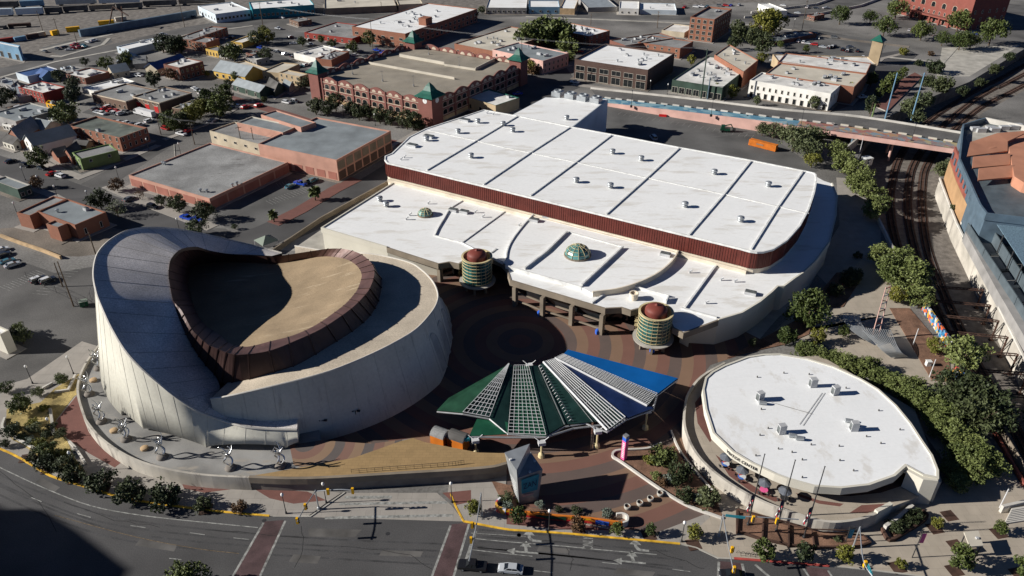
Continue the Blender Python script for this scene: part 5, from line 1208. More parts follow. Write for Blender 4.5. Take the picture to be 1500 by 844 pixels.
bld('pink two storey building with a grey cluttered roof', c3(208,335), c3(-70,272), c3(322,285), c3(208,408), wall='pink_deck', roof='roof_bluegrey', units=9, wins=(('AB',6,(1,4),1.1,1.4),('AD',6,(1,4),1,1.4)))
bld('small brick building with a white cluttered roof at the top centre', c3(462,200), c3(240,155), c3(562,165), c3(455,255), wall='brick_orange', roof='white_roof', units=10, wins=(('AB',5,(1,4),1.2,1.4),('AD',4,(1,4),1.2,1.4)))
bld('dark roofed brick building in front of the small brick one', c3(660,250), c3(575,220), c3(792,162), h=6.5, wall='brick_red', roof='roof_grey', units=7)
bld('flat grey roofed brick building behind the brown offices', c3(962,266), c3(728,232), c3(1022,225), c3(962,325), wall='brick_orange', roof='roof_grey', wins=(('AB',6,(1,4),1.1,1.4),))
O1 = bld('brown brick offices with wide dark windows and a white roof', c3(785,385), c3(382,325), c3(935,292), c3(785,497), wall='brick_dark', roof='white_roof', units=9, par=.9, wins=(('AB',6,(.4,),5.2,3.6),('AB',6,(5.2,),5.2,2.4)))
bld('four storey red brick block with a grid facade', c3(1150,107), c3(1018,92), c3(1260,50), c3(1140,236), wall='brick_orange', roof='roof_grey', units=2, par=1, wins=(('AB',4,(1,4.5,8,11.5),2,2),('AD',8,(1,4.5,8,11.5),1.2,1.8)))
bld('low pale building left of the four storey brick block', c3(985,180), c3(860,165), c3(1010,140), h=3.5, wall='beige_wall', roof='roof_dirty')
bld('white warehouse at the top right behind the ramp', c3(1490,60), c3(1390,20), c4(210,60), h=5, wall='stucco_white', roof='white_roof')
bld('dark glass fronted building with a cluttered white roof', c3(1195,482), c3(918,438), c3(1385,345), c3(1195,555), wall='darkgreen_wall', roof='roof_dirty', units=16, wins=(('AB',7,(.4,),3,3),))
bld('brick fronted back part of the cluttered white roofed building', c3(1310,395), c3(1150,300), c3(1390,330), h=9, wall='brick_orange', roof='roof_cream', units=6)
bld('white painted brick building with a row of narrow windows', c4(440,515), c3(1345,440), c4(500,468), c4(430,612), wall='stucco_white', roof='roof_dirty', units=9, wins=(('AB',13,(4.6,),.9,1.7),('AB',11,(.4,),1.6,2.6),('AD',3,(4.6,),.9,1.7)))
bld('long cream roofed building with brick edges behind the white painted one', c4(568,478), c4(82,402), c4(632,405), h=9, wall='brick_orange', roof='roof_cream', units=7)
bld('long cream roofed building farther back with a tower at its end', c4(635,402), c4(148,342), c4(695,350), h=9.3, wall='brick_orange', roof='roof_dirty', units=6)
bld('back row of the cream roofed buildings along the parking lot', c4(690,352), c4(150,338), c4(672,312), h=8.6, wall='tan_wall', roof='roof_dirty', units=5)
bld('small brick shop with a grey roof by the yellow green tree', c4(138,228), c4(62,208), c4(222,152), c4(138,252), wall='brick_red', roof='roof_bluegrey', units=5)
p = G(c4(670,350)); t = Thing('clock_tower', 'tan corner tower with a green pyramid roof by the brick walkway', 'tower', (*p, 0))
mb = MB(); mb.box(p[0], p[1], 0, 6, 6, 13.5, rad(59)); t.part('shaft', mb, 'tan_wall'); mb = MB(); mb.lathe([(5.2,13.5),(0,17)], p, 4); t.part('roof', mb, 'green_tile')
# union station style red brick building at the top right
U1 = bld('large red brick station with tall arched windows at the top right', c4(1240,-20), c4(835,-105), c4(1330,-60), c4(1210,172), wall='brick_station', roof='roof_grey', wins=(('AB',8,(1,),2.4,3.4,'arch'),('AB',14,(6,),1.2,2.0),('AB',7,(10.5,),3.2,3.4,'arch'),('AD',5,(1,6,11),1.4,2.2)), trim='stone_trim', cat='station', name='station')
a, b = Vector(U1.q[0]), Vector(U1.q[1]); u = (b-a).normalized(); nv = Vector((u.y, -u.x)); nv = nv if nv.dot((a+b)/2-Vector(U1.c)) > 0 else -nv
for k in range(5):
    p = a+(b-a)*(.2+.13*k)+nv*3; mb = MB(); mb.box(p.x, p.y, 0, 1.2, 1.2, 4.6, math.atan2(u.y, u.x)); U1.part('porch_pier', mb, 'brick_station')
p = a+(b-a)*.46+nv*2.2; mb = MB(); mb.box(p.x, p.y, 4.6, (b-a).length*.58, 4.2, .9, math.atan2(u.y, u.x)); U1.part('porch_roof', mb, 'brick_station')

# ---- fillers of the left town
for l, A, B, D, h, wl, rf, gb_ in (('tan cottage with a brown roof behind the green painted house', c5(470,50), c5(400,45), c5(510,30), 3.6, 'tan_wall', 'roof_dark', 'AB'),
    ('flat brown roofed house beside the long dark brick building', c1(450,790), c1(405,775), c1(510,770), 3.2, 'brick_brown', 'roof_dark', None),
    ('small white garage in the lot left of the long brick building', c1(285,668), c1(250,655), c1(330,650), 2.8, 'stucco_white', 'roof_bluegrey', None),
    ('yellow fronted lean-to beside the bright red painted building', c1(330,585), c1(250,565), c1(345,570), 2.6, 'signal_yellow', 'roof_grey', None),
    ('long low sheds behind the low white building', c1(620,400), c1(590,380), c1(690,372), 3.4, 'beige_wall', 'roof_metal', 'AD'),
    ('small teal roofed hut near the glass roofed building', c1(360,385), c1(330,372), c1(400,368), 3, 'white_blue', 'roof_bluegrey', None),
    ('grey shed under trees left of the red brick row', c1(925,255), c1(880,245), c1(960,238), 3.6, 'grey_wall', 'roof_grey', 'AB'),
    ('pale house right of the orange brick block', c1(1265,262), c1(1225,255), c1(1300,245), 3.6, 'beige_wall', 'roof_dirty', None),
    ('red roofed hut by the far left lot', c1(1390,300), c1(1350,290), c1(1430,285), 3, 'brick_red', 'roof_grey', None),
    ('grey metal shed at the far left behind dark trees', c1(60,470), c1(-20,450), c1(100,440), 3.4, 'grey_wall', 'roof_metal', None),
    ('small brick store at the left edge below the bright red building', c1(110,600), c1(40,590), c1(170,580), 3.2, 'brick_brown', 'roof_grey', None),
    ('little cream house at the left edge near the street', c5(70,40), c5(10,20), c5(120,10), 3.4, 'cream_wall', 'roof_dark', 'AB'),
    ('low white shop front behind the pink brick house', c1(60,690), c1(10,680), c1(95,665), 3, 'stucco_white', 'roof_dirty', None),
    ('brown workshop in front of the cream roofed long shed', c2(250,120), c2(200,105), c2(300,100), 3.6, 'brick_brown', 'roof_grey', None),
    ('small grey office near the tan flats', c2(20,330), c2(-40,315), c2(60,305), 3.6, 'grey_wall', 'roof_dirty', None),
    ('little brick house between station lot and ramp', c4(350,90), c4(310,82), c4(390,75), 3.4, 'brick_red', 'roof_grey', None)):
    bld(l, A, B, D, h=h, wall=wl, roof=rf, gable=gb_, wins=(('AB',3,(.8,),1,1.2),('AD',2,(.8,),1,1.2)), units=0 if gb_ else 2)
# ================================================================ parking garage with corner towers
gb = c2(985,692); GA, GB_, GD = c2(980,566), c2(325,424), c2(1468,345)
gh = hgt(gb, GA); q = rect(G(GA, gh), G(GB_, gh), G(GD, gh))
gt = Thing('parking_garage', 'brick parking garage with arched parapets and green roofed corner towers', 'parking garage', (*((Vector(q[0])+Vector(q[2]))/2), 0))
poly = ccw(q)
mb = MB(); mb.prism(poly, 0, gh-.9, top=False); gt.part('wall', mb, 'brick_garage')
mb = MB(); mb.prism(offset(poly, .06), 0, 2.0, top=False); gt.part('base_course', mb, 'stone_tan')
mb = MB(); mb.poly(offset(poly, -.2), 0, gh-1.2); gt.part('roof_deck', mb, 'roof_tan')
op = {}
def opening(w, h):
    return win_mesh(w, h, 'arch')
def segarch(w, h0, rise, th=.5, m=None):
    mb = MB(); pts = [(-w/2, 0), (w/2, 0)]+[(w/2*math.cos(math.pi*i/10), h0+rise*math.sin(math.pi*i/10)) for i in range(11)]
    pts = [(-w/2, 0), (w/2, 0)]+[(w/2-w*i/10, h0+rise*math.sin(math.pi*i/10)) for i in range(11)]
    n = len(pts); mb.add([(x, -th/2, z) for x, z in pts]+[(x, th/2, z) for x, z in pts], [list(range(n)), list(range(n, 2*n))[::-1]]+[[i, (i+1) % n, n+(i+1) % n, n+i] for i in range(n)])
    for s in (-1, 1):
        cx_ = s*w*.2; rr = w*.13; pp = [(cx_+rr*math.cos(math.pi*k/6), .25+rr*math.sin(math.pi*k/6)) for k in range(7)]
        for y in (-th/2-.02, th/2+.02): mb.add([(x, y, z) for x, z in pp], [list(range(7))], 1)
    return mb.mesh('parapet_arch', ['brick_garage', 'stone_trim'])
cen = (Vector(q[0])+Vector(q[2]))/2
for (i0, i1, N, rows) in ((0,1,6,True),(0,3,6,True),(1,2,6,False),(3,2,5,False)):
    a, b = Vector(q[i0]), Vector(q[i1]); d = (b-a); L = d.length; d.normalize(); nv = Vector((d.y, -d.x))
    if nv.dot((a+b)/2-cen) < 0: d, nv, a, b = -d, -nv, b, a
    ang = math.atan2(nv.y, nv.x)+math.pi/2; bay = (L-14)/N; me = segarch(bay-.8, 1.3, 1.5)
    for k in range(N):
        p = a+d*(7+bay*(k+.5)); gt.inst('parapet_arch', me, (p.x-nv.x*.3, p.y-nv.y*.3, gh-1.0), ang)
        if rows:
            for z in (3.0, 6.6):
                for s in (-1, 1):
                    r = p+d*(s*bay*.2); gt.inst('opening', opening(bay*.28, 2.3), (r.x, r.y, z), ang)
        e = a+d*(7+bay*k); mb = MB(); mb.box(e.x+nv.x*.12, e.y+nv.y*.12, 0, .9, .5, gh+.6, math.atan2(d.y, d.x)); gt.part('pilaster', mb, 'brick_garage')
    for z in (2.6, 6.2, gh-1.3):
        mb = MB(); mb.box((a.x+b.x)/2+nv.x*.05, (a.y+b.y)/2+nv.y*.05, z, L, .2, .25, math.atan2(d.y, d.x)); gt.part('band', mb, 'stone_trim')
ga = math.atan2(q[1][1]-q[0][1], q[1][0]-q[0][0])
for i, s in enumerate((1.15, .95, 1.0, 1.0)):
    p = Vector(q[i])+(cen-Vector(q[i])).normalized()*3.2
    mb = MB(); mb.box(p.x, p.y, 0, 7*s, 7*s, gh+2.6, ga); tw = gt.part('tower', mb, 'brick_garage')
    mb = MB(); z = gh+2.6; rows = []
    for r, zz in ((4.6*s,z),(4.6*s,z+.3),(3.0*s,z+1.6),(2.0*s,z+2.6),(1.1*s,z+4.6),(0.02,z+6.2)):
        rows.append([(p.x+r*math.sqrt(2)*math.cos(ga+math.pi/4+k*math.pi/2), p.y+r*math.sqrt(2)*math.sin(ga+math.pi/4+k*math.pi/2), zz) for k in range(4)])
    mb.loft(rows, 0, True); gt.part('tower_roof', mb, 'green_tile', tw)
    if i == 0:
        for j in (1, 3):
            d = (Vector(q[j])-Vector(q[0])).normalized(); nv = Vector((d.y, -d.x)); nv = nv if nv.dot(p-cen) > 0 else -nv
            c = p+nv*(3.5*s+.05); mb = MB(); mb.add([(c.x+d.x*1.25*math.cos(t), c.y+d.y*1.25*math.cos(t), gh+1.0+1.25*math.sin(t)) for t in [2*math.pi*k/20 for k in range(20)]], [list(range(20))]); cf = gt.part('clock_face', mb, 'paint_white', tw)
            mb = MB(); c2_ = c+nv*.03
            for t, L in ((1.9,.9),(.4,.65)): mb.add([(c2_.x+d.x*x, c2_.y+d.y*x, gh+1.0+z) for x, z in ((-.06*math.sin(t), .06*math.cos(t)), (.06*math.sin(t), -.06*math.cos(t)), (L*math.cos(t)+.03, L*math.sin(t)))], [[0,1,2]])
            gt.part('clock_hands', mb, 'metal_dark', tw)
for a, b, hh in ((c2(640,352),c2(1110,437),1.2),(c2(808,312),c2(1055,357),1.6),(c2(1055,362),c2(1225,388),1.1),(c2(1225,388),c2(1332,335),1.6)):
    A, B = G(a, gh-1.2), G(b, gh-1.2); mb = MB(); mb.wall([A, B], .4, gh-1.2, gh-1.2+hh); gt.part('ramp_wall', mb, 'roof_cream')
mb = MB(); rg = random.Random(3)
for r in range(5):
    for k in range(24):
        o = Vector(q[0])+(Vector(q[1])-Vector(q[0]))*(.1+.8*k/24)+(Vector(q[3])-Vector(q[0]))*(.12+.17*r); d = (Vector(q[3])-Vector(q[0])).normalized()
        line_strip(mb, o, o+d*4.5, .14, gh-1.19)
gt.part('bay_lines', mb, 'paint_line')['kind'] = 'stuff'
for px in (c2(550,410),c2(715,448),c2(885,475),c2(968,300),c2(1135,368)):
    p = G(px, gh-1.2); mb = MB(); mb.lathe([(.4,gh-1.2),(.4,gh-.2),(.1,gh-.2)], p, 8); mb.tube((*p, gh-.2), (*p, gh+4), .1, .08, 6); mb.tube((p[0]-.8, p[1], gh+4), (p[0]+.8, p[1], gh+4), .12, .12, 6); gt.part('deck_lamp', mb, 'metal_grey')
bld('tan annex with a green tiled edge at the right foot of the garage', c2(1335,580), c2(1168,530), c2(1442,530), h=6, wall='tan_wall', roof='roof_dirty', capm='green_tile', wins=(('AB',3,(.8,),1.6,2.2,'arch'),), units=1)

# ================================================================ painted bridge
N_ = smooth([(*W((x,y),z),) for x,y,z in ((865,130,.4),(1006.7,145,2.3),(1140,161,4.1),(1260,172,4.5),(1420,197.5,4.5))], 6)
S_ = smooth([(*W((x,y),z),) for x,y,z in ((882,153,.4),(975,163,2.3),(1124,181,4.1),(1246.7,198,4.5),(1410,222,4.5))], 6)
br = Thing('road_bridge', 'road bridge over the railway with a mural painted footway and white edge blocks', 'bridge', (*((Vector(N_[12][:2])+Vector(S_[12][:2]))/2), 0))
def lerp(t): return [tuple(a*(1-t)+b*t for a, b in zip(p, q)) for p, q in zip(N_, S_)]
mb = MB(); mb.loft([N_, lerp(.28), lerp(.56)]); br.part('carriageway', mb, 'asphalt_worn')
half = len(N_)//2
for a, b, m in ((0, 14, 'mural_blue'), (14, len(N_), 'mural_warm')):
    mb = MB(); r0 = [(x, y, z+.15) for x, y, z in lerp(.6)[a:b+1]]; r1 = [(x, y, z+.15) for x, y, z in lerp(1)[a:b+1]]; mb.loft([[(x, y, z-.2) for x, y, z in r0], r0, r1]); br.part('footway', mb, m)
mb = MB(); mb.loft([[(x, y, z-1.0) for x, y, z in N_], [(x, y, z+.9) for x, y, z in N_], [(x, y, z+.9) for x, y, z in lerp(.025)], [(x, y, z) for x, y, z in lerp(.025)]]); br.part('north_barrier', mb, 'concrete_light')
mb = MB(); k = 13; lp1 = lerp(1.02); mb.loft([[(x, y, 0) for x, y, z in lp1[:k+1]], [(x, y, z+.9) for x, y, z in lp1[:k+1]], [(x, y, z+.9) for x, y, z in lerp(.985)[:k+1]], [(x, y, z) for x, y, z in lerp(.985)[:k+1]]]); br.part('retaining_wall', mb, 'pink_deck')
mb = MB(); mb.loft([[(x, y, z-1.3) for x, y, z in lp1[k:]], [(x, y, z+.5) for x, y, z in lp1[k:]], [(x, y, z+.5) for x, y, z in lerp(.985)[k:]], [(x, y, z) for x, y, z in lerp(.985)[k:]]]); br.part('parapet', mb, 'pink_deck')
mb = MB(); mb.loft([[(x, y, z-1.25) for x, y, z in lp1[k:]], [(x, y, z-1.25) for x, y, z in N_[k:]]]); br.part('girder_soffit', mb, 'concrete_dark')
mb = MB(); pts = lerp(.97)[k:]
for j in range(len(pts)-1):
    for t in (0,.25,.5,.75): 
        p = [a*(1-t)+b*t for a, b in zip(pts[j], pts[j+1])]; mb.tube((p[0], p[1], p[2]+.5), (p[0], p[1], p[2]+1.6), .05, .05, 4)
for dz in (1.0, 1.6): mb.path([(x, y, z+dz) for x, y, z in pts], .06, 4)
br.part('railing', mb, 'metal_grey')
L58 = lerp(.575); acc = 0
for j in range(len(L58)-1):
    a, b = Vector(L58[j]), Vector(L58[j+1]); L = (b-a).length; d = (b-a).normalized()
    while acc < L:
        c = a+d*acc; mb = MB(); mb.box(c.x, c.y, c.z-.05, 3.4, .8, .75, math.atan2(d.y, d.x)); br.part('edge_block', mb, 'roof_cream' if c.x > 150 else 'concrete_light'); acc += 6.0
    acc -= L
for px, zb, m in (((1247,213),0,'steel_blue'),((1301,235),TZ,'pink_deck'),((1352,222),TZ,'concrete'),((1178,205),0,'concrete')):
    p = G(px, zb); mb = MB(); mb.tube((*p, zb), (*p, 3.3), .55, .55, 10); br.part('column', mb, m)
    p2 = (p[0]+3, p[1]+9); mb = MB(); mb.tube((*p2, zb), (*p2, 3.3), .55, .55, 10); br.part('column', mb, m)

# ================================================================ ballpark stand at the right edge
bp = Thing('ballpark_stand', 'ballpark stand with orange shed roofs, red and tan panels and slate walls', 'stadium', (*G((1470,300)), 0))
fb = gs([(1384,262),(1392,290),(1402,315),(1414,340)])
mb = MB(); mb.wall(fb, .8, 0, 7.5); bp.part('facade_panel', mb, 'ballpark_tan'); mb = MB(); mb.wall(offset(fb, -.15, False), .7, 7.5, 13.5); bp.part('facade_panel', mb, 'ballpark_red')
for i in range(len(fb)-1):
    for t in (.15,.5,.85):
        p = Vector(fb[i])+(Vector(fb[i+1])-Vector(fb[i]))*t; d = (Vector(fb[i+1])-Vector(fb[i])).normalized(); nv = Vector((d.y, -d.x)); 
        if nv.x > 0: nv = -nv
        mb = MB(); mb.box(p.x+nv.x*.45, p.y+nv.y*.45, 9.6, 1.8, .25, 2.4, math.atan2(d.y, d.x)); bp.part('window', mb, 'steel_blue')
bk = gs([(1411.5,182),(1444,172.5),(1540,192),(1620,230),(1600,330),(1446,312),(1436,299),(1406,232)], 14)
mb = MB(); mb.prism(bk, 0, 12.0, 0, 1); bp.part('block', mb, ['steel_blue', 'panel_slate']); mb = MB(); mb.poly(ccw(gs([(1414,200),(1444,183),(1500,190),(1540,200),(1500,215),(1420,214)], 12.02)), 0, 12.02); bp.part('plant_deck', mb, 'concrete'); mb = MB(); mb.wall(ccw(bk), .6, 11.5, 14, closed=True); bp.part('parapet', mb, 'steel_blue')
mb = MB(); mb.wall(gs([(1444,172.5),(1500,184),(1545,193)], 14), .9, 12, 14.1); bp.part('parapet', mb, 'concrete_light')
def shed(px, z0, z1, m='ballpark_orange', th=.5):
    a = [W(px[0], z1), W(px[1], z1), W(px[2], z0), W(px[3], z0)]; mb = MB(); mb.add(a+[(x, y, z-th) for x, y, z in a], [[0,1,2,3],[7,6,5,4],[0,4,5,1],[1,5,6,2],[2,6,7,3],[3,7,4,0]]); bp.part('shed_roof', mb, m)
shed([(1421.6,208),(1476,207),(1476,221),(1416.6,229)], 15, 17); shed([(1425.7,229.6),(1480,224.7),(1479.6,241),(1424.5,246)], 14.6, 16.2); shed([(1434,246.6),(1485,241.6),(1485,259),(1432.7,264)], 14.2, 15.8)
shed([(1461,195),(1510,191),(1476,207),(1421.6,208)], 17, 18.2, 'ballpark_orange')
mb = MB(); mb.prism(gs([(1476,207),(1512,192),(1620,190),(1620,300),(1500,268),(1486,259)], 15.5), 10, 15.6); bp.part('upper_block', mb, 'ballpark_orange')
for x, y in ((1428,192),(1436,193.5),(1450,191),(1456,193),(1470,190),(1484,189.5),(1489,187)): bp.inst('roof_unit', RU2, (*G((x, y), 12), 12), 0, sc_=(1.3,1.3,1.3))
deck = gs([(1414,340),(1460,424),(1500,492),(1570,600),(1800,600),(1700,330),(1446,306)], 3.5)
mb = MB(); mb.prism(deck, 0, 3.5); bp.part('terrace_deck', mb, 'grey_wall')
for k in range(7):
    A, B = G((1436+14*k, 350+24*k), 3.5), G((1500+14*k, 345+24*k), 3.5); mb = MB(); mb.wall([A, B], 1.2, 3.45, 3.9); bp.part('seat_row', mb, 'concrete' if k % 2 else 'metal_dark')
sb = gs([(1410,350),(1434,390),(1457,426),(1480,462),(1502,500),(1550,580)])
for i in range(len(sb)-1):
    mb = MB(); a, b = Vector(sb[i]), Vector(sb[i+1]); d = (b-a).normalized()*.15; mb.wall([a+d, b-d], .3, 0, 6.2); bp.part('slate_panel', mb, 'panel_slate')
sb = gs([(1427,318),(1448,350),(1472,388),(1497,426),(1525,470)], 3.5)
for i in range(len(sb)-1):
    mb = MB(); a, b = Vector(sb[i]), Vector(sb[i+1]); d = (b-a).normalized()*.1; mb.wall([a+d, b-d], .3, 3.5, 7.5); bp.part('slate_panel', mb, 'panel_slate')
mr = [W(p, 10.5) for p in ((1444.5,304),(1475,309),(1500,312),(1640,330),(1640,560),(1500,388))]
mb = MB(); mb.add(mr+[(x, y, z-.25) for x, y, z in mr], [list(range(6)), list(range(6,12))[::-1]]+[[i, 6+i, 6+(i+1) % 6, (i+1) % 6] for i in range(6)]); bp.part('mesh_roof', mb, 'mesh_blue')
for px in ((1455,322),(1470,345),(1485,368),(1498,388),(1480,320)):
    p = G(px, 10.3); mb = MB(); mb.tube((*p, 3.5), (*p, 10.4), .2, .2, 6); bp.part('post', mb, 'metal_dark')
# concrete ledge walls along the cutting
for px, w_, h_, l in (([(1376,262),(1401,328),(1426,378),(1448,422),(1481,488),(1531,588)],.5,.6,'low concrete kerb wall along the top of the cutting beside the ballpark'),([(1385,268),(1408,330),(1433,385),(1462,435),(1492,490),(1540,580)],.35,1.0,'second thin concrete wall between the cutting and the slate panels')):
    q = gs(px); mb = MB(); mb.wall(q, w_, 0, h_); solo('ledge_wall', l, 'wall', mb, 'concrete_light', q[2])
poly_sheet('ledge', [(1375,266),(1400,330),(1425,380),(1447,424),(1480,490),(1530,590),(1560,585),(1500,500),(1457,426),(1410,350),(1384,275)], .02, 'concrete_light')
# frames over the cutting
RT = [(1440,425),(1450.7,448),(1462.7,470.7),(1476,494.7),(1490.7,520),(1506,548),(1526,582)]
LT = [(1378,421),(1357,439.5),(1371,462),(1386,486),(1398,513),(1415,541),(1436,577)]
for k, (a, b) in enumerate(zip(RT, LT)):
    A, B = Vector(W(a, .6)), Vector(W(b, .6)); t = Thing('gantry_frame', ORD[k]+' rusty steel frame spanning the railway cutting, counted from the far end', 'frame', (A.x, A.y, TZ), 'steel frames over the cutting')
    d = (B-A).normalized(); s = Vector((-d.y, d.x, 0))*.5; mb = MB()
    mb.tube(A+s, B+s, .17, .17, 5); mb.tube(A-s, B-s, .17, .17, 5); n = 12
    for j in range(n):
        p, q = A+(B-A)*(j/n), A+(B-A)*((j+1)/n); mb.tube(p+s*(1 if j % 2 else -1), q+s*(-1 if j % 2 else 1), .07, .07, 4)
    t.part('crossbeam', mb, 'rust'); mb = MB(); mb.tube((A.x, A.y, TZ), A+Vector((0,0,.2)), .28, .28, 6); mb.box(A.x, A.y, TZ, 1, 1, .4); t.part('post', mb, 'rust')
    mb = MB(); mb.tube((A.x+d.x*2.2, A.y+d.y*2.2, .5), (A.x, A.y, -1.8), .1, .1, 5); t.part('brace', mb, 'rust')
# mural walls on the rim
def wall_thing(label, px, w_, h_, m, cat='wall', name='wall', z=0):
    q = gs(px, z); mb = MB(); mb.wall(q, w_, z, z+h_); return solo(name, label, cat, mb, m, q[len(q)//2])
wall_thing('long wall covered with a bright mural above the cutting', [(1351,454),(1392,516)], .5, 3.0, 'mural_wall', name='mural_wall')
wall_thing('white and cyan painted wall between the two big trees above the cutting', [(1394,548),(1424,567)], .5, 2.6, 'wrap', name='mural_wall')
wall_thing('white topped parapet wall on the bend of the cutting', [(1285.5,324),(1296,345),(1314,384)], .7, 1.4, 'concrete_light')
wall_thing('concrete wing wall under the bridge above the dirt slope', [(1238,226),(1254,213)], .8, 3.5, 'concrete')
wall_thing('brick wall with white coping along the cutting at the lower right', [(1446,620),(1500,714)], .6, 1.0, 'ballpark_red')
wall_thing('brown mesh fence beyond the white coped brick wall', [(1452,618),(1510,714)], .12, 2.2, 'eave_brown', 'fence', 'fence')
# ================================================================ trees and shrubs
def clump_crown(seed, shape, nclump, nleaf, leaf, cr, gap=.0):
    """many small leaf faces gathered in clumps through the crown's volume; unit width 1, base at z=0"""
    rg = random.Random(seed); vs, fs = [], []
    rx, rz, zc, flat_ = shape
    for i in range(nclump):
        while True:
            a = rg.uniform(0, 2*math.pi); u = rg.uniform(-1, 1); r = rg.uniform(.25, 1)**.45
            s = math.sqrt(1-u*u); p = Vector((rx*r*s*math.cos(a), rx*r*s*math.sin(a), zc+rz*r*u))
            k = 1+.22*math.sin(3*a+seed)+.15*math.sin(5*a+seed*2)
            p.x *= k; p.y *= k
            if p.z > zc-rz*flat_: break
        c = cr*rg.uniform(.6, 1.3)
        for j in range(nleaf):
            d = Vector((rg.gauss(0, 1), rg.gauss(0, 1), rg.gauss(0, .8))); d *= c*rg.uniform(.5, 1)**.5/max(.2, d.length)
            q = p+d; n = Vector((rg.gauss(0, 1), rg.gauss(0, 1), rg.gauss(.6, 1))).normalized(); t = n.orthogonal().normalized(); b = n.cross(t)
            ang = rg.uniform(0, 6.28); t, b = t*math.cos(ang)+b*math.sin(ang), b*math.cos(ang)-t*math.sin(ang)
            L = leaf*rg.uniform(.6, 1.4); w_ = L*.55; o = len(vs)
            vs += [q-t*L, q+b*w_, q+t*L, q-b*w_]; fs.append([o, o+1, o+2, o+3])
    return vs, fs
def crown_mesh(kind, seed):
    S = {'round': ((.42,.40,.52,.95), 66, 30, .040, .115), 'dense': ((.43,.42,.50,1), 95, 34, .034, .105), 'airy': ((.46,.26,.40,.8), 70, 24, .036, .12),
         'small': ((.40,.48,.62,.9), 42, 26, .062, .14), 'bush': ((.44,.34,.30,.9), 46, 30, .05, .13), 'tall': ((.36,.60,.72,.9), 70, 30, .05, .13), 'sparse': ((.42,.38,.5,.9), 38, 15, .032, .13)}[kind]
    vs, fs = clump_crown(seed, *S); mb = MB(); mb.v = vs; mb.f = fs; mb.m = [0]*len(fs); return mb
def trunk_mesh(kind, seed):
    rg = random.Random(seed+50); mb = MB(); h = {'airy': .25, 'small': .3, 'tall': .35, 'bush': .08, 'sparse': .3}.get(kind, .28)
    mb.path([(0,0,-.02),(.008,.004,h*.5),(.0,.01,h)], [.035,.026,.022], 6)
    for k in range(5):
        a = k*1.26+rg.uniform(-.3, .3); mb.path([(0,.01,h*.9),(.14*math.cos(a),.14*math.sin(a),h+.15),(.28*math.cos(a),.28*math.sin(a),h+.3)], [.018,.012,.005], 5)
    return mb
CROWNS = {}
LEAF = {'oak': 'leaf_oak', 'dark': 'leaf_dark', 'mesq': 'leaf_mesquite', 'yel': 'leaf_yellow', 'olive': 'leaf_olive', 'red': 'leaf_red', 'silver': 'leaf_silver'}
def crown_of(kind, leafm, v):
    k = (kind, leafm, v)
    if k not in CROWNS:
        CROWNS[k] = (crown_mesh(kind, v*7+len(kind)).mesh('crown', LEAF[leafm]), trunk_mesh(kind, v).mesh('trunk', 'bark'))
    return CROWNS[k]
def tree(base, wpx, kind, leafm, label, name='tree', cat='tree', group=None, hk=1.0, z=0.1):
    """base: pixel of the trunk foot, wpx: crown width in photo pixels"""
    p = G(base, z); s = CT*(base[1]-422+FPX*math.tan(TILT))/HC; w_ = wpx/s
    t = Thing(name, label, cat, (*p, z), group)
    cm, tm = crown_of(kind, leafm, R.randrange(3)); rz = R.uniform(0, 6.28); hs = hk*R.uniform(.9, 1.1)
    link('crown', cm, t.o, (0,0,0), rz, (w_, w_, w_*hs)); link('trunk', tm, t.o, (0,0,0), rz, (w_, w_, w_*hs)); return t
SHR = {'trees among the left town houses': .82, 'dense row of trees behind the round roof': .72, 'trees along the garage front': .85, 'trees behind the orange container': .85, 'trees in the middle of the path': .88, 'trees of the small park': .85, 'trees behind the garage': .9, 'trees along the cutting beyond the bridge': .8, 'trees by the small brick shop': .85, 'curving row of trees beside the cutting': .9, 'trees along the curved yellow kerb': .9, 'trees of the corner garden': .9}
def grow(items, tmpl, kind, leafm, name='tree', cat='tree', group=None, hk=1.0, z=.1):
    items = sorted(items, key=lambda i: i[0][0])
    for i, it in enumerate(items):
        lf = it[2] if len(it) > 2 else leafm; kd = it[3] if len(it) > 3 else kind
        o = ORD[i] if i < len(ORD) else 'last'
        tree(it[0], it[1]*SHR.get(group, 1), kd, lf, tmpl % o, name, cat, group, hk, z)
# kerbside trees
grow([(e1(260,250),34),(e1(405,315),40),(e1(560,362),48),(e1(730,408),50),(e1(925,435),54),(e1(1120,470),30),(e1(1315,482),26,'red'),(e1(205,200),30,'dark')], '%s small dark tree along the yellow kerb, counted from the left', 'bush', 'dark', group='trees along the curved yellow kerb', hk=.95)
grow([((35,604),40),((20,640),32,'dark'),((54,634),24,'olive'),((72,668),34),((92,640),22,'dark'),((100,690),40,'dark'),((8,655),20,'dark'),((10,575),26),((92,562),24),((58,580),22,'olive')], '%s tree of the garden beside the left corner, counted from the left', 'round', 'oak', group='trees of the corner garden', hk=.8)
grow([((34,642),16),((44,650),18,'silver'),((58,652),20,'yel'),((68,640),16),((50,622),18,'yel'),((26,628),14),((84,668),18),((76,628),16,'dark'),((96,666),16,'yel'),((64,600),14,'yel')], '%s low shrub in the dry grass of the corner garden', 'bush', 'olive', 'shrub', 'shrub', 'shrubs of the corner garden', .8, .16)
grow([(e3(70,560),28),(e3(397,592),24,'red'),(e3(615,612),21),(e3(797,620),19),(e3(1037,640),25,'yel'),(e3(-170,505),24,'yel')], '%s young street tree before the court, counted from the left', 'small', 'oak', group='young trees along the straight kerb')
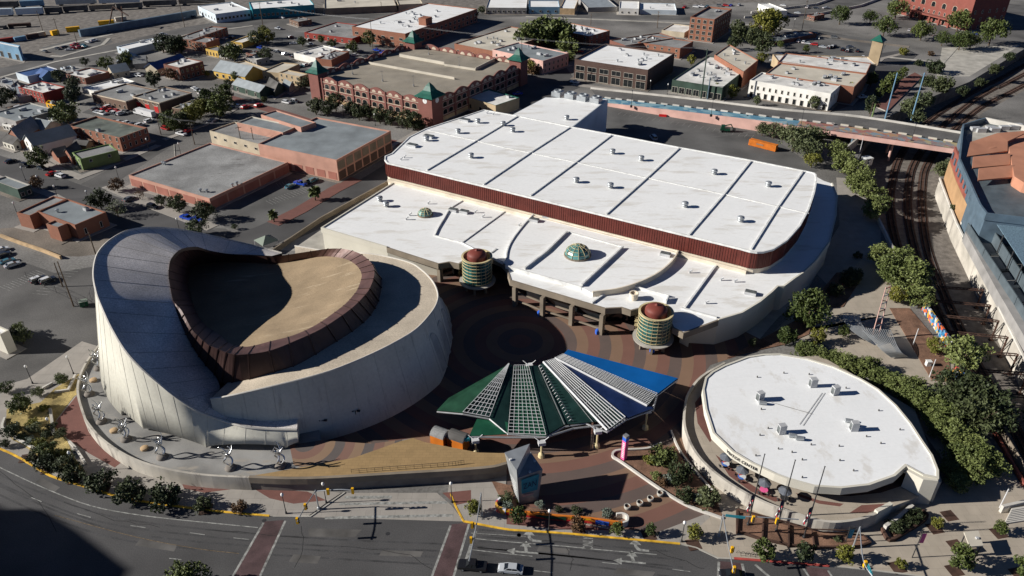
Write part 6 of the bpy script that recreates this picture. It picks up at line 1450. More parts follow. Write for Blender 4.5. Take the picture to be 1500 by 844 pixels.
grow([(e3(190,460),15,'silver'),(e3(290,482),13,'dark'),(e3(385,492),17,'olive'),(e3(560,512),18,'silver'),(e2(1390,430),22,'olive'),(e2(1395,470),20,'silver'),((760,735),10,'yel')], '%s rounded shrub in the bed behind the painted wall', 'bush', 'oak', 'shrub', 'shrub', 'shrubs behind the painted wall', .9, .16)
grow([(e3(840,215),38),(e3(905,200),26),(e3(890,320),18,'silver'),(e3(960,305),40,'dark'),(e3(985,415),28,'dark'),(e3(1110,440),38,'olive'),(e3(860,335),18,'red'),(e3(1060,430),20,'silver'),(e3(830,305),16),(e3(800,220),20,'yel')], '%s bushy tree in the mulch bed beside the pink pillar', 'bush', 'mesq', group='trees of the bed by the pink pillar', z=.16)
grow([(e4(62,748),34),(e4(-1030+1000,752),6) if False else (e4(285,755),32,'dark'),(e4(505,762),28,'yel'),(e4(1015,580),19,'yel'),(e4(1362,608),21),(e4(815,800),18,'yel'),(e4(1132,800),38),(e4(1478,838),32)], '%s small tree in a square pit of the beige forecourt', 'small', 'oak', group='small trees of the beige forecourt')
grow([(e4(900,520),24),(e4(800,595),28),(e4(860,545),22),(e4(470,645),12,'olive')], '%s low dark bush in the walled planter', 'bush', 'dark', 'shrub', 'shrub', 'bushes of the walled planter', .8, .4)
tree(e1(1050,930), 62, 'dense', 'oak', 'big bright green tree cut off by the bottom edge of the photo', hk=.9)
# wood along the round roof and the cutting
grow([(d4(290,458),52),(d4(370,480),42),(d4(440,500),46),(d4(520,530),54),(d4(600,560),54),(d4(680,600),56),(d4(760,640),62),(d4(830,690),64),(d4(900,740),70),(d4(980,790),74),(d4(1060,840),76),
      (e4(1020,60),66),(e4(1100,120),72),(e4(1180,170),76),(e4(1240,240),80),(e4(1130,220),66),(e4(1300,270),66),(e4(1200,310),70),(e4(1090,290),50),(e4(1120,360),52),(d4(880,660),56),(d4(650,540),48)], '%s tree of the dense row behind the round white roof', 'dense', 'mesq', group='dense row of trees behind the round roof', hk=.75)
grow([(d4(1110,690),64),(d4(1180,740),72),(d4(1260,790),74),(d4(1130,790),64),(e4(1320,20),66),(d4(1220,870),66),(d4(1050,740),46)], '%s dark tree between the dense row and the cutting', 'airy', 'dark', group='dark trees beside the cutting', hk=1.1)
tree(d4(300,292), 60, 'dense', 'oak', 'large round green tree at the right corner of the white hall', hk=1.05)
grow([(d4(185,398),32,'oak'),(d4(365,385),26,'yel'),(d4(505,352),20,'oak'),(d4(5,400),14,'olive'),(d4(330,420),16,'yel'),(d4(300,430),14,'mesq')], '%s small tree between the hall and the round building', 'round', 'yel', group='small trees between hall and round building')
grow([(d4(455,112),26),(d4(535,60),28),(d4(560,30),22),(c8(560,790),30),(c8(585,665),14)], '%s dark shrub in the bed beside the hall side wall', 'bush', 'dark', 'shrub', 'shrub', 'shrubs along the hall side wall', .9, .16)
grow([(c8(690,700),44),(c8(790,760),60),(c8(870,830),62),(d4(750,60),58),(d4(850,110),64),(d4(920,190),46),(d4(790,160),38,'yel'),(d4(905,100),40)], '%s bright tree of the clump in the middle of the path', 'round', 'mesq', group='trees in the middle of the path', hk=.85)
grow([(c8(505,200),46),(c8(470,140),40),(c8(560,250),44),(c8(600,300),40),(c8(640,350),42),(c8(690,420),42),(c8(560,310),34),(c8(660,450),38)], '%s tree of the curving row beside the cutting, from the bridge down', 'round', 'mesq', group='curving row of trees beside the cutting', hk=.85)
grow([(c8(230,80),56),(c8(300,120),48),(c8(330,60),42),(c8(330,170),30,'yel'),(c4(120,760),34),(c4(60,745),28),(c4(330,800),44),(c4(250,790),40)], '%s olive tree behind the orange container', 'airy', 'olive', group='trees behind the orange container', hk=1.1)
grow([(c8(1050,210),28),(c8(1110,400),12),(c8(1080,170),18)], '%s bush on the ledge below the ballpark', 'bush', 'olive', 'shrub', 'shrub', 'bushes on the ledge')
grow([(d4(1140,530),58,'mesq'),(d4(1000,440),26,'yel'),(d4(1075,590),18,'yel')], '%s tree standing against the mural wall', 'round', 'mesq', group='trees at the mural wall')
# top right
grow([(c4(790,105),32),(c4(652,130),23),(c4(725,198),32),(c4(930,222),32),(c4(1045,252),22),(c4(1140,275),32),(c4(1305,250),40),(c4(1130,172),36),(c4(485,135),28),(c4(1200,270),28)], '%s shady tree in the forecourt of the red station', 'airy', 'oak', group='trees of the station forecourt', hk=1.25)
grow([(c4(55,215),50,'yel','dense'),(c4(110,190),44,'yel','dense'),(c4(0,250),34,'dark'),(c4(60,300),38,'dark'),(c4(55,350),20,'yel'),(c4(160,265),14),(c4(300,290),14),(c3(1275,235),40,'dark'),(c3(1250,275),26,'dark')], '%s tree of the clump by the small brick shop', 'round', 'oak', group='trees by the small brick shop')
grow([(c4(1050,500),42),(c4(1000,400),36),(c4(960,470),30),(c4(940,580),38,'olive'),(c4(870,620),38,'olive'),(c4(830,300),18,'yel'),(c4(985,305),12,'red'),(c4(920,360),16),(c4(1160,520),24),(c4(1250,470),22),(c4(1330,400),22),(c4(1420,330),20),(c4(910,660),28,'olive')], '%s bushy tree along the edge of the cutting beyond the bridge', 'bush', 'dark', group='trees along the cutting beyond the bridge')
grow([(c4(735,520),22),(c4(760,490),20),(c4(800,455),16),(c4(830,430),14),(c4(700,540),14),(c4(650,625),22,'dark'),(c4(525,545),22,'yel'),(c4(655,475),18),(c4(340,600),18,'olive'),(c4(30,580),12,'olive'),(c3(1245,540),18,'yel'),(c3(1155,525),16,'yel'),(c3(960,480),12),(c3(1020,360),14,'yel')], '%s small street tree north of the bridge', 'small', 'oak', group='street trees north of the bridge')
grow([(c3(150,250),50),(c3(215,240),58),(c3(290,255),56),(c3(340,290),34),(c3(130,400),24,'yel'),(c3(160,405),20,'red'),(c3(350,330),18)], '%s tree between the cream roof and the small brick building', 'bush', 'mesq', group='trees behind the pink two storey building')
# round the garage
grow([(c2(350,630),30),(c2(410,640),28),(c2(460,610),32),(c2(540,635),26),(c2(585,660),28),(c2(640,660),26),(c2(700,680),28,'olive'),(c2(765,690),30),(c2(850,710),34),(c2(895,715),30),(c2(920,720),22),(c2(610,650),20,'red')], '%s dark tree along the front of the garage', 'round', 'dark', group='trees along the garage front', hk=1.1)
grow([(c2(85,240),26,'yel'),(c2(275,255),18),(c2(380,240),14,'oak'),(c2(440,262),16),(c2(552,292),20),(c2(645,255),24),(c2(75,340),24,'olive'),(c2(20,250),26,'olive'),(c2(290,490),22,'dark'),(c2(65,565),12),(c2(1215,120),20,'dark'),(c2(1260,75),14,'olive')], '%s tree along the street behind the garage', 'round', 'oak', group='trees behind the garage')
# left town
grow([(c1(590,385),28),(c1(470,362),16,'dark'),(c1(900,290),36,'dark'),(c1(960,300),36,'dark'),(c1(700,370),28),(c1(850,480),30,'dark'),(c1(940,440),22,'red'),(c1(1000,290),30,'dark'),(c1(1290,340),34),(c1(1240,330),26,'dark'),(c1(1300,450),20),(c1(380,690),46,'mesq'),(c1(320,660),26,'mesq'),(c1(410,510),28,'dark'),(c1(410,570),34,'dark'),(c1(330,455),24,'dark'),(c1(30,560),30,'dark'),(c1(70,550),22),(c1(1140,420),12,'yel'),(c1(1450,215),24,'yel'),(c1(1260,490),20,'dark'),(c1(10,590),26,'dark')], '%s dark tree among the houses at the upper left', 'round', 'oak', group='trees among the left town houses')
grow([(c1(1215,640),48),(c1(1150,590),34),(c1(1060,680),40,'yel'),(c1(930,700),34),(c1(1000,710),36,'dark'),(c1(960,720),24),(c1(1110,640),34,'yel'),(c1(1240,560),32)], '%s tall green tree of the small park beside the fire station', 'dense', 'oak', group='trees of the small park')
grow([(c5(230,172),34,'oak'),(c5(560,400),34,'dark'),(c5(650,440),30,'olive','sparse'),(c5(648,300),22,'red'),(c5(773,345),18,'red','sparse'),(c5(888,380),18,'dark'),(c5(985,415),30,'dark'),(c5(1130,462),34,'dark'),(c5(1085,545),30,'olive'),(c5(210,285),20,'red'),(c5(1290,510),10,'olive'),(d1(130,385),26,'olive'),(d1(110,345),24,'oak')], '%s street tree along the road in front of the pink warehouse', 'round', 'oak', group='street trees near the pink warehouse')
# palms
def palm(base, wpx, label, leafm='leaf_palm'):
    p = G(base); s = CT*(base[1]-422+FPX*math.tan(TILT))/HC; w_ = wpx/s; h = w_*.75
    t = Thing('palm_tree', label, 'palm', (*p, 0), 'fan palms beside the street')
    mb = MB(); mb.path([(0,0,0),(.1,0,h*.5),(0,0,h)], [.3,.22,.2], 7); link('trunk', mb.mesh('trunk', 'bark'), t.o)
    rg = random.Random(int(base[0])); mb = MB()
    for k in range(46):
        a, e = rg.uniform(0, 6.28), rg.uniform(-.9, 1.2); L = w_*.5*rg.uniform(.8, 1); d = Vector((math.cos(a)*math.cos(e), math.sin(a)*math.cos(e), math.sin(e))); sd = Vector((-d.y, d.x, 0)).normalized()*.3*L
        o = Vector((0,0,h)); m = o+d*L*.6; tp = o+d*L+Vector((0,0,-.25*L)); mb.add([o, m+sd, tp+sd*.6, tp, tp-sd*.6, m-sd], [[0,1,2,3],[0,3,4,5]])
    link('crown', mb.mesh('crown', leafm), t.o)
palm(c6(345,352), 22, 'fan palm on the pavement beside the street next to the hall'); palm(c6(118,470), 18, 'smaller fan palm nearer to the theatre beside the street')
# square tree pits
for px in [(1000,800)]: pass
mb = MB()
for a in (e1(145,195),e1(265,258),e1(412,312),e1(570,360),e1(1130,478),e3(400,585),e3(790,620),e3(1035,670),e4(1010,582),e4(1090,512),e4(1362,607),e4(1125,675),e4(805,795),e4(1118,812),e4(1470,830)):
    c = G(a, .13); mb.box(c[0], c[1], .1, 2.6, 2.6, .04, .2)
struct('tree_pits', mb, 'rust')

# ================================================================ vehicles
def car_meshes(kind):
    L, Wd, H = {'sedan': (4.8,1.85,1.45), 'suv': (4.8,1.95,1.75), 'pickup': (5.6,2.0,1.85), 'van': (5.4,2.0,2.2), 'truck': (8.5,2.5,3.2)}[kind]
    x0, x1 = -L/2, L/2
    if kind == 'sedan': low = [(x0,.45),(x0+.05,.85),(x0+.9,.98),(x0+1.5,.98),(x1-1.3,.95),(x1-.3,.80),(x1,.6),(x1-.02,.35),(x0+.1,.3)]; cab = (x0+.55, x0+1.25, x1-1.95, x1-1.1, .95, H)
    elif kind == 'suv': low = [(x0,.5),(x0+.05,1.05),(x0+.4,1.1),(x1-1.3,1.08),(x1-.25,.98),(x1,.7),(x1-.02,.4),(x0+.1,.35)]; cab = (x0+.1, x0+.45, x1-1.95, x1-1.25, 1.06, H)
    elif kind == 'pickup': low = [(x0,.6),(x0+.03,1.1),(x0+2.0,1.1),(x1-1.6,1.15),(x1-.25,1.05),(x1,.8),(x1-.02,.45),(x0+.1,.45)]; cab = (x0+1.95, x0+2.1, x1-2.2, x1-1.5, 1.1, H)
    elif kind == 'van': low = [(x0,.5),(x0+.03,1.2),(x1-1.2,1.2),(x1-.25,1.05),(x1,.75),(x1-.02,.4),(x0+.1,.4)]; cab = (x0+.05, x0+.15, x1-1.9, x1-1.05, 1.18, H)
    else: low = [(x0,.8),(x0,1.2),(x1-2.2,1.2),(x1-.1,1.4),(x1,1.0),(x1-.02,.5),(x0+.1,.6)]; cab = (x1-2.1, x1-2.05, x1-.7, x1-.2, 1.3, 2.5)
    mb = MB(); rows = []
    for y, k, dz in ((-Wd/2, .96, 0), (-Wd/2*.93, 1, .04), (0, 1, .07), (Wd/2*.93, 1, .04), (Wd/2, .96, 0)):
        rows.append([(x*k if abs(y) > Wd*.48 else x, y, z+(dz if z > .7 else 0)) for x, z in low])
    mb.loft(rows, 0, True); n = len(low); mb.add(rows[0], [list(range(n))], 0); mb.add(rows[-1], [list(range(n))[::-1]], 0)
    a, b, c, d, zb, zt = cab; w0, w1 = Wd*.46, Wd*.37
    if kind == 'truck': mb.box((x0+x1-2.3)/2, 0, 1.1, L-2.4, Wd, H-1.1, 0, 0)
    # cabin: glass sides, painted roof
    gl = MB(); B4 = [(a,-w0,zb),(d,-w0,zb),(d,w0,zb),(a,w0,zb)]; T4 = [(b,-w1,zt-.06),(c,-w1,zt-.06),(c,w1,zt-.06),(b,w1,zt-.06)]
    gl.add(B4+T4, [[0,1,5,4],[1,2,6,5],[2,3,7,6],[3,0,4,7]])
    rf = MB(); rf.prism([(b,-w1*1.02),(c,-w1*1.02),(c,w1*1.02),(b,w1*1.02)], zt-.07, zt)
    for s in (-1, 1):
        for q0, q1 in (((a,s*w0,zb),(b,s*w1,zt-.05)),((d,s*w0,zb),(c,s*w1,zt-.05)),(((a+d)/2,s*w0*1.005,zb),((b+c)/2,s*w1*1.01,zt-.05))): rf.tube(q0, q1, .05, .05, 4)
    wh = MB(); wh.tube((0,-.12,0),(0,.12,0),.33,.33,14); wh.tube((0,-.13,0),(0,.13,0),.19,.19,10,1)
    wpos = [(x*L*.31, y*(Wd/2-.1), .33) for x in (-1,1) for y in (-1,1)]
    return mb, gl, rf, wh, wpos, (x0, x1, Wd)
CARS = {}
CARCOL = {'white': (.62,.62,.62), 'silver': (.40,.42,.44), 'black': (.012,.012,.014), 'grey': (.11,.115,.12), 'blue': (.015,.05,.33), 'red': (.35,.02,.02), 'teal': (.06,.16,.20), 'dark': (.03,.035,.045)}
for k, v in CARCOL.items():
    mat('car_'+k, v, .25, .04, .5, spec=.6)
def car(px, heading, kind, col, label, group=None, z=.02):
    p = G(px, z); t = Thing('police_car' if 'police' in label else ('truck' if kind == 'truck' else kind if kind in ('pickup','van') else 'parked_car'), label, {'truck':'truck','van':'van','pickup':'pickup'}.get(kind, 'car'), (*p, z), group); t.o.rotation_euler = (0, 0, rad(heading))
    if (kind, col) not in CARS:
        mb, gl, rf, wh, wp, dim = car_meshes(kind); x0, x1, Wd = dim
        h = MB(); h.box(0,0,0,.08,.35,.16); 
        CARS[kind, col] = (mb.mesh('body', 'car_'+col), gl.mesh('windows', 'glass_dark'), rf.mesh('roof', 'car_'+('white' if 'police' in label else col)), wh.mesh('wheel', ['tyre','galv']), wp, h.mesh('headlight', 'paint_white'), h.mesh('tail_light', 'lit_red'), dim)
    b, g, r, w_, wp, hl, tl, dim = CARS[kind, col]
    link('body', b, t.o); link('windows', g, t.o); link('roof', r, t.o)
    for q in wp: link('wheel', w_, t.o, q)
    for s in (-1, 1): link('headlight', hl, t.o, (dim[1]-.03, s*dim[2]*.36, .62)); link('tail_light', tl, t.o, (dim[0]+.03, s*dim[2]*.36, .68))
    return t
RA = math.degrees(math.atan2(RD[1], RD[0]))
car((692,832), RA+180, 'pickup', 'black', 'black pickup at the crosswalk near the bottom edge'); car((748,836), RA+180, 'sedan', 'silver', 'silver sedan with a sunroof near the bottom edge'); car((1072,845), RA+180, 'sedan', 'black', 'dark car half cut off by the bottom edge')
car((57,412), 50, 'suv', 'dark', 'left of the two police cars with white roofs by the fence'); car((71,413), 50, 'suv', 'dark', 'right of the two police cars with white roofs by the fence')
for i, (x, y, c) in enumerate(((6,375,'dark'),(12,385,'teal'),(19,390,'silver'),(3,368,'white'))): car((x, y), 48, 'sedan', c, '%s car in the lot at the left edge, parked beside the stone wall' % {'dark':'dark','teal':'teal','silver':'silver','white':'white'}[c], 'cars parked at the left edge')
car((288,323), -20, 'sedan', 'blue', 'bright blue car parked before the pink warehouse'); car((62,248), -25, 'sedan', 'dark', 'dark car parked below the small orange houses, left'); car((87,257), -25, 'sedan', 'grey', 'grey car parked below the small orange houses, right')
car((957,204), 100, 'van', 'white', 'white van alone on the service yard behind the hall'); car((218,171), 150, 'truck', 'white', 'white and red fire truck before the red doors'); car((207,168), 150, 'truck', 'white', 'white ambulance truck left of the fire truck')
LOT = [(143,166,'silver'),(140,161,'grey'),(150,168,'white'),(155,160,'red'),(163,163,'red'),(172,164,'red'),(160,158,'white'),(178,168,'silver'),(186,166,'grey'),(148,157,'dark'),(168,168,'dark'),(219,179,'white'),(205,112,'white'),(199,112,'silver'),(183,107,'white'),(290,134,'silver'),(296,137,'white'),(286,131,'white'),(350,158,'white'),(243,190,'red')]
for i, (x, y, c) in enumerate(sorted(LOT)): car((x, y), R.choice([-30,60,55]), R.choice(['sedan','suv']), c, '%s %s car in the lots around the fire station, from the left' % (ORD[i], c), 'cars around the fire station')
LOT = [(1223,69,'black'),(1214,71,'dark'),(1205,70,'silver'),(1219,70,'dark'),(1234,74,'black'),(1241,73,'grey'),(1245,70,'dark'),(1256,76,'black'),(1171,50,'white'),(1184,65,'silver'),(1192,50,'dark'),(1264,85,'white'),(1241,76,'dark'),(1222,56,'grey')]
for i, (x, y, c) in enumerate(sorted(LOT)): car((x, y), R.choice([60,58,-30]), R.choice(['sedan','suv']), c, '%s %s car in the lot behind the cream roofs, from the left' % (ORD[i], c), 'cars in the lot behind the cream roofs')
LOT = [(240,52,'white'),(256,28,'white'),(268,27,'white'),(285,26,'dark'),(157,47,'teal'),(163,46,'dark'),(238,52,'silver'),(102,74,'white'),(109,72,'red'),(117,71,'red'),(124,69,'teal'),(413,27,'white'),(408,43,'silver'),(426,56,'dark'),(430,65,'white'),(453,60,'dark'),(455,66,'silver'),(552,75,'blue'),(437,60,'grey'),(520,82,'white'),(537,85,'dark'),(758,139,'blue'),(842,122,'white'),(1263,144,'white'),(1182,12,'white'),(1195,13,'dark'),(1210,13,'silver'),(1425,51,'blue'),(1147,9,'white'),(1373,152,'dark') if False else (1168,20,'silver'),(1140,80,'white'),(1133,90,'silver'),(830,80,'silver'),(848,77,'red'),(846,55,'grey')]
for i, (x, y, c) in enumerate(sorted(LOT)): car((x, y), R.choice([60,150,-25,10]), R.choice(['sedan','suv','pickup']), c, '%s car on the far streets, %s one, counted from the left' % ((ORD[i] if i < 30 else ['thirty-first','thirty-second','thirty-third','thirty-fourth','thirty-fifth','thirty-sixth','thirty-seventh','thirty-eighth'][i-30]), c), 'cars on the far streets')

LOT = []
rg = random.Random(11)
for a, b, n in (((420,276),(468,264),4),((385,108),(465,94),9),((376,70),(450,88),6),((140,176),(212,186),7),((1160,60),(1200,68),3),((60,78),(150,58),6),((560,78),(640,84),5),((350,160),(450,148),4),((250,205),(330,170),4),((10,236),(110,266),4),((180,290),(300,330),3),((1310,40),(1400,62),7),((1000,12),(1090,8),8),((470,70),(540,78),4),((300,60),(350,56),4),((640,205),(760,140),5)):
    for k in range(n):
        t = (k+rg.uniform(.1, .8))/n; LOT.append((a[0]+(b[0]-a[0])*t, a[1]+(b[1]-a[1])*t, rg.choice(['white','white','silver','grey','dark','black','red','blue','teal'])))
TENS = ['', '', 'twenty', 'thirty', 'forty', 'fifty', 'sixty', 'seventy', 'eighty', 'ninety']; TENTH = {3: 'thirtieth', 4: 'fortieth', 5: 'fiftieth', 6: 'sixtieth', 7: 'seventieth', 8: 'eightieth', 9: 'ninetieth'}
NUM = lambda i: ORD[i] if i < 30 else (TENTH[(i+1)//10] if (i+1) % 10 == 0 else TENS[(i+1)//10]+'-'+ORD[(i+1) % 10-1])
for i, (x, y, c) in enumerate(sorted(LOT)): car((x, y), rg.choice([60, 58, 150, -28]), rg.choice(['sedan','suv','suv','pickup']), c, '%s car parked about the town, counted from the left, %s' % (NUM(i), c), 'cars parked about the town')
# ================================================================ street furniture
mb = MB(); mb.lathe([(.22,0),(.2,.5),(.1,.7),(.075,5.0)], (0,0), 8); LP = mb.mesh('post', 'metal_dark')
mb = MB(); mb.lathe([(.1,5.0),(.2,5.05),(.33,5.35),(.3,5.65),(.12,5.85),(0,5.95)], (0,0), 10); LG = mb.mesh('globe', 'globe', (0,0,0), True)
mb = MB(); mb.box(0,0,4.6,1.7,.1,.1)
for s in (-.8,.8): mb.lathe([(.05,4.65),(.3,4.9),(.3,5.1),(0,5.3)], (s,0), 8, 1)
LT2 = mb.mesh('twin_head', ['metal_dark','globe'])
def lamp(px, label, kind='globe', group='globe street lamps', s=1.0, z=.1):
    p = G(px, z); t = Thing('street_lamp', label, 'street lamp', (*p, z), group); t.o.scale = (s,s,s); link('post', LP, t.o)
    link('globe', LG, t.o) if kind == 'globe' else link('twin_head', LT2, t.o, (0,0,0), R.uniform(0, 3)); return t
GL = [e3(240,590),e3(968,655),e2(1095,438),e2(405,440),(108,548),(80,640),(112,690),e1(500,560) if False else (48,562),e2(185,500),c5(225,290),c5(495,375),c5(655,240),c5(320,345),c5(990,530),c5(140,240),c5(820,80),c5(995,105),c5(100,440),c2(500,640),c2(855,705),c2(675,690),c3(795,500),c3(890,520),c2(82,250),c4(365,260),c4(235,150)]
for i, p in enumerate(sorted(GL, key=lambda q: q[0])): lamp(p, '%s white globe lamp post, counting all of them from the left' % ORD[i])
for (px, l) in (((476,641),'twin headed lamp before the shaded theatre wall, left one'),((524,627),'twin headed lamp before the shaded theatre wall, right one')):
    p = G(px, 0); t = Thing('floodlight_post', l, 'street lamp', (*p, 0), 'twin lamps at the theatre wall'); mb = MB(); mb.tube((*p,0),(*p,5.2),.12,.09,6); t.part('post', mb, 'metal_dark'); mb = MB()
    for s in (-1,1): mb.box(p[0]+s*.75, p[1], 5.1, .8, .5, .25)
    mb.tube((p[0]-.9,p[1],5.2),(p[0]+.9,p[1],5.2),.05,.05,4); t.part('heads', mb, 'metal_dark')
# traffic signals
mb = MB(); mb.box(0,0,-.6,.5,.45,1.5,0,0)
for z in (-.35,.15,.65): mb.lathe([(.17,0),(.17,.05)], (0,0), 8, 1) if False else mb.tube((0,-.22,z),(0,-.42,z),.16,.16,8,1)
SIG = mb.mesh('signal_head', ['signal_yellow','metal_dark'])
def mast(px, arms, label, hz=6.0):
    p = G(px, .1); t = Thing('traffic_signal', label, 'traffic signal', (*p, .1), 'traffic signals on the main road')
    mb = MB(); mb.lathe([(.35,.1),(.3,.7),(.17,.8)], p, 8); mb.tube((*p, .5), (*p, hz), .17, .13, 8); t.part('pole', mb, 'galv')
    for pts, heads, sign in arms:
        w3 = [(*p, hz-.3)]+[W(q, hz+dz) for q, dz in pts]; mb = MB(); mb.path(smooth(w3, 4), .11, 6); arm = t.part('arm', mb, 'galv')
        for q, dz, rz in heads: t.inst('signal_head', SIG, W(q, hz+dz), rad(rz), arm)
        if sign:
            A, B = W(sign[0], hz+.1), W(sign[1], hz+.1); mb = MB(); mb.wall([A, B], .06, hz-.35, hz+.35); t.part('street_sign', mb, 'turquoise', arm)
mast((467,746), [([(e2(470,368),.5),(e2(555,372),.5)],[(e2(415,383),.1,180),(e2(550,378),.1,180)],None),([(e2(285,470),.4),(e2(245,545),.6)],[(e2(290,465),.0,90),(e2(246,542),.1,90)],None)], 'traffic signal with two arms left of the garage entrance', 5.6)
mast((1053,785), [([(1110,757.5),(1170,762)] and [((1110,757.5),.3),((1170,761),.4)],[((1103,761),-.3,0),((1138,764),-.3,0)],((1063,754.5),(1092,758))),([((1066,795),.3),((1075,838),.4)],[((1072,806),-.2,90),((1075,835),-.1,90)],None)], 'traffic signal with two arms beside the walled planter', 6.2)
mast((705.5,754), [([((696,780),.3),((687,822),.5)],[((691.5,770),-.1,90),((690,792),-.1,90)],None)], 'traffic signal with one arm right of the garage entrance', 6.4)
mast((1249,803), [([((1265,822),.3),((1282,850),.5)],[((1267,827),-.2,90)],((1271,826),(1278,842)))], 'traffic signal with a green sign at the lower right forecourt', 6.2)
# banner poles and other posts
for px, hh, l, m in (((1336,817),7.5,'banner pole with a pink banner on the beige forecourt','pink'),((1238,795),4.5,'short pole with a cyan banner beside the planter','cyan')):
    p = G(px, .1); t = Thing('banner_pole', l, 'pole', (*p, .1), 'banner poles'); mb = MB(); mb.tube((*p,.1),(*p,hh),.1,.08,6); mb.box(p[0]+.5,p[1],hh-.2,1.2,.25,.2); t.part('pole', mb, 'metal_dark'); mb = MB(); mb.box(p[0]+.55,p[1],hh-3.2,.8,.06,2.6); t.part('banner', mb, m)
for px, pt, l in ((d4(890,395),d4(920,305),'white pole in the mulch strip near the lattice mast'),(d4(980,572),d4(1015,475),'white pole in the mulch strip near the white box'),(e4(1365,470),e4(1415,365),'white pole at the lower right stairs'),(c8(585,135),c8(615,5),'grey pole under the near edge of the bridge')):
    p = G(px); h = hgt(px, pt); mb = MB(); mb.tube((*p,0),(*p,h),.14,.11,6); solo('pole', l, 'pole', mb, 'metal_white', p)
c = G(d4(970,510)); mb = MB(); mb.box(c[0],c[1],0,1.2,1.0,1.5); mb.box(c[0],c[1],1.5,1.4,1.2,.12); solo('utility_box', 'white utility box in the mulch strip near the dark trees', 'utility box', mb, 'paint_white', c)
c = G((1268,241)); t = Thing('transformer', 'pale grey electrical cabinet on the dirt under the bridge', 'cabinet', (*c,0)); mb = MB(); mb.box(c[0],c[1],0,3.6,3.0,3.0,.3); t.part('cabinet', mb, 'galv'); mb = MB(); mb.box(c[0],c[1],3.0,3.9,3.3,.2,.3); t.part('lid', mb, 'paint_white')
for s in (-.9,.9): mb = MB(); mb.box(c[0]+s, c[1]-1.75, .4, 1.4, .12, 2.2, .3); t.part('door', mb, 'hvac')
# painted low wall and its rounded ends
pw = Thing('painted_wall', 'low curved wall painted orange, red, green and blue along the pavement', 'wall', (*G((830,760)), 0))
WL = smooth(gs([(741,746),(770,749),(812,754),(860,758),(912,765)], 1.5), 8); n = len(WL)
mb = MB(); mb.wall(WL, .4, 0, 1.5); pw.part('base', mb, 'orange')
def patch(a, b, z0, z1, m, o=.03):
    q = offset(WL[a:b], .2+o, False); 
    lo = [(x, y, z0[0]+(z0[1]-z0[0])*i/(len(q)-1)+.12*math.sin(i*1.3)) for i, (x, y) in enumerate(q)]; hi = [(x, y, z1[0]+(z1[1]-z1[0])*i/(len(q)-1)+.1*math.sin(i*1.9)) for i, (x, y) in enumerate(q)]
    mb = MB(); mb.loft([lo, hi]); pw.part('painted_patch', mb, m)
patch(0, n, (.02,.02), (.75,.6), 'red_door'); patch(11, 20, (.5,.3), (1.1,1.35), 'fan_green_light', .05); patch(26, 30, (.1,.1), (1.3,1.3), 'blue_bright', .05); patch(0, 9, (.9,1.1), (1.35,1.4), 'signal_yellow', .045); patch(20, 26, (1.0,1.1), (1.4,1.4), 'signal_yellow', .045)
mb = MB(); mb.wall(smooth(gs([(741,746),(729,742),(727,735),(733,729)], 1.6), 5), .4, 0, 1.7); pw.part('end_panel', mb, 'wrap')
mb = MB(); mb.wall(smooth(gs([(912,765),(919,762),(919,755),(912,751.5),(903,752)], 1.5), 5), .4, 0, 1.5); pw.part('rounded_end', mb, 'concrete_light')
# pots
for i, px in enumerate(((918.7,745),(937,739.5),(952.5,733),(966.7,725.5))):
    c = G(px); t = Thing('planter_pot', '%s round concrete pot of the row on the striped court, from the left' % ORD[i], 'pot', (*c, 0), 'round pots on the court')
    mb = MB(); mb.lathe([(.55,0),(.68,.3),(.72,.85),(.52,.9),(.5,.6)], c, 18); t.part('pot', mb, 'concrete', sm=True); mb = MB(); mb.lathe([(.52,.62),(0,.65)], c, 14); t.part('soil', mb, 'mulch')
# white kerb walls of the beds
def low_wall(label, px, w_=.4, h_=.55, m='concrete_light', sm=4, nm='low_wall'):
    q = gs(smooth(px, sm) if sm else px, h_); mb = MB(); mb.wall(q, w_, 0, h_); solo(nm, label, 'low wall', mb, m, q[len(q)//2])
low_wall('long cream kerb wall curving around the bed of the pink pillar', [(969,648),(948,656),(913,658),(900,660.5),(898,668),(910.7,676),(966.7,715),(1006.7,739),(1057,757.7)], .5)
low_wall('short cream kerb wall on the back side of the pillar bed', [(983,630),(996,659),(1020,690),(1044,717.7)])
low_wall('white topped wall on the street side of the corner garden', [(6.6,611),(3,623),(7.5,629.6),(30,644.6),(58,659.5)], .5, .7)
low_wall('zigzag white wall at the top of the corner garden', [(79.6,573),(99.5,570),(110,548)], .5, .7, sm=0)
low_wall('short white wall between the corner garden trees at the back', [(61,568),(76,560)], .5, .7, sm=0); low_wall('short white wall between the lower garden trees', [(79.6,673),(88,676)], .5, .7, sm=0)
low_wall('short pale blue wall near the lamp of the corner garden', [(101,646),(109.5,654.5),(125,678)], .5, .7, sm=0); low_wall('straight grey wall along the court side of the corner garden', [(73,598),(78,634)], .6, .9, 'concrete', 0)
low_wall('pale stone wall between the yard and the left parking lot', [(0,343),(30,354),(60,364),(88,375)], .6, 1.2, 'stone_tan', 0)
low_wall('sloping wall of the walled planter right of the terrace stairs', [(1297,770),(1316,757),(1337,739)], .7, 1.6, 'concrete_light', 0); low_wall('dark rim of the walled planter on the beige forecourt', [(1292,772),(1304,789),(1330,776),(1358,757),(1352,746)], .5, .9, 'rust')
low_wall('curved cream end piece on the terrace near the stairs', [(1284,748),(1296,742),(1306,736.5)], .8, 3.9, 'cream_wall')
low_wall('brown retaining wall between the hall street and the gravel yard', [(398,366),(470,318),(571,263)], .5, 1.8, 'eave_brown', 0)
mb = MB()
for k in range(8): mb.prism(gs([(1478-1*k,752+2*k),(1540-1*k,742+2*k),(1540-1*k,745+2*k),(1478-1*k,755+2*k)]), 0, .3+.15*(8-k))
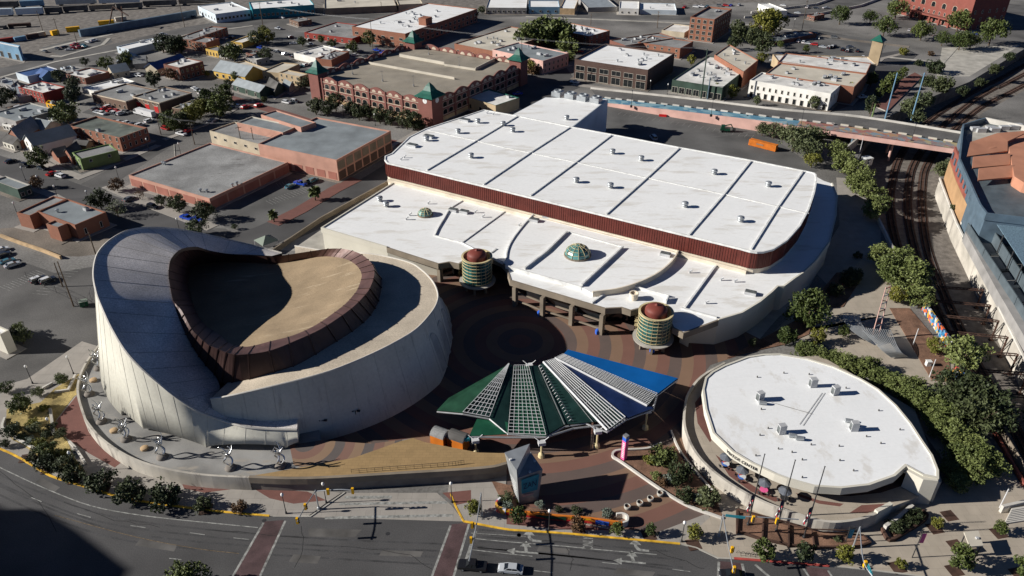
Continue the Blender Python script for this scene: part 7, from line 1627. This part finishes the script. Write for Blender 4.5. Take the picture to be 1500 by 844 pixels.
solo('steps', 'white concrete stairs at the right edge of the forecourt', 'steps', mb, 'concrete_light', G((1500,760)))
mb = MB(); mb.wall(gs([(1464,751),(1520,738)]), .6, 0, 2.0); solo('stair_wall', 'pale wall above the stairs at the right edge', 'wall', mb, 'concrete_light', G((1490,745)))
# shelter
p = G((1425.9,800)); t = Thing('shelter', 'flat cream topped shelter standing on the beige forecourt', 'shelter', (*G((1425.9,796)), .1)); q = gs([(1412,779.5),(1433,777.5),(1440.5,799.5),(1420.5,801)], 3.2)
mb = MB(); mb.prism(q, 2.95, 3.25, bottom=True); t.part('roof', mb, 'roof_cream')
for v in q: w_ = Vector(v)+(sum((Vector(x) for x in q), Vector((0,0)))/4-Vector(v))*.18; mb = MB(); mb.tube((w_.x,w_.y,.1),(w_.x,w_.y,3.0),.13,.13,6); t.part('post', mb, 'metal_dark')
c = sum((Vector(x) for x in q), Vector((0,0)))/4; mb = MB(); mb.box(c.x,c.y,.1,1.6,1.6,1.1,.2); t.part('counter', mb, 'eave_brown'); mb = MB(); mb.box(c.x+.6,c.y,3.25,.5,.5,.3); t.part('roof_box', mb, 'hvac')
# kiosk-like stalls by the terrace edge
for i, (a, b, m, l) in enumerate(((G((636,648),0),G((655,655),0),'roof_grey','grey round roofed stall with an orange side by the tan terrace'),(G((660,652),0),G((683,660),0),'roof_dark','dark round roofed stall with an orange side by the tan terrace'))):
    a, b = Vector(a), Vector(b); d = (b-a); L = d.length; d.normalize(); s = Vector((-d.y, d.x)); t = Thing('stall', l, 'stall', (*((a+b)/2), 0), 'round roofed stalls')
    mb = MB(); mb.loft([[(*(p+s*(1.6*math.cos(math.pi*k/8))), 3.4+1.2*math.sin(math.pi*k/8)) for k in range(9)] for p in (a, b)]); t.part('roof', mb, m)
    mb = MB(); mb.box(*((a+b)/2), 0, L, 3.0, 3.4, math.atan2(d.y, d.x)); t.part('body', mb, 'orange')
    for p in (a, b): mb = MB(); mb.add([(*(p+s*(1.6*math.cos(math.pi*k/8))), 3.4+1.2*math.sin(math.pi*k/8)) for k in range(9)], [list(range(9))]); t.part('end_panel', mb, 'concrete_light')
c = G((683,660)); mb = MB(); mb.path([(c[0]+.9*math.cos(a*.7), c[1]+.5*math.sin(a*.7), 3.3+.12*a*.3) for a in range(20)], .35, 6); solo('hose_reel', 'pale teal rolled canvas beside the dark stall', 'roll', mb, 'teal_wall', (*c, 3))
# lattice mast with slatted shades at its foot
b0, t0 = W((1281,497), 0), W((1302,418), 0); H_ = hgt((1281,497),(1302,420)); p = G((1281,497)); t = Thing('lattice_mast', 'leaning red and white lattice mast beside the path', 'mast', (*p, 0))
tp = W((1301,420), H_*.92); A = Vector((*p, 0)); B = Vector(tp); s = Vector((1.1,.3,0))
mb = MB(); mb.tube(A-s, B-s*.6, .16, .12, 5); mb.tube(A+s, B+s*.6, .16, .12, 5); t.part('chords', mb, 'pink_deck')
for k in range(14):
    u = (k+.5)/14; q = A+(B-A)*u; ss = s*(1-.4*u); mb = MB(); mb.tube(q-ss, q+ss+Vector((0,0,.5 if k % 2 else -.5)), .13, .13, 4); t.part('rung', mb, ['metal_white','ballpark_red','metal_white'][k % 3])
def trellis(L0, L1, mids, n, label, group='slatted shades by the lattice mast'):
    t = Thing('shade_trellis', label, 'trellis', (*G(mids), 0), group)
    for k in range(n):
        u = k/(n-1); mb = MB(); pts = [Vector(W((a[0]+(b[0]-a[0])*u, a[1]+(b[1]-a[1])*u), z)) for a, b, z in zip(L0, L1, (3.4, 3.6, 3.2, 2.2, .4))]; mb.path(smooth([tuple(v) for v in pts], 4), .1, 4); t.part('slat', mb, 'galv')
trellis([(1236,459),(1237,470),(1248,484),(1266,497),(1282,506)], [(1259,461),(1261,473),(1270,485),(1280,494),(1286,500)], (1255,480), 12, 'curved grey slatted shade on the left of the lattice mast')
trellis([(1262,480),(1270,490),(1280,500),(1292,513),(1306,524)], [(1304,483),(1309,495),(1314,507),(1321,517),(1330,523)], (1295,505), 14, 'curved grey slatted shade on the right of the lattice mast')
# ================================================================ service yard, rail yard
a, b = Vector(G((1096,213))), Vector(G((1135,223))); d = (b-a); L = d.length; d.normalize(); m_ = (a+b)/2+Vector((-d.y, d.x))*1.3
t = Thing('shipping_container', 'orange shipping container at the edge of the service yard', 'container', (*m_, 0)); mb = MB(); ang = math.atan2(d.y, d.x); mb.box(*m_, .15, L, 2.5, 2.6, ang)
for k in range(int(L/.5)): c = a+d*(k*.5+.25); mb.box(c.x, c.y, .25, .22, .1, 2.4, ang)
t.part('body', mb, 'orange'); mb = MB(); mb.box(*((a+b)/2-d*1+Vector((d.y,-d.x))*.08), 1.4, 3.2, .05, .5, ang); t.part('faded_lettering', mb, 'eave_brown')
c = G((1062,193)); t = Thing('boom_lift', 'green self propelled lift parked on the service yard', 'lift', (*c, 0)); mb = MB(); mb.box(c[0],c[1],.7,4.2,2.2,1.1,-.2); mb.box(c[0]-1.2,c[1],1.8,1.6,1.8,1.4,-.2); t.part('chassis', mb, 'fan_green'); mb = MB(); mb.tube((c[0]-.8,c[1],2.8),(c[0]+2.2,c[1]-.3,3.6),.3,.25,6); mb.tube((c[0]+2.2,c[1]-.3,3.6),(c[0]+3.6,c[1]-.4,1.4),.25,.2,6); t.part('boom', mb, 'fan_green')
mb = MB(); mb.box(c[0]+3.9,c[1]-.4,.5,1.3,1.8,1.2,-.2); t.part('basket', mb, 'metal_dark')
for x in (-1.5,1.5):
    for y in (-1.2,1.2): mb = MB(); mb.tube((c[0]+x,c[1]+y-.2,.6),(c[0]+x,c[1]+y+.2,.6),.6,.6,12); t.part('wheel', mb, 'tyre')
c = G(c3(865,640)); mb = MB(); mb.box(c[0],c[1],0,3.6,.7,1.0,-.25); mb.box(c[0],c[1],0,3.6,1.2,.3,-.25); solo('barrier', 'red plastic barrier on the service yard by the pink wall', 'barrier', mb, 'lit_red', c)
c = G((392,362)); t = Thing('tent', 'pale green topped tent at the end of the hall street', 'tent', (*c, 0)); mb = MB(); mb.lathe([(4.2,2.6),(0,4.4)], c, 4); t.part('canopy', mb, 'leaf_silver')
for k in range(4): a_ = k*math.pi/2; mb = MB(); mb.tube((c[0]+4*math.cos(a_),c[1]+4*math.sin(a_),0),(c[0]+4*math.cos(a_),c[1]+4*math.sin(a_),2.7),.08,.08,5); t.part('post', mb, 'metal_white')
c = G((124,448)); t = Thing('dumpster', 'green dumpster at the end of the fence near the theatre', 'dumpster', (*c, 0)); mb = MB(); mb.box(c[0],c[1],.2,2.2,1.8,1.5,.5); t.part('bin', mb, 'fan_green'); mb = MB(); mb.box(c[0],c[1],1.7,2.3,1.9,.12,.5); t.part('lid', mb, 'leaf_silver')
# chain link fence of the left lot
t = Thing('fence', 'chain link fence between the left parking lot and the street', 'fence', (*G((95,440)), 0), None); q = smooth(gs([(40,408),(66,421),(100,437),(126,452),(140,420)]), 4)
for p in q[::2]: mb = MB(); mb.tube((*p,0),(*p,2.4),.05,.05,5); t.part('post', mb, 'metal_dark')
mb = MB(); mb.path([(*p,2.3) for p in q], .035, 4); mb.path([(*p,1.2) for p in q], .02, 4); mb.path([(*p,.15) for p in q], .02, 4); t.part('wires', mb, 'metal_dark')
# utility poles
def upole(px, pt, label):
    p = G(px); h = min(24, max(8, hgt(px, pt))); t = Thing('utility_pole', label, 'utility pole', (*p, 0), 'utility poles'); mb = MB(); mb.tube((*p,0),(*p,h),.22,.14,6); t.part('pole', mb, 'bark'); mb = MB(); a = R.choice([.5,2.1]); mb.box(p[0],p[1],h-1.0,2.6,.15,.2,a); t.part('crossarm', mb, 'bark')
UP = [(c1(1015,150),c1(970,0)),(c1(1450,170),c1(1425,10)),(c1(240,185),c1(205,60)),(c1(325,200),c1(310,100)),(c1(425,240),c1(415,170)),(c1(1070,795),c1(1050,690)),(c1(885,740),c1(875,660)),(c1(1335,835),c1(1310,690)),(c1(1405,840),c1(1375,700)),(c2(60,165),c2(40,40)),(c2(665,310),c2(650,100)),(c2(710,70),c2(705,10)),(c5(1335,780),c5(1320,705)) if False else (c5(405,1080/3.75) if False else (108,449),(97,383)),((92,420),(85,385)),((140,372),(141,362)),(c3(90,455),c3(85,170)),(c4(275,190),c4(290,0)),(c4(650,650),c4(672,570)),(c3(470,140),c3(470,80)),(c3(835,155),c3(840,85)),(c1(100,530),c1(65,440)),(c3(835,150),c3(845,60))]
for i, (a, b) in enumerate(sorted(UP)): upole(a, b, '%s brown utility pole, counting all from the left' % ORD[i])
def mastpole(px, pt, label, m):
    p = G(px); h = min(34, hgt(px, pt)); mb = MB(); mb.tube((*p,0),(*p,h),.4,.25,8); mb.tube((p[0]-1.5,p[1],h-1),(p[0]+1.5,p[1],h-1),.1,.1,4); solo('transmission_pole', label, 'pole', mb, m, p)
mastpole(c3(1075,545), c3(1110,270), 'tall dark green steel pole before the cluttered white roof', 'darkgreen_wall'); mastpole(c3(1110,550), c3(1125,430), 'shorter blue grey steel pole next to the dark green one', 'steel_blue')
mastpole(c4(735,660), c4(800,400), 'tall pale blue steel pole at the brick walkway, left one', 'blue_wall'); mastpole(c4(880,660), c4(945,400), 'tall pale blue steel pole beyond the bridge, right one', 'blue_wall'); mastpole(c4(665,645), c4(672,570), 'short green pole at the start of the brick walkway', 'green_wall')
for a, b, l in ((c3(692,590),c3(700,470),'lamp standard on the painted footway, left one'),(c3(1130,640),c3(1135,500),'lamp standard on the painted footway, middle one'),(c4(880,780),c4(895,640),'lamp standard on the painted footway, right one'),(c4(272,700),c4(280,600),'lamp standard on the painted footway near the trees')):
    z = 2 if a[0] < 1000 else 4; p = G(a, z); t = Thing('lamp_standard', l, 'street lamp', (*p, z), 'lamp standards on the bridge'); mb = MB(); mb.box(p[0],p[1],z,1,1,1.0); mb.tube((*p,z),(*p,z+8),.12,.08,6); t.part('post', mb, 'metal_dark'); mb = MB(); mb.box(p[0],p[1]+.8,z+7.9,.4,1.8,.2); t.part('head', mb, 'metal_dark')
# goods trains and containers
def boxcar(x0, x1, y, h, m, label, group, z=0, wd=3.0):
    a, b = Vector(G((x0, y[0]))), Vector(G((x1, y[1]))); d = b-a; L = d.length; d.normalize(); ang = math.atan2(d.y, d.x); c = (a+b)/2+Vector((-d.y, d.x))*wd/2
    t = Thing('boxcar' if h > 2.2 else 'flatcar', label, 'rail car', (*c, 0), group); mb = MB(); mb.box(*c, 1.0, L-.8, wd, h, ang)
    for k in range(int(L/1.2)): p = a+d*(.8+k*1.2); mb.box(p.x, p.y, 1.1, .12, .12, h-.2, ang)
    t.part('body', mb, m)
    for s in (-.38, .38):
        p = c+d*L*s; mb = MB(); mb.box(*p, .1, 2.6, 2.2, .9, ang); t.part('bogie', mb, 'metal_dark')
tr = [(-22,20,(25,24),4.4,'white_blue'),(24,65,(24,22),4.4,'white_blue'),(66,92,(21,20),3.6,'roof_dark'),(93,130,(19,17),3.6,'roof_dark'),(131,170,(17,15),3.4,'eave_brown'),(171,210,(15,13),3.6,'roof_dark'),(-20,28,(13,12),4,'roof_dark'),(30,66,(12,10),4,'blue_wall'),(82,142,(9,7),3.6,'roof_metal'),(145,205,(7,5),3.6,'white_blue'),(210,260,(11,9),3.6,'roof_dark'),(262,330,(8,6),3.6,'eave_brown'),(-10,10,(44,43),1.4,'roof_dark'),(12,46,(42,40),1.8,'rust')]
for i, (x0, x1, y, h, m) in enumerate(tr): boxcar(x0, x1, y, h, m, '%s %s goods wagon of the rail yard at the top left' % (ORD[i], {'white_blue':'white','roof_dark':'dark','eave_brown':'brown','blue_wall':'blue','roof_metal':'grey','rust':'rusty'}[m]), 'goods wagons at the top left')
for i, (x0, x1, y, h, m, l) in enumerate(((0,22,(64,61),2.6,'brick_paint','dull red container in the yard at the left'),(23,40,(62,59),2.6,'blue_wall','blue container behind the truck workshop'),(40,58,(58,55),2.6,'brick_dark','brown container behind the truck workshop'),(46,68,(56,52),2.4,'roof_cream','cream box trailer in the rail yard'),(78,88,(53,51),3.0,'signal_yellow','yellow box trailer standing alone in the rail yard'),(98,118,(48,46),3.0,'signal_yellow','yellow trailer at the left end of the blue wall'),(145,168,(38,36),2.8,'signal_yellow','yellow trailer behind the blue wall'),(170,186,(32,30),2.6,'roof_cream','pale trailer near the orange crane'))):
    a, b = Vector(G((x0, y[0]))), Vector(G((x1, y[1]))); d = b-a; L = d.length; d.normalize(); ang = math.atan2(d.y, d.x); c = (a+b)/2+Vector((-d.y, d.x))*1.4; t = Thing('container', l, 'container', (*c, 0)); mb = MB(); mb.box(*c, .2, L, 2.6, h, ang); t.part('body', mb, m); mb = MB(); mb.box(*(c+d*L/2), .3, .1, 2.3, h-.3, ang); t.part('end_door', mb, 'hvac_dark')
wall_thing('long blue corrugated wall along the rail yard', [(118,54),(180,43),(288,24)], 2.5, 4.5, 'steel_blue')
mb = MB(); c = G((176,42)); 
for k in range(2): mb.tube((c[0]-8+k*10, c[1], 0), (c[0]-3+k*6, c[1]+4, 14), .5, .4, 5)
mb.tube((c[0]-3, c[1]+4, 14), (c[0]+9, c[1]-2, 9), .5, .4, 5); solo('crane', 'rust coloured crane arm standing in the rail yard', 'crane', mb, 'rust', c)
# tower just outside the frame at the lower left; it throws the big shadow on the road
OBH = 60.0; _dx = (OBH+1.2)/math.tan(SUN_EL)
OB = [(x-_dx, y-_dx*math.tan(rad(3.5))) for x, y in ((-140,116),(-107,110.3),(-103.3,108.4),(-95.9,108.6),(-86.3,103.3),(-71.6,93.8),(-71.9,78),(-140,70))]
t = Thing('office_block', 'tall office block outside the lower left of the photo', 'building', (-250, 92, 0))
mb = MB(); mb.prism(OB, 0, OBH); t.part('wall', mb, 'eave_brown'); mb = MB(); mb.prism(offset(ccw(OB), -.5), OBH, OBH+1.2); t.part('roof', mb, 'roof_grey')

# bicycle hoops by the lower right kerb
t = Thing('bicycle_rack', 'row of metal bicycle hoops on the red kerb edge of the forecourt', 'bicycle rack', (*G((1095,812)), .12))
for k in range(7):
    c = G((1082+7*k, 812+.8*k), .12); mb = MB(); mb.path([(c[0]+.35*math.cos(math.pi*j/6), c[1]-.35*math.cos(math.pi*j/6), .12+.9*math.sin(math.pi*j/6)) for j in range(7)], .04, 5); t.part('hoop', mb, 'metal_dark')

# overhead wires sagging between tall poles
def wires(a, ha, b, hb, n, label):
    A, B = Vector((*G(a), ha)), Vector((*G(b), hb)); d = (B-A).normalized(); s = Vector((-d.y, d.x, 0)); t = Thing('power_line', label, 'wires', tuple(A), 'overhead wires of the town')
    for k in range(n):
        o = s*(k-(n-1)/2)*.9; mb = MB(); mb.path([tuple(A+(B-A)*u+o-Vector((0,0,5*u*(1-u)))) for u in [i/10 for i in range(11)]], .028, 4); t.part('wire', mb, 'metal_grey')
wires(c2(60,165), 17, c2(665,310), 22, 3, 'sagging wires crossing the street behind the garage'); wires(c2(665,310), 22, c3(90,455), 24, 3, 'sagging wires passing over the garage roof'); wires(c3(90,455), 24, c3(1075,545), 26, 3, 'sagging wires in front of the brown brick offices')
wires(c1(1070,795), 11, c1(885,740), 11, 2, 'wires from pole to pole beside the small park'); wires(c1(1335,835), 14, c1(1070,795), 11, 2, 'wires above the low pink warehouse roof'); wires(c3(1075,545), 28, c4(735,660), 26, 3, 'sagging wires in front of the white painted brick building'); wires(c1(1015,150), 20, c2(60,165), 17, 3, 'sagging wires near the teal warehouse')
